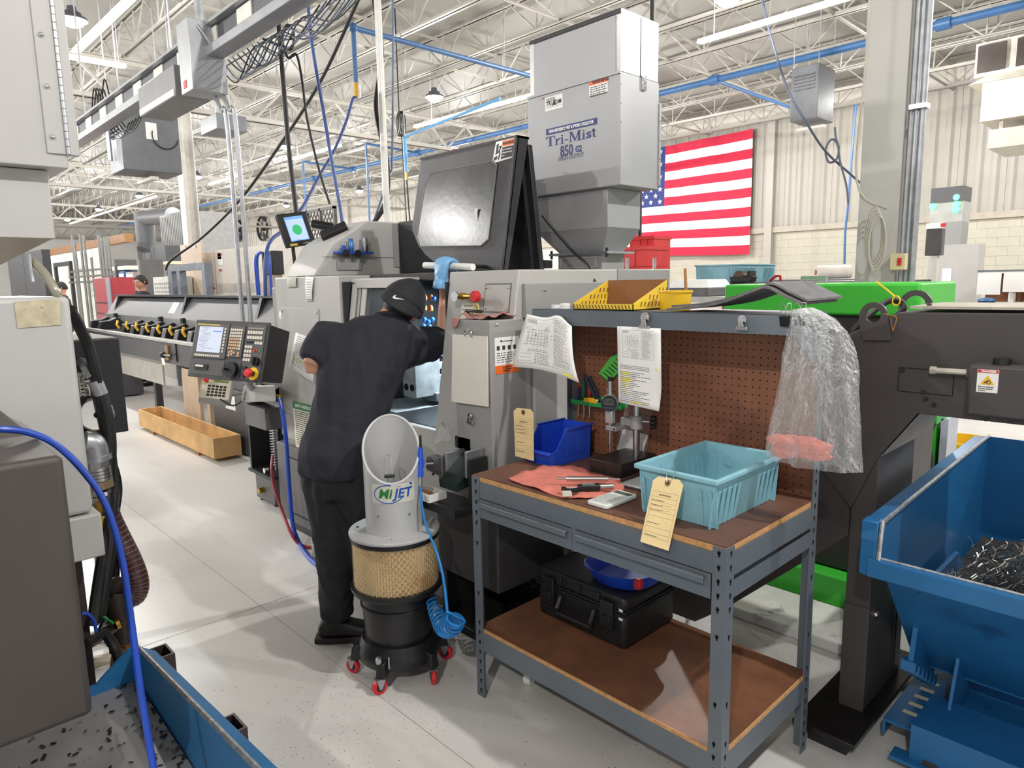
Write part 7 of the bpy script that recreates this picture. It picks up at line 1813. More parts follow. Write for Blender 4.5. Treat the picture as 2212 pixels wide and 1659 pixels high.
MB().prism([(-.842,.02),(-.758,.02),(-.758,.46),(-.842,.46)], 'y', Y0c-.006, Y0c).build('post_cover', DK, t, bevel=.002)
MB().add([], []).hexa([(-.757,Y0c+.01,1.0),(-.754,Y0c+.01,1.0),(-.754,Y1c-.02,1.0),(-.757,Y1c-.02,1.0)], [(-.652,Y0c+.01,1.156),(-.649,Y0c+.01,1.156),(-.649,Y1c-.02,1.156),(-.652,Y1c-.02,1.156)]).build('chamfer_plate', mat('speckled grey metal', (138,134,130), .4, .5, var=.3, scale=90), t)
MB().box(-.92,-.715,2.20,2.95,.055,.075).build('base_plate', mat('oily black steel', (34,32,31), .25, .3, var=.2, scale=20), t, bevel=.004)
MB().box(-.88,-.75,2.24,2.9,.0,.055).build('base_feet', BLACK, t)
for y, z in ((2.52,.62),(2.72,.50),(2.47,.42)): MB().ball((-.757,y,z), .012, 10, 7).build('bolt', STEEL, t)
MB().box(-.758,-.754,2.70,2.705,.10,.46).build('cover_gap', HOLE, t, smooth=False)
# lugs
def lug(x, z, y, r, ri, flip=1, rot=.0):
    n = 20; o_ = []; i_ = []
    for k in range(n):
        a = -PI*.15+ (PI*1.25)*k/(n-1) if False else 2*PI*k/n
        ox, oz = r*math.cos(a), r*math.sin(a)
        if math.sin(a) < -.3: ox, oz = math.copysign(r*1.02, math.cos(a))+ .55*r*(-math.sin(a)-.3), r*2.2*math.sin(a)*.9
        o_.append((x+ox, z+oz)); i_.append((x+ri*math.cos(a), z+ri*math.sin(a)))
    return MB().frame([(a, y, b) for a, b in o_], [(a, y, b) for a, b in i_], (0,.012,0))
lug(-.800,1.468,Y0c-.014,.042,.024).build('lifting_lug', DK, t)
lug(-.785,1.487,Y1c-.02,.054,.034).build('lifting_lug', DK, t)
MB().box(-.70,.45,Y0c+.01,Y1c-.02,1.490,1.498).build('dusty_cover', mat('dusty cover', (168,160,148), .6, var=.08, scale=20), t)
for x in (-.66,-.40,-.15): MB().ball((x,Y0c+.06,1.499), .008, 8, 6).build('cover_screw', BLKPL, t)
# drive guard with danger sign
gx0 = py(2095,790,2.36).x; gz1 = py(2150,788,2.36).z; gz0 = py(2150,903,2.36).z
gd = MB().box(gx0, .45, 2.345, Y0c, gz0, gz1).build('drive_guard', DK, t, bevel=.01)
MB().cyl((gx0+.075,2.375,gz1), (gx0+.075,2.375,gz1+.018), .022, n=18).build('breather_cap', BLKPL, gd)
a = py(2112,797,2.343); b = py(2154,850,2.343)
sg = MB().box(a.x, b.x, 2.3435, 2.345, b.z, a.z).build('danger_sign', WHITE, gd, smooth=False)
hz = a.z-b.z; wz = b.x-a.x; cx_ = (a.x+b.x)/2
MB().box(a.x+.001,b.x-.001,2.3428,2.3435,a.z-hz*.15,a.z-hz*.01).build('red_band', mat('danger red', (200,50,50), .5, var=0), sg, smooth=False)
text_mb('DANGER', wz*.17, bold=.0004).xf(basis((cx_+wz*.04,2.3422,a.z-hz*.08), (1,0,0), (0,0,1))).build('lettering', WHITE, sg, smooth=False)
MB().prism([(cx_-wz*.34,a.z-hz*.66),(cx_+wz*.34,a.z-hz*.66),(cx_,a.z-hz*.24)], 'y', 2.3428, 2.3435).build('yellow_triangle', mat('danger yellow', (236,180,40), .5, var=0), sg, bevel=.001)
MB().tube([(cx_-wz*.16,2.3424,a.z-hz*.58),(cx_-wz*.02,2.3424,a.z-hz*.52),(cx_+wz*.1,2.3424,a.z-hz*.46)], wz*.035, n=5).tube([(cx_+wz*.06+wz*.1*math.cos(k),2.3424,a.z-hz*.55+wz*.1*math.sin(k)) for k in [j*.63 for j in range(10)]], wz*.018, n=4, close=True).build('hand_pictogram', INK, sg)
for k, s_ in enumerate(('Do not operate', 'without guards', 'in place.')):
    text_mb(s_, wz*.115, align='LEFT').xf(basis((a.x+wz*.08,2.3422,a.z-hz*(.75+.085*k)), (1,0,0), (0,0,1))).build('lettering', INK, sg, smooth=False)
r0_ = py(2012,800,2.38); r1_ = py(2092,805,2.38)
MB().cyl((r0_.x,2.385,r0_.z), (r1_.x,2.385,r1_.z), .009, n=10).cyl((r0_.x-.004,2.385,r0_.z), (r0_.x+.012,2.385,r0_.z), .013, n=6).build('tension_rod', mat('zinc rod', (196,190,176), .4, .5), t)
MB().box(r1_.x-.004, gx0, 2.37, Y0c, r1_.z-.016, r1_.z+.016).build('rod_bracket', DK, t, bevel=.003)
for x_, y_ in ((1950,800),(2000,862),(1995,847),(2018,875),(2130,905),(2185,908)):
    p = py(x_, y_, Y0c); MB().cyl((p.x,Y0c-.006,p.z), (p.x,Y0c,p.z), .007, n=12).build('cap_screw', BLKPL, t)
q0, q1 = py(1942,793,Y0c), py(2058,856,Y0c)
MB().frame([(q0.x,Y0c-.002,q1.z),(q1.x,Y0c-.002,q1.z),(q1.x,Y0c-.002,q0.z),(q0.x,Y0c-.002,q0.z)], [(q0.x+.002,Y0c-.002,q1.z+.002),(q1.x-.002,Y0c-.002,q1.z+.002),(q1.x-.002,Y0c-.002,q0.z-.002),(q0.x+.002,Y0c-.002,q0.z-.002)], (0,.002,0)).build('plate_outline', HOLE, t, smooth=False)
# tie cords and cable through the lugs
t = thing('lug_cable', 'black corrugated cable looped through the conveyor lifting lugs', 'cable', (-.82,2.5,1.42))
MB().tube(catmull([py(1842,716,2.43), py(1868,690,2.45), py(1893,668,2.50), py(1920,650,2.55), py(1945,652,2.6), py(1952,668,2.6), py(1938,680,2.6)], 8), .0105, n=10).build('cable_run', RUBBER, t)
t = thing('yellow_tie', 'yellow cable tie holding the black cable to the lug', 'cable tie', py(1938,645,2.55))
MB().tube([py(1892,608,2.60), py(1915,625,2.58), py(1934,641,2.55)], .003, n=6).tube([py(1936,650,2.55)+Vector((.012*math.cos(a),0,.016*math.sin(a))) for a in [k*.63 for k in range(10)]], .003, n=6, close=True).build('tie_strap', YEL, t)
t = thing('twine_loop', 'thin brown twine knotted through the front lifting lug', 'twine', py(1930,715,Y0c-.02))
MB().tube(catmull([py(1908,678,Y0c-.018), py(1930,682,Y0c-.02), py(1937,688,Y0c-.02), py(1932,705,Y0c-.02), py(1929,715,Y0c-.02), py(1926,702,Y0c-.02), py(1924,686,Y0c-.02)], 6), .0013, n=5).build('twine_run', mat('brown twine', (170,120,60), .8), t)
# ---- blue tilting hopper with chips
HB = mat('blue tilting hopper paint', (38,106,160), .35, .15, var=.06, scale=4, wear=(26,78,124), wscale=3, wth=.58)
t = thing('tilting_hopper', 'large blue tilting hopper full of steel chips at the lower right', 'hopper', (.2,2.9,0))
xl_h, xr_h = -.66, 1.1; yf_h, yb_h = 2.165, 3.45
wallL = [(yf_h,.745),(yf_h-.01,.862),(yf_h+.35,.875),(yb_h,.905),(yb_h,.35),(2.95,.22),(2.62,.22),(2.36,.52)]
MB().prism(wallL, 'x', xl_h-.006, xl_h).build('side_wall', HB, t, smooth=False)
MB().prism(wallL, 'x', xr_h, xr_h+.006).build('side_wall', HB, t, smooth=False)
MB().box(xl_h, xr_h, yb_h-.008, yb_h, .35, .905).build('back_wall', HB, t, smooth=False)
MB().hexa([(xl_h,2.62,.22),(xr_h,2.62,.22),(xr_h,2.63,.22),(xl_h,2.63,.22)], [(xl_h,yf_h,.745),(xr_h,yf_h,.745),(xr_h,yf_h+.012,.745),(xl_h,yf_h+.012,.745)]).build('front_wall', HB, t, smooth=False)
MB().box(xl_h, xr_h, 2.62, 2.96, .214, .222).build('hopper_floor', HB, t, smooth=False)
MB().hexa([(xl_h,2.95,.22),(xr_h,2.95,.22),(xr_h,2.96,.22),(xl_h,2.96,.22)], [(xl_h,yb_h-.01,.35),(xr_h,yb_h-.01,.35),(xr_h,yb_h,.35),(xl_h,yb_h,.35)]).build('rear_slope', HB, t, smooth=False)
MB().box(xl_h-.03, xr_h+.03, yf_h-.03, yf_h+.004, .690, .747).build('front_rim', HB, t, bevel=.004)
MB().hexa([(xl_h-.055,yf_h-.02,.80),(xl_h-.007,yf_h-.02,.80),(xl_h-.007,yb_h,.86),(xl_h-.055,yb_h,.86)], [(xl_h-.055,yf_h-.01,.855),(xl_h-.007,yf_h-.01,.862),(xl_h-.007,yb_h,.905),(xl_h-.055,yb_h,.898)]).build('side_rim', HB, t, bevel=.003)
MB().hexa([(xl_h-.055,yf_h-.02,.69),(xl_h-.007,yf_h-.03,.69),(xl_h-.007,yf_h+.03,.69),(xl_h-.05,yf_h+.05,.72)], [(xl_h-.055,yf_h-.015,.86),(xl_h-.007,yf_h-.012,.862),(xl_h-.007,yf_h+.02,.865),(xl_h-.055,yf_h+.03,.862)]).build('corner_cap', HB, t, bevel=.004)
MB().tube([(xl_h,yf_h-.02,.748),(xl_h+.002,yf_h-.008,.863),(xl_h,yb_h,.907)], .007, n=6).build('worn_rim_edge', WORN, t)
MB().tube([(xl_h,yf_h-.008,.749),(xr_h,yf_h-.008,.749)], .005, n=6).build('worn_rim_edge', WORN, t)
# rocker segment and base frame
MB().prism([(2.40,.30),(2.46,.52),(2.62,.56),(2.9,.56),(3.1,.30),(2.9,.19),(2.6,.17)], 'x', xl_h+.03, xl_h+.045).build('rocker', HB, t, smooth=False)
for k in range(6):
    a = -1.05-.2*k; MB().box(xl_h+.01, xl_h+.055, 2.40+.05*k, 2.43+.05*k, .29-.032*k, .325-.032*k).build('rocker_tooth', HB, t, smooth=False)
br_ = MB().box(xl_h-.02, xl_h+.09, 2.36, 3.30, .105, .115).build('base_rail', HB, t, smooth=False)
MB().box(xl_h-.02, xl_h-.012, 2.36, 3.30, .06, .105).build('rail_flange', HB, t, smooth=False)
for k in range(8): MB().box(xl_h+.015, xl_h+.06, 2.44+.062*k, 2.46+.062*k, .1148, .1158).build('rail_slot', mat('pale slot', (206,200,170), .7), br_, smooth=False)
MB().prism([(2.44,.115),(2.54,.36),(2.62,.36),(2.70,.22),(2.72,.115)], 'x', xl_h+.14, xl_h+.15).build('gusset', HB, t, smooth=False)
MB().box(xl_h+.09, xr_h, 2.50, 2.74, .095, .115).build('deck_plate', HB, t, smooth=False)
MB().box(xl_h+.09, xr_h, 2.74, 2.75, .115, .18).build('deck_rib', HB, t, smooth=False)
MB().frame([(xl_h+.08,2.30,.05),(xl_h+.08,2.30,.17),(xl_h+.08,2.52,.17),(xl_h+.08,2.52,.05)], [(xl_h+.08,2.31,.06),(xl_h+.08,2.31,.16),(xl_h+.08,2.51,.16),(xl_h+.08,2.51,.06)], (xr_h-xl_h-.08,0,0)).build('fork_pocket', HB, t, smooth=False)
MB().box(xl_h+.03, xl_h+.32, 2.27, 2.33, .04, .052).build('wheel_plate', HB, t)
MB().cyl((xl_h+.12,2.33,.042), (xl_h+.16,2.33,.042), .04, n=18).build('castor_wheel', RUBBER, t)
for x in (xl_h+.2, xr_h-.2):
    MB().cyl((x,3.2,.05), (x+.05,3.2,.05), .05, n=18).build('castor_wheel', RUBBER, t)
MB().box(xl_h, xr_h, 3.15, 3.25, .095, .2).build('rear_beam', HB, t)
# chip heap: mound plus curls
rn = random.Random(33)
def hz_(x, y):
    dx = (x-(.05))/.55; dy = (y-2.72)/.50; return max(0, 1-dx*dx*.9-dy*dy)
mound = MB()
def mf(u, v):
    x = xl_h+.02+(xr_h-xl_h-.04)*u; y = 2.25+1.12*v
    base = .72-.25*0; zz = .48+.42*hz_(x, y)**.8*.75+.03*noise.noise(Vector((x*9,y*9,1)))+.015*noise.noise(Vector((x*30,y*30,2)))
    if y < 2.62: zz = max(min(zz, .84), .745-(y-2.165)*1.154+.02); zz = max(zz, .745-(y-2.165)*1.154+.015)
    return (x, y, min(zz, .86))
mound.surf(mf, 50, 40)
mo = mound.build('chip_mound', mat('tangled steel chips', (74,70,66), .4, .5, var=.6, scale=240, bump=1., bscale=220), ang=180); tag(mo, 'heap of tangled steel chips filling the blue tilting hopper', 'metal chips', kind='stuff')
cu = MB()
for k in range(3200):
    u = rn.random(); v = rn.random()*.9; p = Vector(mf(u, v))+Vector((0,0,.010)); a = rn.random()*6.28; L_ = .02+.04*rn.random(); R_ = .006+.012*rn.random(); up_ = rn.random()*.8
    d = Vector((math.cos(a), math.sin(a), up_*.6)).normalized(); s_ = Vector((-math.sin(a), math.cos(a), .3)); pts = [p+d*(L_*j/4)+s_*R_*math.sin(j*1.1+a)+Vector((0,0,R_*(1-math.cos(j*1.1)))) for j in range(5)]
    w_ = Vector((0,0,1)).cross(d).normalized()*.0016
    for j in range(4): cu.add([pts[j]-w_, pts[j]+w_, pts[j+1]+w_, pts[j+1]-w_], [(0,1,2,3)])
for k in range(60):
    u = .15+.5*rn.random(); v = .1+.5*rn.random(); p = Vector(mf(u, v)); a = rn.random()*6.28; R_ = .04+.08*rn.random()
    pts = [p+Vector((math.cos(a)*R_*j/6, math.sin(a)*R_*j/6, .07*math.sin(PI*j/6)*(.5+rn.random()*.2))) for j in range(7)]
    cu.tube(pts, .0007, n=3)
co = cu.build('chip_curls', mat('bright steel curls', (190,186,178), .25, 1.), smooth=False); tag(co, 'bright steel curls on top of the chip heap', 'metal chips', kind='stuff')
# ================================================================== GREEN MACHINE BEHIND
t = thing('green_machine', 'bright green machine cover and base behind the workbench', 'machine', (-1.4,3.6,0))
YG = 3.3
g0, g1 = py(1565,615,YG), py(1990,611,YG); gb = py(1780,680,YG).z
MB().box(g0.x, g1.x, YG, YG+.55, gb, g0.z).build('top_cover', GREEN, t, bevel=.012, seg=3)
MB().box(g0.x+.02, g1.x-.04, YG+.04, YG+.5, .18, gb).build('machine_core', mat('dark machine core', (58,56,54), .5), t)
MB().box(g0.x-.3, g1.x+.02, YG-.05, YG+.75, .02, .17).build('base', GREEN, t, bevel=.01)
MB().box(g0.x-.3, g1.x+.02, YG-.07, YG-.05, .0, .02).build('base_edge', LGREY, t)
h_ = py(1770,605,YG+.25)
MB().tube([(py(1731,612,YG+.2).x,YG+.2,g0.z),(py(1731,612,YG+.2).x,YG+.2,g0.z+.03),(py(1785,612,YG+.2).x,YG+.2,g0.z+.03),(py(1785,612,YG+.2).x,YG+.2,g0.z)], .008, n=8).build('cover_handle', GALV, t)
# right-hand green frame seen under the conveyor
t = thing('machine_stand', 'green machine frame with a black ball handle seen under the conveyor head', 'stand', (-.98,4.3,0))
f0, f1 = py(1962,900,4.2), py(2040,1085,4.2)
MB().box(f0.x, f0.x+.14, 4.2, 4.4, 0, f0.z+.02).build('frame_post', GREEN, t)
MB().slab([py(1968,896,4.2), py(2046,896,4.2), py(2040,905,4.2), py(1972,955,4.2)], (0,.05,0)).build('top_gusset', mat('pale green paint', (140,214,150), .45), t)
MB().box(f0.x+.14, py(2030,950,4.2).x, 4.28, 4.3, 0, py(2020,930,4.2).z).build('shaded_panel', mat('shaded green panel', (44,140,56), .45), t)  # shade on the recessed panel is put into a darker copy of the green
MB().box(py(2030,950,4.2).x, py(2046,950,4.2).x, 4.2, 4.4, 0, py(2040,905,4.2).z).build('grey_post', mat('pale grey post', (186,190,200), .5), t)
k_ = py(2006,919,4.15); MB().cyl(py(1972,945,4.18), k_, .008, n=8).build('handle_rod', BLKPL, t); MB().ball(k_, .032, 16, 10).build('ball_knob', BLKPL, t)
c_ = py(1962,1000,4.12); MB().tube([c_+Vector((.10*math.cos(a),0,.17*math.sin(a))) for a in [k*2*PI/24 for k in range(24)]], .026, n=10, close=True).build('rubber_ring', RUBBER, t)
# yellow buckets
def bucket(label, x_, ytop, Y, r, z0_, h):
    p = py(x_, ytop, Y); t = thing('yellow_bucket', label, 'bucket', (p.x, Y, z0_), 'yellow buckets under the conveyor')
    z1 = p.z
    MB().lathe([(0,z0_),(r*.88,z0_),(r,z1-.02),(r*1.04,z1-.015),(r*1.04,z1),(r*.96,z1),(r*.84,z0_+.01),(0,z0_+.01)], (p.x,Y,0), n=28).build('bucket_wall', YEL, t)
    MB().lathe([(r*.97,z1-.07),(r*1.01,z1-.068),(r*1.01,z1-.060),(r*.97,z1-.058)], (p.x,Y,0), n=28, closed=True).build('bucket_band', YEL, t)
bucket('clean yellow bucket standing beside the green machine frame', 2010, 1003, 4.3, .105, .02, .3)
bucket('larger grubby yellow bucket behind the blue hopper rim', 2085, 948, 4.9, .17, .02, .5)
# floor items under: white plinth behind bench
t = thing('white_plinth', 'white machine plinth on the floor behind the workbench shelf', 'plinth', (-1.6,2.98,0))
MB().box(-1.97,-.98,2.86,3.2,0,.05).build('plinth_body', mat('white plinth', (222,222,216), .5, var=.06, wear=(150,150,146), wscale=6, wth=.6), t, bevel=.006)
# ================================================================== BACKGROUND ON THE FLOOR
def pbox(x0, y0, x1, y1, Y, d, z0=None, z1=None):
    """box whose front face (facing -Y) at depth plane Y covers the pixel rectangle"""
    ym = (y0+y1)/2; xm = (x0+x1)/2
    a = py(x0, ym, Y).x; b = py(x1, ym, Y).x
    zz1 = py(xm, y0, Y).z if z1 is None else z1; zz0 = py(xm, y1, Y).z if z0 is None else z0
    return (a, b, Y, Y+d, zz0, zz1)
def B_(r): return MB().box(*r)
# ---- flag on the back wall
FW, FH = 4.57, 3.05
fx1 = py(1635,278,YW).x; fz1 = 5.47; fx0 = fx1-4.55; fz0 = 2.23
fl_ = thing('flag', 'large red, white and blue striped flag hanging on the far wall', 'flag', ((fx0+fx1)/2, YW-.12, fz0))
FR = mat('flag red cloth', (196,36,66), .8, var=.05); FWH = mat('flag white cloth', (238,230,226), .8, var=.03); FB = mat('flag blue cloth', (52,62,120), .8, var=.05)
def fy(x, z): return YW-.21-.025*math.sin(x*3.1+z*.7)-.012*math.sin(x*8+z*2)
def ftop(u): return fz1-.05*math.sin(u*PI)*.6-.12*(1-u)*.3
def fpt(u, v):
    x = fx0+(fx1-fx0)*u; zt = ftop(u); zb = fz0+.03*math.sin(u*5)
    z = zt+(zb-zt)*v; return Vector((x, fy(x, z), z))
for k in range(13):
    u0 = .40 if k < 7 else 0
    MB().surf(lambda u, v, k=k, u0=u0: fpt(u0+(1-u0)*u, (k+v)/13), 40, 3).build('stripe', FR if k % 2 == 0 else FWH, fl_, ang=180)
cn = MB().surf(lambda u, v: fpt(.4*u, v*7/13), 20, 8).build('canton', FB, fl_, ang=180)
for r in range(9):
    n = 6 if r % 2 == 0 else 5
    for c in range(n):
        u = .4*((c+.5)/6 if n == 6 else (c+1)/6); v = 7/13*(r+.75)/9.5; p = fpt(u, v)+Vector((0,-.012,0)); R_ = .085
        if p.x < -12.9 : continue
        MB().add([p+Vector((math.sin(a)*(R_ if j % 2 == 0 else R_*.4), 0, math.cos(a)*(R_ if j % 2 == 0 else R_*.4))) for j, a in enumerate([k*PI/5 for k in range(10)])], [tuple(range(10))]).build('star', FWH, cn, smooth=False)
# ---- columns with services
c1 = column(-1.62, 4.95, 'grey steel column in front of the ribbed wall on the right', COLM)
for k, (dx, r) in enumerate(((.135,.014),(.165,.014),(.20,.020))):
    MB().cyl((-1.62+dx,4.90,.0), (-1.62+dx,4.90,4.86), r, n=10).build('conduit', GALV, c1)
for z in (2.6,3.4,1.2): MB().box(-1.5,-1.39,4.86,4.93,z,z+.03).build('conduit_clamp', GALV, c1)
c2 = column(-13.5, 4.75, 'pale steel column rising behind the bar feeder', mat('pale column paint', (206,202,196), .5))
t = thing('switch_box', 'beige switch box with two red buttons on the right column', 'switch box', (-1.62,4.80,1.58))
r = pbox(1922,548,1955,583,4.77,.055); B_(r).build('box_body', mat('beige switch box', (206,192,148), .5), t, bevel=.004)
for dz_ in (.62,.40): MB().box(r[0]+.045, r[0]+.068, r[2]-.006, r[2], r[4]+(r[5]-r[4])*dz_-.012, r[4]+(r[5]-r[4])*dz_+.012).build('red_button', RED, t)
t = thing('cable_coil', 'coil of grey cable hanging on the side of the right column', 'cable', (-1.8,4.9,1.75))
p = py(1905,505,4.76)
for k in range(4):
    MB().tube([p+Vector((.05*math.cos(a)+.012*k-.05, -.01*k, .17*math.sin(a)-.02*k)) for a in [j*2*PI/22 for j in range(22)]], .006, n=6, close=True).build('cable_loop', mat('grey cable', (176,170,158), .5), t)
MB().tube(catmull([(-1.745,4.83,4.7),(-1.745,4.83,3.0),(-1.76,4.83,2.2),(p.x,4.83,p.z+.16)], 6), .008, n=6).build('cable_drop', mat('grey cable', (176,170,158)), t)
# small touch panel left of the column
t = thing('touch_panel', 'small lit touch panel on an arm left of the right column', 'monitor', py(1876,560,6.2))
r = pbox(1858,540,1891,560,6.2,.05); B_(r).build('panel_case', BLKPL, t, bevel=.004)
MB().box(r[0]+.02, r[1]-.02, r[2]-.002, r[2], r[4]+.015, r[5]-.012).build('screen', mat('lit cyan screen', (190,235,250), .2, emit=1.4, var=0), t, smooth=False)
MB().box(r[0]+.06, r[0]+.09, r[2]+.02, r[2]+.04, 0, r[4]).build('panel_arm', MGREY, t)
# grey machine with black top carrying the teal container
YB = 6.0
t = thing('black_topped_machine', 'grey machine enclosure with a black top behind the green cover', 'machine', (-2.8,6.6,0))
x0 = py(1508,620,YB).x; x1 = py(1800,620,YB).x
MB().box(x0+.25, x1+.35, YB+.02, YB+1.0, 0, 1.47).build('enclosure', mat('brown grey enclosure', (150,128,112), .5), t)
MB().box(x0, x1+.45, YB, YB+1.05, 1.47, 1.545).build('black_top', BLACK, t, bevel=.006)
tb_ = teal_bin('pale teal container on the black-topped machine below the flag', py(1503,585,YB+.1).x, py(1605,585,YB+.1).x, YB+.1, YB+.75, 1.546, .17, detail=True)
t = thing('tape_dispenser', 'black tape dispenser with a roll beside the far teal container', 'tape dispenser', py(1606,600,YB+.05))
p = py(1606,592,YB+.1); p.z = 1.546
MB().hexa([(p.x-.10,YB+.05,1.546),(p.x+.10,YB+.05,1.546),(p.x+.10,YB+.15,1.546),(p.x-.10,YB+.15,1.546)], [(p.x-.115,YB+.05,1.60),(p.x+.115,YB+.05,1.60),(p.x+.115,YB+.15,1.60),(p.x-.115,YB+.15,1.60)]).build('base', BLKPL, t, bevel=.006)
MB().cyl((p.x-.03,YB+.06,1.605), (p.x-.03,YB+.14,1.605), .05, n=22).build('tape_roll', mat('brown tape', (90,70,56), .4), t)
MB().box(p.x+.06,p.x+.10,YB+.05,YB+.15,1.60,1.65).build('cutter', BLKPL, t)
t = thing('red_handle_tool', 'red handled tool resting behind the green cover', 'tool', py(1675,612,YB-.1))
p = py(1678,606,YB+.3); p.z = 1.55
MB().tube([(p.x-.07,YB+.3,1.552),(p.x-.01,YB+.3,1.60),(p.x+.03,YB+.3,1.60),(p.x+.04,YB+.3,1.552)], .012, n=8).build('handle', RED, t)
# wrap roll and papers on a second grey bench
YC_ = 7.12
t = thing('grey_inspection_bench', 'long grey bench against the far right wall carrying a wrap roll', 'bench', (-2.9,7.4,0))
xa, xb = py(1640,596,YC_).x, py(1900,590,YC_).x
MB().box(xa, xb, YC_, YC_+.8, 1.50, 1.56).build('bench_top', MGREY, t); 
for x in (xa+.05, xb-.05): MB().box(x-.04,x+.04,YC_+.1,YC_+.7,0,1.50).build('leg', MGREY, t)
t = thing('stretch_wrap_roll', 'roll of clear stretch wrap lying on the grey bench', 'wrap roll', py(1790,592,YC_))
p = py(1775,588,YC_+.1)
MB().cyl((p.x-.06,YC_+.1,1.63), (p.x+.20,YC_+.32,1.63), .068, n=24).build('film_roll', mat('stretch film', (222,214,204), .25), t)
MB().cyl((p.x-.065,YC_+.096,1.63), (p.x-.055,YC_+.104,1.63), .03, n=16).build('core', KRAFT, t)
# printer on cart with red crates
t = thing('label_printer', 'white and black label printer behind the yellow cup', 'printer', py(1470,640,5.2))
r = pbox(1432,622,1530,640,5.2,.4); B_(r).build('printer_base', mat('printer grey', (96,96,98), .45), t, bevel=.006)
MB().hexa([(r[0],5.2,r[5]),(r[1],5.2,r[5]),(r[1],5.6,r[5]),(r[0],5.6,r[5])], [(r[0]+.06,5.28,r[5]+.07),(r[1]-.05,5.28,r[5]+.07),(r[1]-.05,5.58,r[5]+.07),(r[0]+.06,5.58,r[5]+.07)]).build('printer_lid', WHITE, t, bevel=.005)
MB().box(r[0]+.06, r[0]+.24, 5.275, 5.282, r[5]+.02, r[5]+.06).build('red_panel', mat('dull red panel', (150,44,56), .4), t)
r2 = (r[0]-.1, r[1]+.25, 5.15, 5.75, 0, r[4]-.001)
t = thing('printer_cart', 'grey cart under the label printer', 'cart', (r2[0]+.3, 5.4, 0)); B_((r2[0],r2[1],5.15,5.75,r2[5]-.05,r2[5])).build('cart_top', LGREY, t)
for x in (r2[0]+.04, r2[1]-.04):
    for y in (5.2,5.7): MB().box(x-.02,x+.02,y-.02,y+.02,0,r2[5]-.05).build('leg', LGREY, t)
MB().box(r2[0]+.05,r2[1]-.05,5.2,5.7,.6,1.1).build('cart_drawers', LGREY, t)
# red crates
YR = 5.6
rx0, rx1 = py(1309,560,YR).x, py(1396,560,YR).x
RC_ = mat('red crate plastic', (206,44,44), .45, var=.06)
zt_r = py(1350,533,YR).z; hcr = .20
n_cr = 4
for k in range(n_cr+1):
    z = zt_r-hcr*(k+1) if k < n_cr else zt_r
    lab = ['topmost full red crate of the stack behind the mist collector', 'second red crate down in the stack behind the mist collector', 'third red crate down in the stack behind the mist collector', 'lowest red crate of the stack behind the mist collector', 'red crate behind the others, rising above the stack'][k]
    x0_, x1_ = (rx0, rx1) if k < n_cr else (rx0+.0, rx0+.30)
    y0_, y1_ = (YR, YR+.38) if k < n_cr else (YR+.40, YR+.7)
    if k == n_cr: z = 0.0
    hh_ = hcr-.004 if k < n_cr else zt_r+.12
    t = thing('red_crate', lab, 'crate', ((x0_+x1_)/2, (y0_+y1_)/2, z), 'red plastic crates')
    w_ = .012
    MB().box(x0_,x1_,y0_,y1_,z,z+.01).build('crate_floor', RC_, t)
    MB().box(x0_,x1_,y0_,y0_+w_,z+.01,z+hh_).build('wall', RC_, t); MB().box(x0_,x1_,y1_-w_,y1_,z+.01,z+hh_).build('wall', RC_, t)
    MB().box(x0_,x0_+w_,y0_+w_,y1_-w_,z+.01,z+hh_).build('wall', RC_, t); MB().box(x1_-w_,x1_,y0_+w_,y1_-w_,z+.01,z+hh_).build('wall', RC_, t)
    MB().frame([(x0_-.012,y0_-.012,z+hh_-.035),(x1_+.012,y0_-.012,z+hh_-.035),(x1_+.012,y1_+.012,z+hh_-.035),(x0_-.012,y1_+.012,z+hh_-.035)], [(x0_,y0_,z+hh_-.035),(x1_,y0_,z+hh_-.035),(x1_,y1_,z+hh_-.035),(x0_,y1_,z+hh_-.035)], (0,0,.03)).build('rim', RC_, t)
    for f_ in (.42,.72): MB().box(x0_+(x1_-x0_)*f_-.008, x0_+(x1_-x0_)*f_+.008, y0_-.008, y0_, z+.01, z+hh_-.035).build('rib', RC_, t)
zc = zt_r-hcr*n_cr
t = thing('crate_stand', 'grey stand under the red crate stack', 'stand', ((rx0+rx1)/2, YR+.2, 0))
MB().box(rx0-.02,rx1+.02,YR-.02,YR+.39,zc-.04,zc-.001).build('stand_top', MGREY, t)
for x in (rx0+.03,rx1-.03): MB().box(x-.02,x+.02,YR,YR+.37,0,zc-.04).build('leg', MGREY, t)
# threaded posts and stick seen over the riser
for k, (x_, lab) in enumerate(((1355,'ribbed steel post in front of the red crates'),(1414,'plain steel post standing right of the red crates'))):
    p = py(x_, 560, 4.6); t = thing('steel_post', lab, 'post', (p.x, 4.6, 0)); MB().cyl((p.x,4.6,0), (p.x,4.6,py(x_,557,4.6).z), .014, n=12).build('post_shaft', GALV, t)
t = thing('wooden_stick', 'thin wooden stick leaning behind the yellow cup', 'stick', py(1508,655,3.0))
MB().cyl(py(1480,580,3.1), (py(1516,700,3.05).x,3.05,.06), .008, n=8).build('stick_shaft', mat('pale wood', (180,130,80), .6), t)
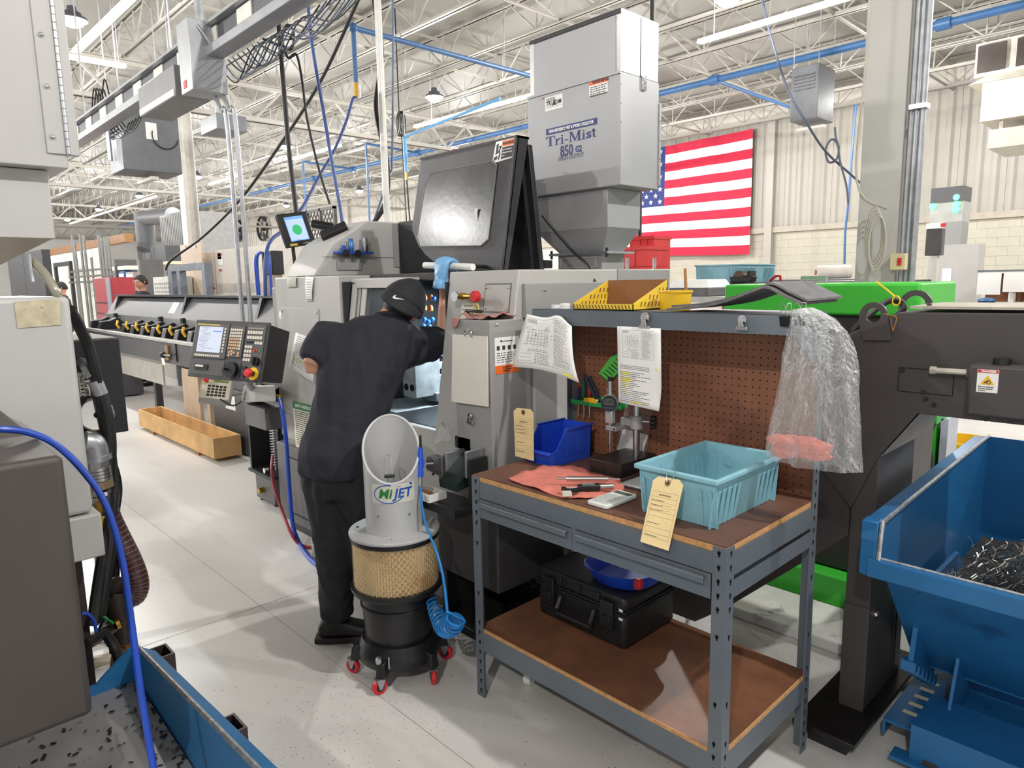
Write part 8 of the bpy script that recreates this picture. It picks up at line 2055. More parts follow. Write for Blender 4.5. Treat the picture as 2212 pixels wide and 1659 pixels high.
# tall electrical cabinet with green lamps at right
YE = 10.0
t = thing('lit_cabinet', 'tall grey machine cabinet with green indicator lamps on the far right', 'cabinet', (py(2045,500,YE).x, YE+.3, 0))
x0, x1 = py(2008,470,YE).x, py(2079,470,YE).x
zt, zm = py(2045,408,YE).z, py(2045,462,YE).z
d = px(2095,470,x1).y-YE
MB().box(x0, x1, YE, YE+d, zm-.10, zt-.16).build('upper_body', mat('mid grey panel', (178,176,172), .5), t)
MB().box(x0, x1, YE-.01, YE+d, zt-.16, zt+.02).build('dark_header', DGREY, t)
MB().box(x0, x1, YE, YE+d*.9, zm-.38, zm-.10).build('lower_body', MGREY, t)
MB().box(x0+.02, x1+.2, YE, YE+d*.9, 0, zm-.38).build('plinth_cabinet', LGREY, t)
LED = mat('green indicator lamp', (80,240,180), .3, emit=3, var=0)
for x_, y_ in ((2066,426),(2065,441),(2064,453),(2015,446)):
    p = py(x_, y_, YE-.012); MB().cyl((p.x,YE-.02,p.z), (p.x,YE-.005,p.z), .035, n=16).build('indicator', LED, t)
r = pbox(2034,580,2054,625,YE-.005,.004); B_(r).build('paper_notice', PAPER, t, smooth=False)
t = thing('dark_display', 'dark framed display unit hanging beside the right column', 'display', py(2018,550,8.6))
r = pbox(1999,494,2034,552,8.6,.12); B_(r).build('display_case', mat('dark display', (66,62,62), .35), t, bevel=.006)
MB().box(r[0], r[1], r[2]-.012, r[2], r[5], r[5]+.06).build('white_header', PAPER, t)
MB().box(r[0]+.14, r[0]+.19, r[2]-.016, r[2]-.012, r[5]+.012, r[5]+.05).build('red_mark', RED, t, smooth=False)
MB().box(r[0]+.06, r[0]+.12, 8.62, 8.70, 0, r[4]).build('display_stand', mat('pale post', (196,194,186), .5), t)
# pegboard bench at far right
YP = 9.0
t = thing('far_pegboard_bench', 'distant workbench with brown pegboard and white papers at far right', 'workbench', (py(2180,640,YP).x, YP, 0))
x0 = py(2108,620,YP).x; x1 = x0+1.4
MB().box(x0,x1,YP+.45,YP+.47,py(2160,655,YP).z,py(2160,600,YP+.45).z+.05).build('pegboard', PEGM, t)
MB().box(x0-.08,x1,YP-.05,YP+.5,py(2160,657,YP).z-.05,py(2160,657,YP).z).build('worktop', HARDB, t)
zt = py(2160,583,YP+.2).z
MB().box(x0-.03,x1,YP+.15,YP+.5,zt-.02,zt).build('riser_shelf', BSTEEL, t)
for k in range(3): MB().box(x0-.02+k*.24, x0+.2+k*.24, YP+.14, YP+.143, zt-.27+.03*k, zt-.03).build('hanging_sheet', PAPER, t, smooth=False)
for x in (x0,x1-.05): MB().box(x,x+.04,YP,YP+.45,0,py(2160,657,YP).z-.05).build('leg', BSTEEL, t)
zt2 = py(2160,657,YP).z
for k, (dx, lab, mm, cat) in enumerate(((.10,'crumpled blue cloth on the distant pegboard bench, nearer the cabinet',BLUEP,'cloth'),(.52,'crumpled blue cloth on the distant pegboard bench, nearer the picture edge',BLUEP,'cloth'),(.30,'small white bottle on the distant pegboard bench',WHITE,'bottle'),(.45,'green spray bottle on the distant pegboard bench',GPLA,'bottle'))):
    if cat == 'cloth': o = MB().ball((x0+dx,YP+.05,zt2+.035), .09, 12, 8, (1,.8,.38)).build('blue_cloth', mm)
    else: o = MB().lathe([(0,0),(.035,0),(.035,.11),(.015,.14),(.015,.17),(0,.17)], (x0+dx,YP+.2,zt2+.001), n=14).build('bottle', mm)
    tag(o, lab, cat)
# ---- left background
t = thing('beige_enclosure', 'large beige machine enclosure panels behind the bar feeder', 'enclosure', (-10.9,4.7,0))
YE2 = 4.6; BG = mat('beige enclosure panel', (208,200,190), .55, var=.02)
xs = [py(440,590,YE2).x, py(466,590,YE2).x, py(621,590,YE2).x+.5]
zt = py(520,535,YE2).z
for k in range(2): MB().box(xs[k]+.012, xs[k+1]-.012, YE2, YE2+.05, 0, zt+(.0 if k else -.02)).build('panel', BG, t)
MB().box(xs[0], xs[2], YE2+.06, YE2+1.0, 0, zt-.02).build('enclosure_body', BG, t)
def notice(x0, y0, x1, y1, name='notice'):
    r = pbox(x0,y0,x1,y1,YE2-.004,.003); o = B_(r).build(name, PAPER, t, smooth=False)
    MB().box(r[0]+.02,r[1]-.02,r[2]-.002,r[2],r[5]-.06,r[5]-.02).build('red_heading', mat('heading red', (180,60,60), .6, var=0), o, smooth=False)
notice(470,545,481,572); notice(472,578,480,584); notice(450,618,466,640); notice(468,546,478,560)
t = thing('tan_door_panel', 'tall tan door panel leaning at the end of the beige enclosure', 'panel', (-12.9,4.45,0))
x0, x1 = py(393,580,4.42).x, py(438,580,4.42).x; zt = py(415,526,4.42).z
MB().box(x0,x1,4.42,4.46,0,zt).build('panel_sheet', mat('tan panel', (204,184,164), .6, var=.04, wear=(110,90,80), wscale=6, wth=.70), t)
for f_ in (.25,.75): MB().cyl((x0+(x1-x0)*f_,4.41,zt-.06), (x0+(x1-x0)*f_,4.42,zt-.06), .03, n=12).build('panel_knob', GALV, t)
t = thing('grey_portal_frame', 'blue grey steel portal frame standing behind the bar feeder', 'frame', (-10.5,3.7,0))
YF2 = 3.75; SF = mat('slate frame paint', (118,124,136), .5)
x0, x1 = py(364,600,YF2).x, py(443,600,YF2).x; zt = py(400,570,YF2).z
MB().box(x0,x1,YF2,YF2+.10,zt-.10,zt).build('lintel', SF, t)
MB().box(x0,x0+.16,YF2,YF2+.10,0,zt-.10).build('post', SF, t); MB().box(x1-.12,x1,YF2,YF2+.10,0,zt-.10).build('post', SF, t)
xm = py(386,610,YF2).x; MB().box(xm-.07,xm+.07,YF2,YF2+.1,0,zt-.10).build('post', SF, t)
t = thing('perforated_cabinet', 'white cabinet with perforated door beside the portal frame', 'cabinet', (-12,4.0,0))
r = pbox(332,598,364,640,4.0,.4,z0=0); B_(r).build('cabinet_body', mat('white cabinet', (214,212,204), .5), t)
q = MB()
for i in range(9):
    for k in range(9): q.box(r[0]+.07+i*.1, r[0]+.11+i*.1, 3.995, 4.0, r[5]-.14-k*.07, r[5]-.10-k*.07)
kstuff(q.build('perforations', mat('slot shade', (150,148,140), .6, var=0), t, smooth=False))
t = thing('red_tool_chest', 'red rolling tool chest standing behind the bar feeder', 'tool chest', py(226,640,4.2))
r = pbox(204,600,238,640,4.2,.5,z0=.12); MB().box(*r).build('chest_body', mat('dark red chest', (150,36,46), .4), t, bevel=.01)
MB().box(r[1]-.25,r[1]+.04,4.18,4.2,r[4],r[5]-.02).build('chest_side', mat('slate frame paint', (118,124,136)), t)
for k in range(5): MB().box(r[0]+.05,r[1]-.3,4.19,4.2,.3+k*.24,.32+k*.24).build('drawer_gap', HOLE, t, smooth=False)
for x in (r[0]+.1,r[1]-.1): MB().cyl((x,4.3,.06), (x+.04,4.3,.06), .06, n=14).build('castor_wheel', RUBBER, t)
# far shelving rack with tubes, boxes
t = thing('stock_rack', 'tall steel bar stock rack with upright tubes in the far left', 'rack', (-20,5.2,0))
YS = 5.75
for x_, yt in ((155,508),(160,520),(172,505),(180,508),(212,508),(218,512),(226,512),(232,510),(165,560),(197,556)):
    p = py(x_, yt, YS); MB().cyl((p.x,YS,0), (p.x,YS,p.z), .04, n=8).build('upright_tube', mat('dull steel tube', (120,120,118), .5, .4), t)
for zz in (583,596,608): p = py(200,zz,YS); MB().box(py(150,zz,YS).x, py(280,zz,YS).x, YS-.03, YS+.03, p.z-.03, p.z+.03).build('rack_beam', mat('rack dark steel', (80,78,78), .5), t)
t = thing('wood_shelving', 'wooden shelving unit with parts boxes behind the bespectacled man', 'shelving', (-17,5.0,0))
r = pbox(248,602,300,606,4.9,.5)
for yy in (604,629): rr = pbox(248,yy,305,yy+3,4.9,.5); B_(rr).build('shelf_board', mat('shelf wood', (176,130,90), .6), t)
rr = pbox(250,604,304,640,5.3,.05,z0=0); B_(rr).build('shelf_back', mat('shelf back', (170,132,98), .6), t)
for x_ in (249,303): rr = pbox(x_,560,x_+2,640,4.9,.5,z0=0); B_(rr).build('shelf_upright', mat('rack dark steel', (80,78,78)), t)
def shelf_box(x0, y0, x1, y1, lab, m, base=None, Y=4.95):
    rr = pbox(x0,y0,x1,y1,Y,.3); o = thing('parts_box', lab, 'box', ((rr[0]+rr[1])/2, Y+.15, rr[4]), 'boxes on the wooden shelving')
    B_(rr).build('box_body', m, o, bevel=.01); MB().box(rr[0]+.04,rr[1]-.04,Y-.004,Y,rr[4]+(rr[5]-rr[4])*.3,rr[4]+(rr[5]-rr[4])*.7).build('box_label', PAPER, o, smooth=False)
shelf_box(256,586,268,603,'blue parts box on the wooden shelving',BLUEP); shelf_box(242,575,270,584,'cream parts box on top of the wooden shelving',CREAM); shelf_box(272,588,288,603,'grey parts box on the wooden shelving',MGREY); shelf_box(252,609,272,629,'white boxed papers on the lower wooden shelf',PAPER)
# mezzanine / office block far left
t = thing('mezzanine_office', 'grey corrugated mezzanine office block in the far left background', 'office', (-24,7.5,0))
YO2 = 7.2
OFM = mat('grey corrugated sheet', (150,150,150), .6)
x0, x1 = py(352,500,YO2).x, py(402,500,YO2).x
z0_, z1_ = 0, py(380,460,YO2).z
for k in range(14):
    xa = x0+(x1-x0)*k/14; MB().box(xa, x0+(x1-x0)*(k+.55)/14, YO2-.06, YO2, z0_, z1_).build('rib_panel', OFM, t, smooth=False)
MB().box(x0,x1,YO2,YO2+1.5,0,z1_).build('office_block', OFM, t, smooth=False)
MB().cyl((py(290,470,YO2).x,YO2+.3,0), (py(290,470,YO2).x,YO2+.3,py(290,460,YO2).z), .30, n=18).build('vent_duct', mat('duct grey', (98,100,104), .5), t)
MB().cyl((py(290,470,YO2).x,YO2+.3,py(290,470,YO2).z), (py(352,465,YO2).x,YO2+.3,py(352,465,YO2).z), .26, n=18).build('vent_duct', mat('duct grey', (150,152,156)), t)
for a, lab in (((327,532,358,566),'large black box on the platform below the mezzanine'),((308,546,327,568),'small black box on the platform beside the larger one')):
    rr = pbox(*a, 6.4, .6); o = B_(rr).build('black_box', mat('charcoal box', (60,62,66), .5)); tag(o, lab, 'box')
t = thing('storage_platform', 'pale storage platform under the black boxes', 'platform', (-17,6.5,0))
rr = pbox(305,567,366,573,6.3,.75); B_(rr).build('platform_deck', mat('pale deck', (206,196,170), .6), t)
for x in (rr[0]+.1,rr[1]-.1): MB().box(x-.05,x+.05,6.35,6.45,0,rr[4]).build('leg', MGREY, t)
t = thing('far_white_wall_panel', 'white slatted partition wall at the far left', 'partition', (-30,6,0))
x0, x1 = py(95,560,6.3).x, py(220,560,6.3).x
z1_ = py(150,545,6.3).z
for k in range(16): MB().box(x0+(x1-x0)*k/16, x0+(x1-x0)*(k+.93)/16, 6.3, 6.36, 0, z1_).build('plank', mat('white plank', (226,224,216), .6), t, smooth=False)
MB().box(x0,x1+3,6.25,6.5,z1_,z1_+.25).build('timber_beam', mat('timber beam', (140,98,58), .6), t)
t = thing('door_frame_far', 'dark steel door frame standing against the white partition', 'door frame', (-26,5.8,0))
x0, x1 = py(118,600,5.8).x, py(153,600,5.8).x; zt = py(135,575,5.8).z
MB().box(x0,x0+.2,5.8,5.9,0,zt).build('jamb', BLACK, t); MB().box(x1-.2,x1,5.8,5.9,0,zt).build('jamb', BLACK, t); MB().box(x0,x1,5.8,5.9,zt,zt+.15).build('header', BLACK, t)
t = thing('dark_partition', 'black partition panels beyond the grey coolant cabinet', 'partition', (-8,1.5,0))
x0, x1 = py(20,600,2.0).x, py(96,600,2.0).x; zt = py(60,545,2.0).z
for k in range(2): MB().box(x0+(x1-x0)*k/2+.02, x0+(x1-x0)*(k+1)/2, 2.0, 2.1, 0, zt).build('panel', mat('charcoal partition', (50,50,54), .6), t)
# wall fans
FANM = mat('fan black', (44,44,50), .5)
for k, (x_, y_, lab) in enumerate(((512,497,'black wall fan on the far back wall, nearer the pale column'),(566,494,'black wall fan on the far back wall, nearer the tablet'))):
    p = py(x_, y_, YW-.25); t = thing('wall_fan', lab, 'fan', (p.x, YW-.2, p.z-.6))
    MB().lathe([(.62,0),(.70,.02),(.70,.12),(.62,.14)], (p.x,YW-.3,p.z), n=24, axis='y', closed=True).build('fan_ring', FANM, t)
    for j in range(5):
        a = j*2*PI/5; d = Vector((math.cos(a),0,math.sin(a))); s_ = Vector((-math.sin(a),.15,math.cos(a)))
        MB().slab([Vector((p.x,YW-.22,p.z))+d*.1, Vector((p.x,YW-.22,p.z))+d*.6-s_*.1, Vector((p.x,YW-.22,p.z))+d*.6+s_*.2], (0,.01,0)).build('blade', FANM, t)
    MB().cyl((p.x,YW-.26,p.z), (p.x,YW,p.z), .12, n=14).build('hub', FANM, t)
# expanded metal cage seen past the scanner
t = thing('mesh_cage', 'black expanded metal cage behind the barcode scanner', 'cage', (-10,6.5,0))
YM = 6.8; x0, x1 = py(662,500,YM).x, py(724,500,YM).x; z0_, z1_ = py(690,520,YM).z-.6, py(690,450,YM).z
MB().box(x0,x0+.06,YM,YM+.06,0,z1_).build('post', BLACK, t); MB().box(x1-.06,x1,YM,YM+.06,0,z1_).build('post', BLACK, t)
for zz in (z1_-.05, z0_): MB().box(x0,x1,YM,YM+.05,zz,zz+.05).build('rail', BLACK, t)
MB().box((x0+x1)/2-.03,(x0+x1)/2+.03,YM,YM+.05,z0_,z1_).build('post', BLACK, t)
q = MB(); nx_, nz_ = 18, 14
for i in range(nx_):
    for k in range(nz_):
        if (i+k) % 2: continue
        for e in (1,-1):
            a = Vector((x0+(x1-x0)*i/nx_, YM+.02, z0_+(z1_-z0_)*k/nz_)); b = Vector((x0+(x1-x0)*(i+1)/nx_, YM+.02, a.z+e*(z1_-z0_)/nz_))
            if z0_ <= b.z <= z1_+.01: q.cyl(a, b, .012, n=4, cap=False)
kstuff(q.build('expanded_mesh', BLACK, t))
# ================================================================== OVERHEAD
# ---- high bay lamps
LENS = mat('lit lamp lens', (255,250,240), .4, emit=14, var=0); LAMPB = mat('lamp housing', (96,96,104), .4, .4)
def lamp(x, y, label):
    t = thing('high_bay_lamp', label, 'lamp', (x, y, LAMP_Z-.16), 'high bay lamps under the roof')
    MB().lathe([(0,.16),(.05,.16),(.06,.10),(.10,.09),(.11,.05),(.16,.03),(.165,.0),(.13,.0)], (x,y,LAMP_Z-.12), n=24).build('lamp_housing', LAMPB, t)
    MB().lathe([(0,-.075),(.06,-.07),(.11,-.045),(.13,.0),(0,.0)], (x,y,LAMP_Z-.122), n=24).build('lamp_lens', LENS, t)
    MB().cyl((x,y,LAMP_Z+.04), (x,y,ZB+.03), .006, n=6).build('hanger', GALV, t)
    return t
lab0 = 'small bright high bay lamp far off under the roof'
special = {(-10.24,8.0):'bright high bay lamp above the raised black hood', (-4.5,8.0):'high bay lamp cut by the top edge near the mist collector', (-10.24,2.4):'glaring high bay lamp at the upper left corner beside the grey collector', (-16.0,8.0):'high bay lamp hanging left of the tall white pole', (-21.9,8.0):'high bay lamp just right of the pale steel column'}
first = None
for x, y in LAMP_XY:
    if x > 0 or y < -3 or (x > -9 and y < 3): continue
    if (x, y) in special: lamp(x, y, special[(x, y)])
    elif first is None: first = lamp(x, y, lab0); 
    else: copy_tree(first, loc=(x, y, LAMP_Z-.16), label=lab0)
# ---- strip lights
TUBEM = mat('pale strip light', (252,246,226), .5, emit=.55, var=0)
def strip(p, q, label, w=.05):
    t = thing('strip_light', label, 'strip light', ((p[0]+q[0])/2, (p[1]+q[1])/2, p[2]), 'strip lights below the joists')
    d = (Vector(q)-Vector(p)).normalized(); s = Vector((-d.y, d.x, 0))*w; U = Vector((0,0,.05))
    P, Q = Vector(p), Vector(q)
    MB().hexa([P-s, Q-s, Q+s, P+s], [P-s*.6+U, Q-s*.6+U, Q+s*.6+U, P+s*.6+U]).build('light_body', TUBEM, t)
    for f_ in (.1,.9): c_ = P.lerp(Q, f_); MB().cyl(c_+U, (c_.x, c_.y, 6.11), .005, n=5).build('hanger', GALV, t)
strip((-5.1,8.35,4.6), (-2.9,8.33,4.6), 'strip light to the right of the mist collector')
strip((-11.4,8.4,4.6), (-6.2,8.6,4.6), 'long strip light running behind the raised black hood')
strip((-16.1,8.2,4.6), (-13.9,8.2,4.6), 'strip light crossing behind the pale blue drop hose')
strip((-21.5,8.2,4.6), (-19.2,8.2,4.6), 'strip light left of the tall conduits')
strip((-38,7.9,4.6), (-25.3,7.85,4.6), 'very long strip light in the far left')
strip((-10.9,2.35,4.6), (-10.87,3.13,4.6), 'short strip light crossing at the upper left', .06)
strip((-10.7,2.5,4.63), (-7.6,2.55,4.63), 'bright strip light running up to the top edge at upper left', .05)
# ---- blue main air pipe with nodes and drops
t = thing('main_air_pipe', 'long blue compressed air main running under the roof', 'air pipe', (-14,11.4,5.0))
YPp, ZP = 11.35, 5.0
MB().cyl((-42,YPp,ZP), (3,YPp,ZP), .055, n=12).build('main_run', BLUEP, t)
for x in (-27,-24.2,-21,-18.6,-15.3,-13.9,-10.2,-6.6,-3.1): MB().cyl((x-.09,YPp,ZP), (x+.09,YPp,ZP), .085, n=12).build('coupling', BLUEP, t)
for x in (-25.5,-19.8,-14.6,-8.4,-5.0,-2.2): MB().cyl((x,YPp,ZP), (x,YPp,ZB+.02), .008, n=6).build('hanger', GALV, t)
for x in (-15.3,-18.6): 
    MB().cyl((x,YPp,ZP), (x,YPp-1.6,ZP+.05), .03, n=8).build('branch', BLUEP, t); MB().cyl((x,YPp-1.6,ZP+.05), (x,YPp-1.6,2.4), .028, n=8).build('drop', BLUEP, t)
MB().cyl((-6.6,YPp,ZP), (-6.6,YPp+5,ZP), .03, n=8).build('branch', BLUEP, t)
# drop right of hood: (872,295)->(880,370)
t = thing('blue_drop_pipe', 'pale blue vertical air drop beside the raised black hood', 'air pipe', py(874,372,6.5))
a = py(874,296,6.5); b = py(878,372,6.5)
MB().cyl(a, b, .03, n=10).cyl(a, a+Vector((2.6,-.4,-.0)), .02, n=8).build('drop_run', mat('pale blue pipe', (92,160,214), .4), t)
MB().cyl(b, b+Vector((0,0,-.12)), .022, n=8).build('brass_valve', BRASS, t)
MB().cyl(a, (a.x,a.y,ZB), .008, n=6).build('hanger', GALV, t)
MB().tube(catmull([b+Vector((0,0,-.1)), b+Vector((.02,0,-.5)), b+Vector((.06,0,-1.0)), b+Vector((.1,0,-2.2))], 6), .012, n=6).build('drop_hose', RUBBER, t)
# secondary line with elbow, valve and hose down to the lathe
t = thing('branch_air_pipe', 'blue branch air pipe with an elbow drop and valve left of the hood', 'air pipe', (-6.5,5,4.2))
pa = pz(763,60,4.2); pb = Vector((pa.x, 7.6, 4.2)); 
MB().cyl(pa, pb, .028, n=10).build('branch_run', BLUEP, t); MB().ball(pa, .05, 12, 8).build('elbow', BLUEP, t)
dz_ = px(765,178,pa.x); MB().cyl(pa, (pa.x,pa.y,dz_.z), .025, n=10).build('drop', BLUEP, t)
MB().cyl((pa.x,pa.y,dz_.z), (pa.x,pa.y,dz_.z-.14), .025, n=10).build('ball_valve', BRASS, t)
MB().cyl((pa.x+.06,pa.y,dz_.z-.04), (pa.x+.06,pa.y,dz_.z-.16), .012, n=8).build('valve_lever', GALV, t)
for y in (pa.y+.5, 6.2): MB().cyl((pa.x,y,4.2), (pa.x,y,ZB), .007, n=6).build('hanger', GALV, t)
v0 = Vector((pa.x,pa.y,dz_.z-.14))
MB().tube(catmull([v0, px(762,215,pa.x), px(748,262,pa.x+.1), px(722,325,pa.x+.3), px(690,380,pa.x+.6), px(655,445,pa.x+1.0), px(618,492,pa.x+1.3), px(585,520,pa.x+1.5), px(574,560,pa.x+1.6), px(573,640,pa.x+1.6)], 8), .014, n=8).build('blue_hose', mat('dull blue hose', (56,78,140)), t)
# ---- hanging cables and hoses (each its own thing)
def cable(name, label, pts, r, m=RUBBER, cat='cable'):
    P = [pd(*p) for p in pts]; t = thing(name, label, cat, min(P, key=lambda p: p.z)); MB().tube(catmull(P, 8), r, n=8).build('cable_run', m, t); return t
cable('power_drop_cable', 'straight black power cable dropping from the bus duct to the tablet post', [(594,-60,4.6),(600,30,4.6),(612,180,4.55),(625,330,4.5),(640,460,4.45)], .016)
cable('power_drop_cable', 'black cable sagging diagonally from the roof to the portal frame', [(800,-60,6.5),(765,20,6.8),(690,180,7.4),(600,320,8.2),(520,430,9.0),(440,510,9.6),(372,560,10.1),(358,582,10.2)], .017)
cable('power_drop_cable', 'thin black cable with a loop hanging near the bus duct', [(568,84,4.9),(610,100,4.9),(630,105,4.9),(634,70,4.9),(620,54,4.9),(610,85,4.9),(622,125,4.9),(640,118,4.9),(652,170,4.9),(664,260,4.9),(690,370,4.9),(712,440,4.9)], .009)
cable('blue_drop_hose', 'blue air hose dropping straight from the roof behind the lathe', [(660,-60,5.2),(672,80,5.2),(695,220,5.2),(715,340,5.2),(733,440,5.2),(742,500,5.2)], .013, mat('dull blue hose', (56,78,140), .4), 'hose')
cable('thin_conduit_line', 'thin grey wire dropping beside the white pole', [(848,-60,5.6),(849,100,5.6),(847,340,5.6),(840,380,5.6),(810,470,5.6)], .009, mat('steel blue wire', (92,108,136), .5))
cable('black_pole_hose', 'thick black hose wrapped along the tall white pole', [(800,-60,5.6),(812,30,5.6),(824,100,5.6),(820,160,5.72),(812,230,5.6),(822,290,5.56),(834,340,5.56),(838,400,5.58),(830,445,5.6),(808,480,5.6)], .020, cat='hose')
t = thing('white_pole', 'tall white pole rising behind the lathe cover', 'pole', py(838,480,3.3))
b = py(836,470,3.25); MB().cyl((b.x,3.25,5.5), (b.x+.0,3.25,0), .028, n=12).build('pole_shaft', mat('pale pole', (214,212,206), .4, .2), t)
t = thing('coiled_cable', 'coil of black cable tied up under the joist above the hood', 'cable', py(862,280,7.0))
p = py(863,268,7.0)
for k in range(3): MB().tube([p+Vector((.07*math.cos(a)+.02*k, .02*k, .20*math.sin(a))) for a in [j*2*PI/20 for j in range(20)]], .012, n=6, close=True).build('cable_loop', RUBBER, t)
MB().tube(catmull([p+Vector((0,0,.2)), p+Vector((0,0,.8)), (p.x, p.y, 6.11)], 4), .010, n=6).build('tie_line', RUBBER, t)
MB().tube(catmull([p+Vector((.05,0,-.2)), p+Vector((.06,0,-.8)), p+Vector((.1,.0,-2.0)), p+Vector((.12,0,-3.0))], 5), .010, n=6).build('cable_tail', RUBBER, t)
cable('right_wall_cable', 'thin dark cable sagging from the roof to the right column, loop in the middle', [(1640,-40,9),(1660,60,9),(1700,190,9),(1745,270,9),(1782,325,9.2),(1830,370,9.4),(1905,435,9.6)], .016, mat('dark blue cable', (52,58,76), .5))
cable('right_wall_cable', 'thin looped cable hanging below the unit heater on the right', [(1803,275,9.3),(1806,300,9.3),(1812,320,9.3),(1806,345,9.3),(1790,350,9.3),(1783,325,9.3),(1795,302,9.3),(1808,310,9.3),(1815,350,9.3),(1828,400,9.3),(1832,440,9.3)], .014, mat('dark blue cable', (52,58,76)))
t = thing('wall_drop_hose', 'blue air drop hose hanging on the ribbed wall behind the green cover', 'hose', py(1824,570,15.5))
MB().tube(catmull([py(1849,225,15.5), py(1840,330,15.5), py(1832,440,15.5), py(1826,500,15.5), py(1824,570,15.5)], 6), .025, n=8).build('hose_run', BLUEP, t)
# ---- bus duct with plug boxes
BUS = mat('bus duct grey', (150,152,156), .4, .4)
yB, zB = 2.0, 3.17
t = thing('bus_duct', 'long grey electrical bus duct running overhead at upper left', 'bus duct', (-6.5,yB,zB))
MB().box(-9.4,-2.6,yB-.03,yB+.09,zB,zB+.06).build('lower_rail', BUS, t, bevel=.004)
MB().box(-9.4,-2.6,yB+.03,yB+.09,zB+.06,zB+.20).build('duct_body', mat('bus duct dark', (92,94,98), .5, .3), t)
MB().box(-9.4,-2.6,yB-.02,yB+.09,zB+.20,zB+.22).build('upper_rail', BUS, t)
for k in range(11):
    x = -9.1+k*.56; MB().box(x, x+.22, yB+.02, yB+.03, zB+.07, zB+.19).build('outlet_cover', mat('pale outlet cover', (222,220,210), .4), t)
for x in (-8.6,-5.9,-4.0): MB().cyl((x,yB+.04,zB+.22), (x,yB+.04,ZB), .008, n=6).build('hanger', GALV, t)
t = thing('disconnect_box', 'grey metal disconnect box plugged onto the bus duct', 'disconnect box', (-5.4,1.95,3.0))
c_ = py(407,110,1.85)
bx = MB().box(c_.x-.22, c_.x, 1.86, 2.10, c_.z-.24, c_.z+.22).build('box_body', mat('brushed box', (176,178,182), .35, .5), t, bevel=.004)
MB().tube([(c_.x+.004,1.92,c_.z+.18),(c_.x+.02,1.96,c_.z+.12),(c_.x+.02,2.0,c_.z+.06)], .010, n=6).build('switch_lever', GALV, bx)
MB().box(c_.x-.16,c_.x-.11,1.857,1.86,c_.z-.21,c_.z-.16).build('red_label', RED, bx, smooth=False)
for dx, dy in ((-.03,.14),(.02,.18)):
    q_ = Vector((c_.x-.06+dx, 1.9+dy, c_.z-.24)); MB().tube(catmull([q_, q_+Vector((.03,.02,-.10)), q_+Vector((.06,.05,-.25)), q_+Vector((.06,.05,-1.8)), q_+Vector((.06,.05,-2.2))], 6), .016, n=8).build('conduit', GALV, t)
MB().cyl((c_.x-.10,1.98,c_.z+.22), (c_.x-.10,1.98,ZB), .03, n=8).build('feed_conduit', GALV, t)
t = thing('plug_in_unit', 'grey plug-in unit with a pale strip under the bus duct', 'plug-in unit', (-6.0,1.95,2.9))
c_ = py(350,215,1.9)
MB().box(c_.x-.42,c_.x+.42,1.86,2.1,c_.z-.06,zB-.002).build('unit_body', mat('plug unit grey', (120,120,120), .45), t, bevel=.004)
MB().box(c_.x-.40,c_.x+.40,1.852,1.86,c_.z-.055,c_.z-.01).build('pale_strip', mat('pale outlet cover', (222,220,210)), t)
# cable bundle tied along the bus duct
t = thing('cable_bundle', 'loose bundle of blue and grey cables sagging along the bus duct', 'cable bundle', (-4.6,2.1,3.0))
rn = random.Random(17); CBB = mat('blue grey cable', (92,102,124), .5)
for k in range(9):
    x0 = -5.2+.08*k; P = [Vector((x0, 2.12, zB-.0)), Vector((x0+.3, 2.10+.02*rn.random(), zB-.14-.05*rn.random())), Vector((x0+.65, 2.1, zB-.03)), Vector((x0+1.0, 2.12, zB-.10-.05*rn.random())), Vector((x0+1.5, 2.1, zB-.02))]
    MB().tube(catmull(P, 6), .005, n=6).build('cable_run', CBB if k % 2 else RUBBER, t)
for k in range(5):
    x0 = -8.6+.1*k; P = [Vector((x0, 2.1, zB+.24)), Vector((x0+.2, 2.1, zB+.42+.08*rn.random())), Vector((x0+.4, 2.1, zB+.20)), Vector((x0+.8,2.12,zB-.1)), Vector((x0+1.2,2.12,zB-.02))]
    MB().tube(catmull(P, 6), .007, n=6).build('cable_run', RUBBER, t)
# ---- unit heaters and air handlers
HT = mat('heater grey', (98,100,104), .45, .2)
def heater(label, c, w, d, h):
    x, y, z = c; t = thing('unit_heater', label, 'heater', (x, y, z-h/2), 'hanging unit heaters')
    MB().box(x-w/2,x+w/2,y-d/2,y+d/2,z-h/2,z+h/2).build('heater_body', HT, t, bevel=.01)
    for k in range(5): MB().box(x-w/2+.05,x+w/2-.05,y-d/2-.02,y-d/2,z+h*.32-k*.05,z+h*.32-k*.05+.02).build('louvre', DGREY, t, smooth=False)
    for sx in (-1,1):
        for sy in (-1,1): MB().cyl((x+sx*w*.45,y+sy*d*.45,z+h/2), (x+sx*w*.45,y+sy*d*.45,ZB+.02), .008, n=5).build('hanger_rod', GALV, t)
    MB().box(x-w/2,x+w/2,y-.05,y+.05,z-h/2-.10,z-h/2-.06).build('support_rail', CREAM, t)
    return t
c_ = pd(312,312,9.6); ht_ = heater('large grey unit heater hanging at left below the bus duct', c_, .62, .75, .82)
MB().box(c_.x+.311,c_.x+.316,c_.y-.06,c_.y+.08,c_.z+.02,c_.z+.24).build('rating_label', PAPER, ht_, smooth=False)
MB().tube([(c_.x+.33,c_.y+.18+.17*math.cos(a),c_.z+.08+.17*math.sin(a)) for a in [PI*.9+j*.22 for j in range(16)]], .008, n=6).build('cable_loop', RUBBER, ht_)
MB().cyl((c_.x-.1,c_.y-.42,c_.z+.45), (c_.x-.1,c_.y-.42,c_.z-.25), .03, n=8).build('gas_pipe', GALV, ht_)
c_ = pd(1755,208,10.6); heater('grey unit heater hanging on the right in front of the ribbed wall', c_, .42, .60, .78)
c_ = pd(483,272,11.5); t = thing('air_box', 'flat grey air box hanging behind the tall conduits', 'air box', c_)
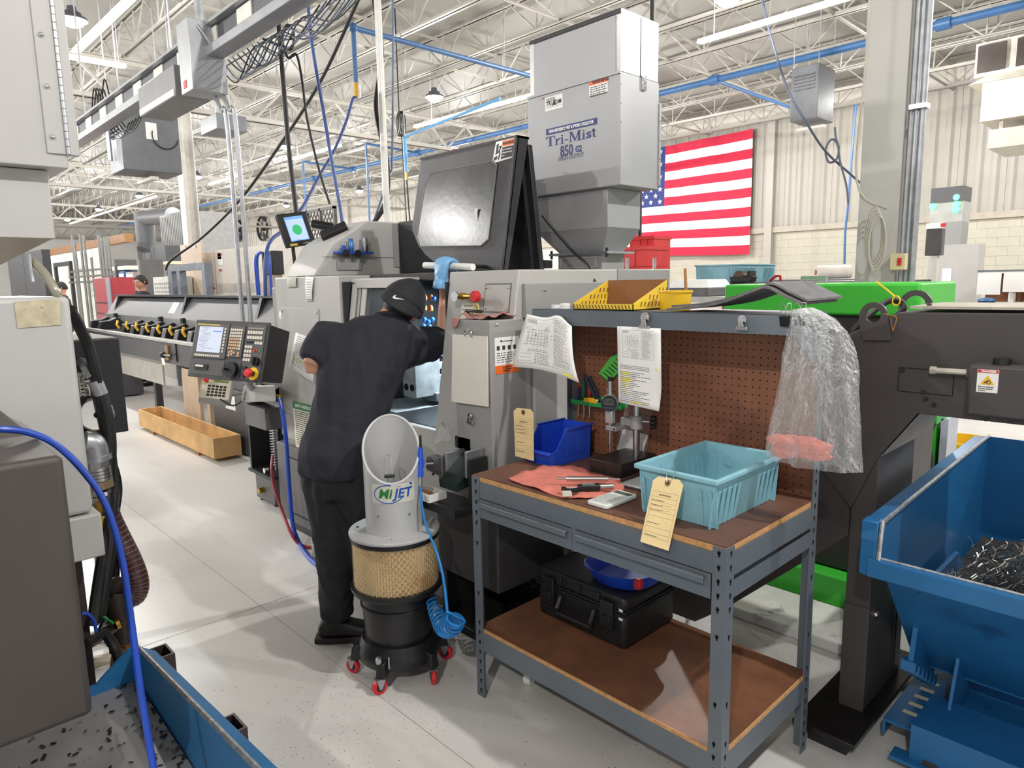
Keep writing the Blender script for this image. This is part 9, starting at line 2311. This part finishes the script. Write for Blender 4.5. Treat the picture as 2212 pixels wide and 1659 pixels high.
MB().box(c_.x-.35,c_.x+.35,c_.y-.25,c_.y+.25,c_.z-.13,c_.z+.12).build('box_body', HT, t, bevel=.01)
for s_ in (-1,1): MB().cyl((c_.x+s_*.3,c_.y,c_.z+.12), (c_.x+s_*.3,c_.y,6.11), .008, n=5).build('hanger', GALV, t)
c_ = pd(1000,300,14)
t = thing('round_fan', 'round black ceiling fan head beside the right column', 'fan', pd(1915,185,13.5))
p = pd(1918,172,13.5)
MB().lathe([(.02,-.06),(.17,-.05),(.19,0),(.17,.05),(.02,.06)], p, n=24, axis='x').build('fan_head', FANM, t); MB().ball(p+Vector((.06,-.0,0)), .035, 10, 8).build('hub', LGREY, t)
MB().cyl(p+Vector((0,0,.18)), (p.x,p.y,ZB), .012, n=6).build('fan_rod', BLKPL, t)
# big air handler at top right with dark vents
p = pd(2165,160,11.5)
t = thing('air_handler', 'white ceiling air handler with dark brown vents at the upper right', 'air handler', (p.x+.4,p.y,p.z-.6))
AH = mat('air handler white', (190,184,172), .5)
x0, x1 = pd(2092,140,11.5).x, pd(2092,140,11.5).x+2.2; yA = p.y
zA = pd(2150,158,11.5).z
MB().box(x0,x1,yA,yA+1.2,zA,zA+.55).build('handler_body', AH, t)
for k in range(3): MB().box(x0+.04+k*.55,x0+.44+k*.55,yA-.03,yA,zA+.06,zA+.5).build('dark_vent', mat('vent brown', (60,52,48), .6), t)
MB().hexa([(x0-.05,yA-.1,zA-.12),(x1,yA-.1,zA-.12),(x1,yA+1.3,zA-.12),(x0-.05,yA+1.3,zA-.12)], [(x0+.2,yA-.02,zA),(x1,yA-.02,zA),(x1,yA+1.2,zA),(x0+.2,yA+1.2,zA)]).build('drip_skirt', AH, t)
MB().box(x0+.15,x1,yA-.05,yA+1.2,zA-.75,zA-.12).build('duct_box', AH, t)
MB().box(x0+.35,x1,yA-.3,yA+1.0,zA-1.25,zA-.95).build('lower_duct', AH, t)
for x in (x0+.2,x1-.2): MB().cyl((x,yA+.4,zA+.55), (x,yA+.4,ZB+.5), .012, n=6).build('hanger', GALV, t)
for y in (yA+.1,): MB().box(x0+.4,x0+.46,yA+.1,yA+.16,zA-.95,zA-.75).build('duct_strut', AH, t)
# knee braces of the back wall
for k, (x_, y_) in enumerate(((1690,250),(1640,290))):
    pass
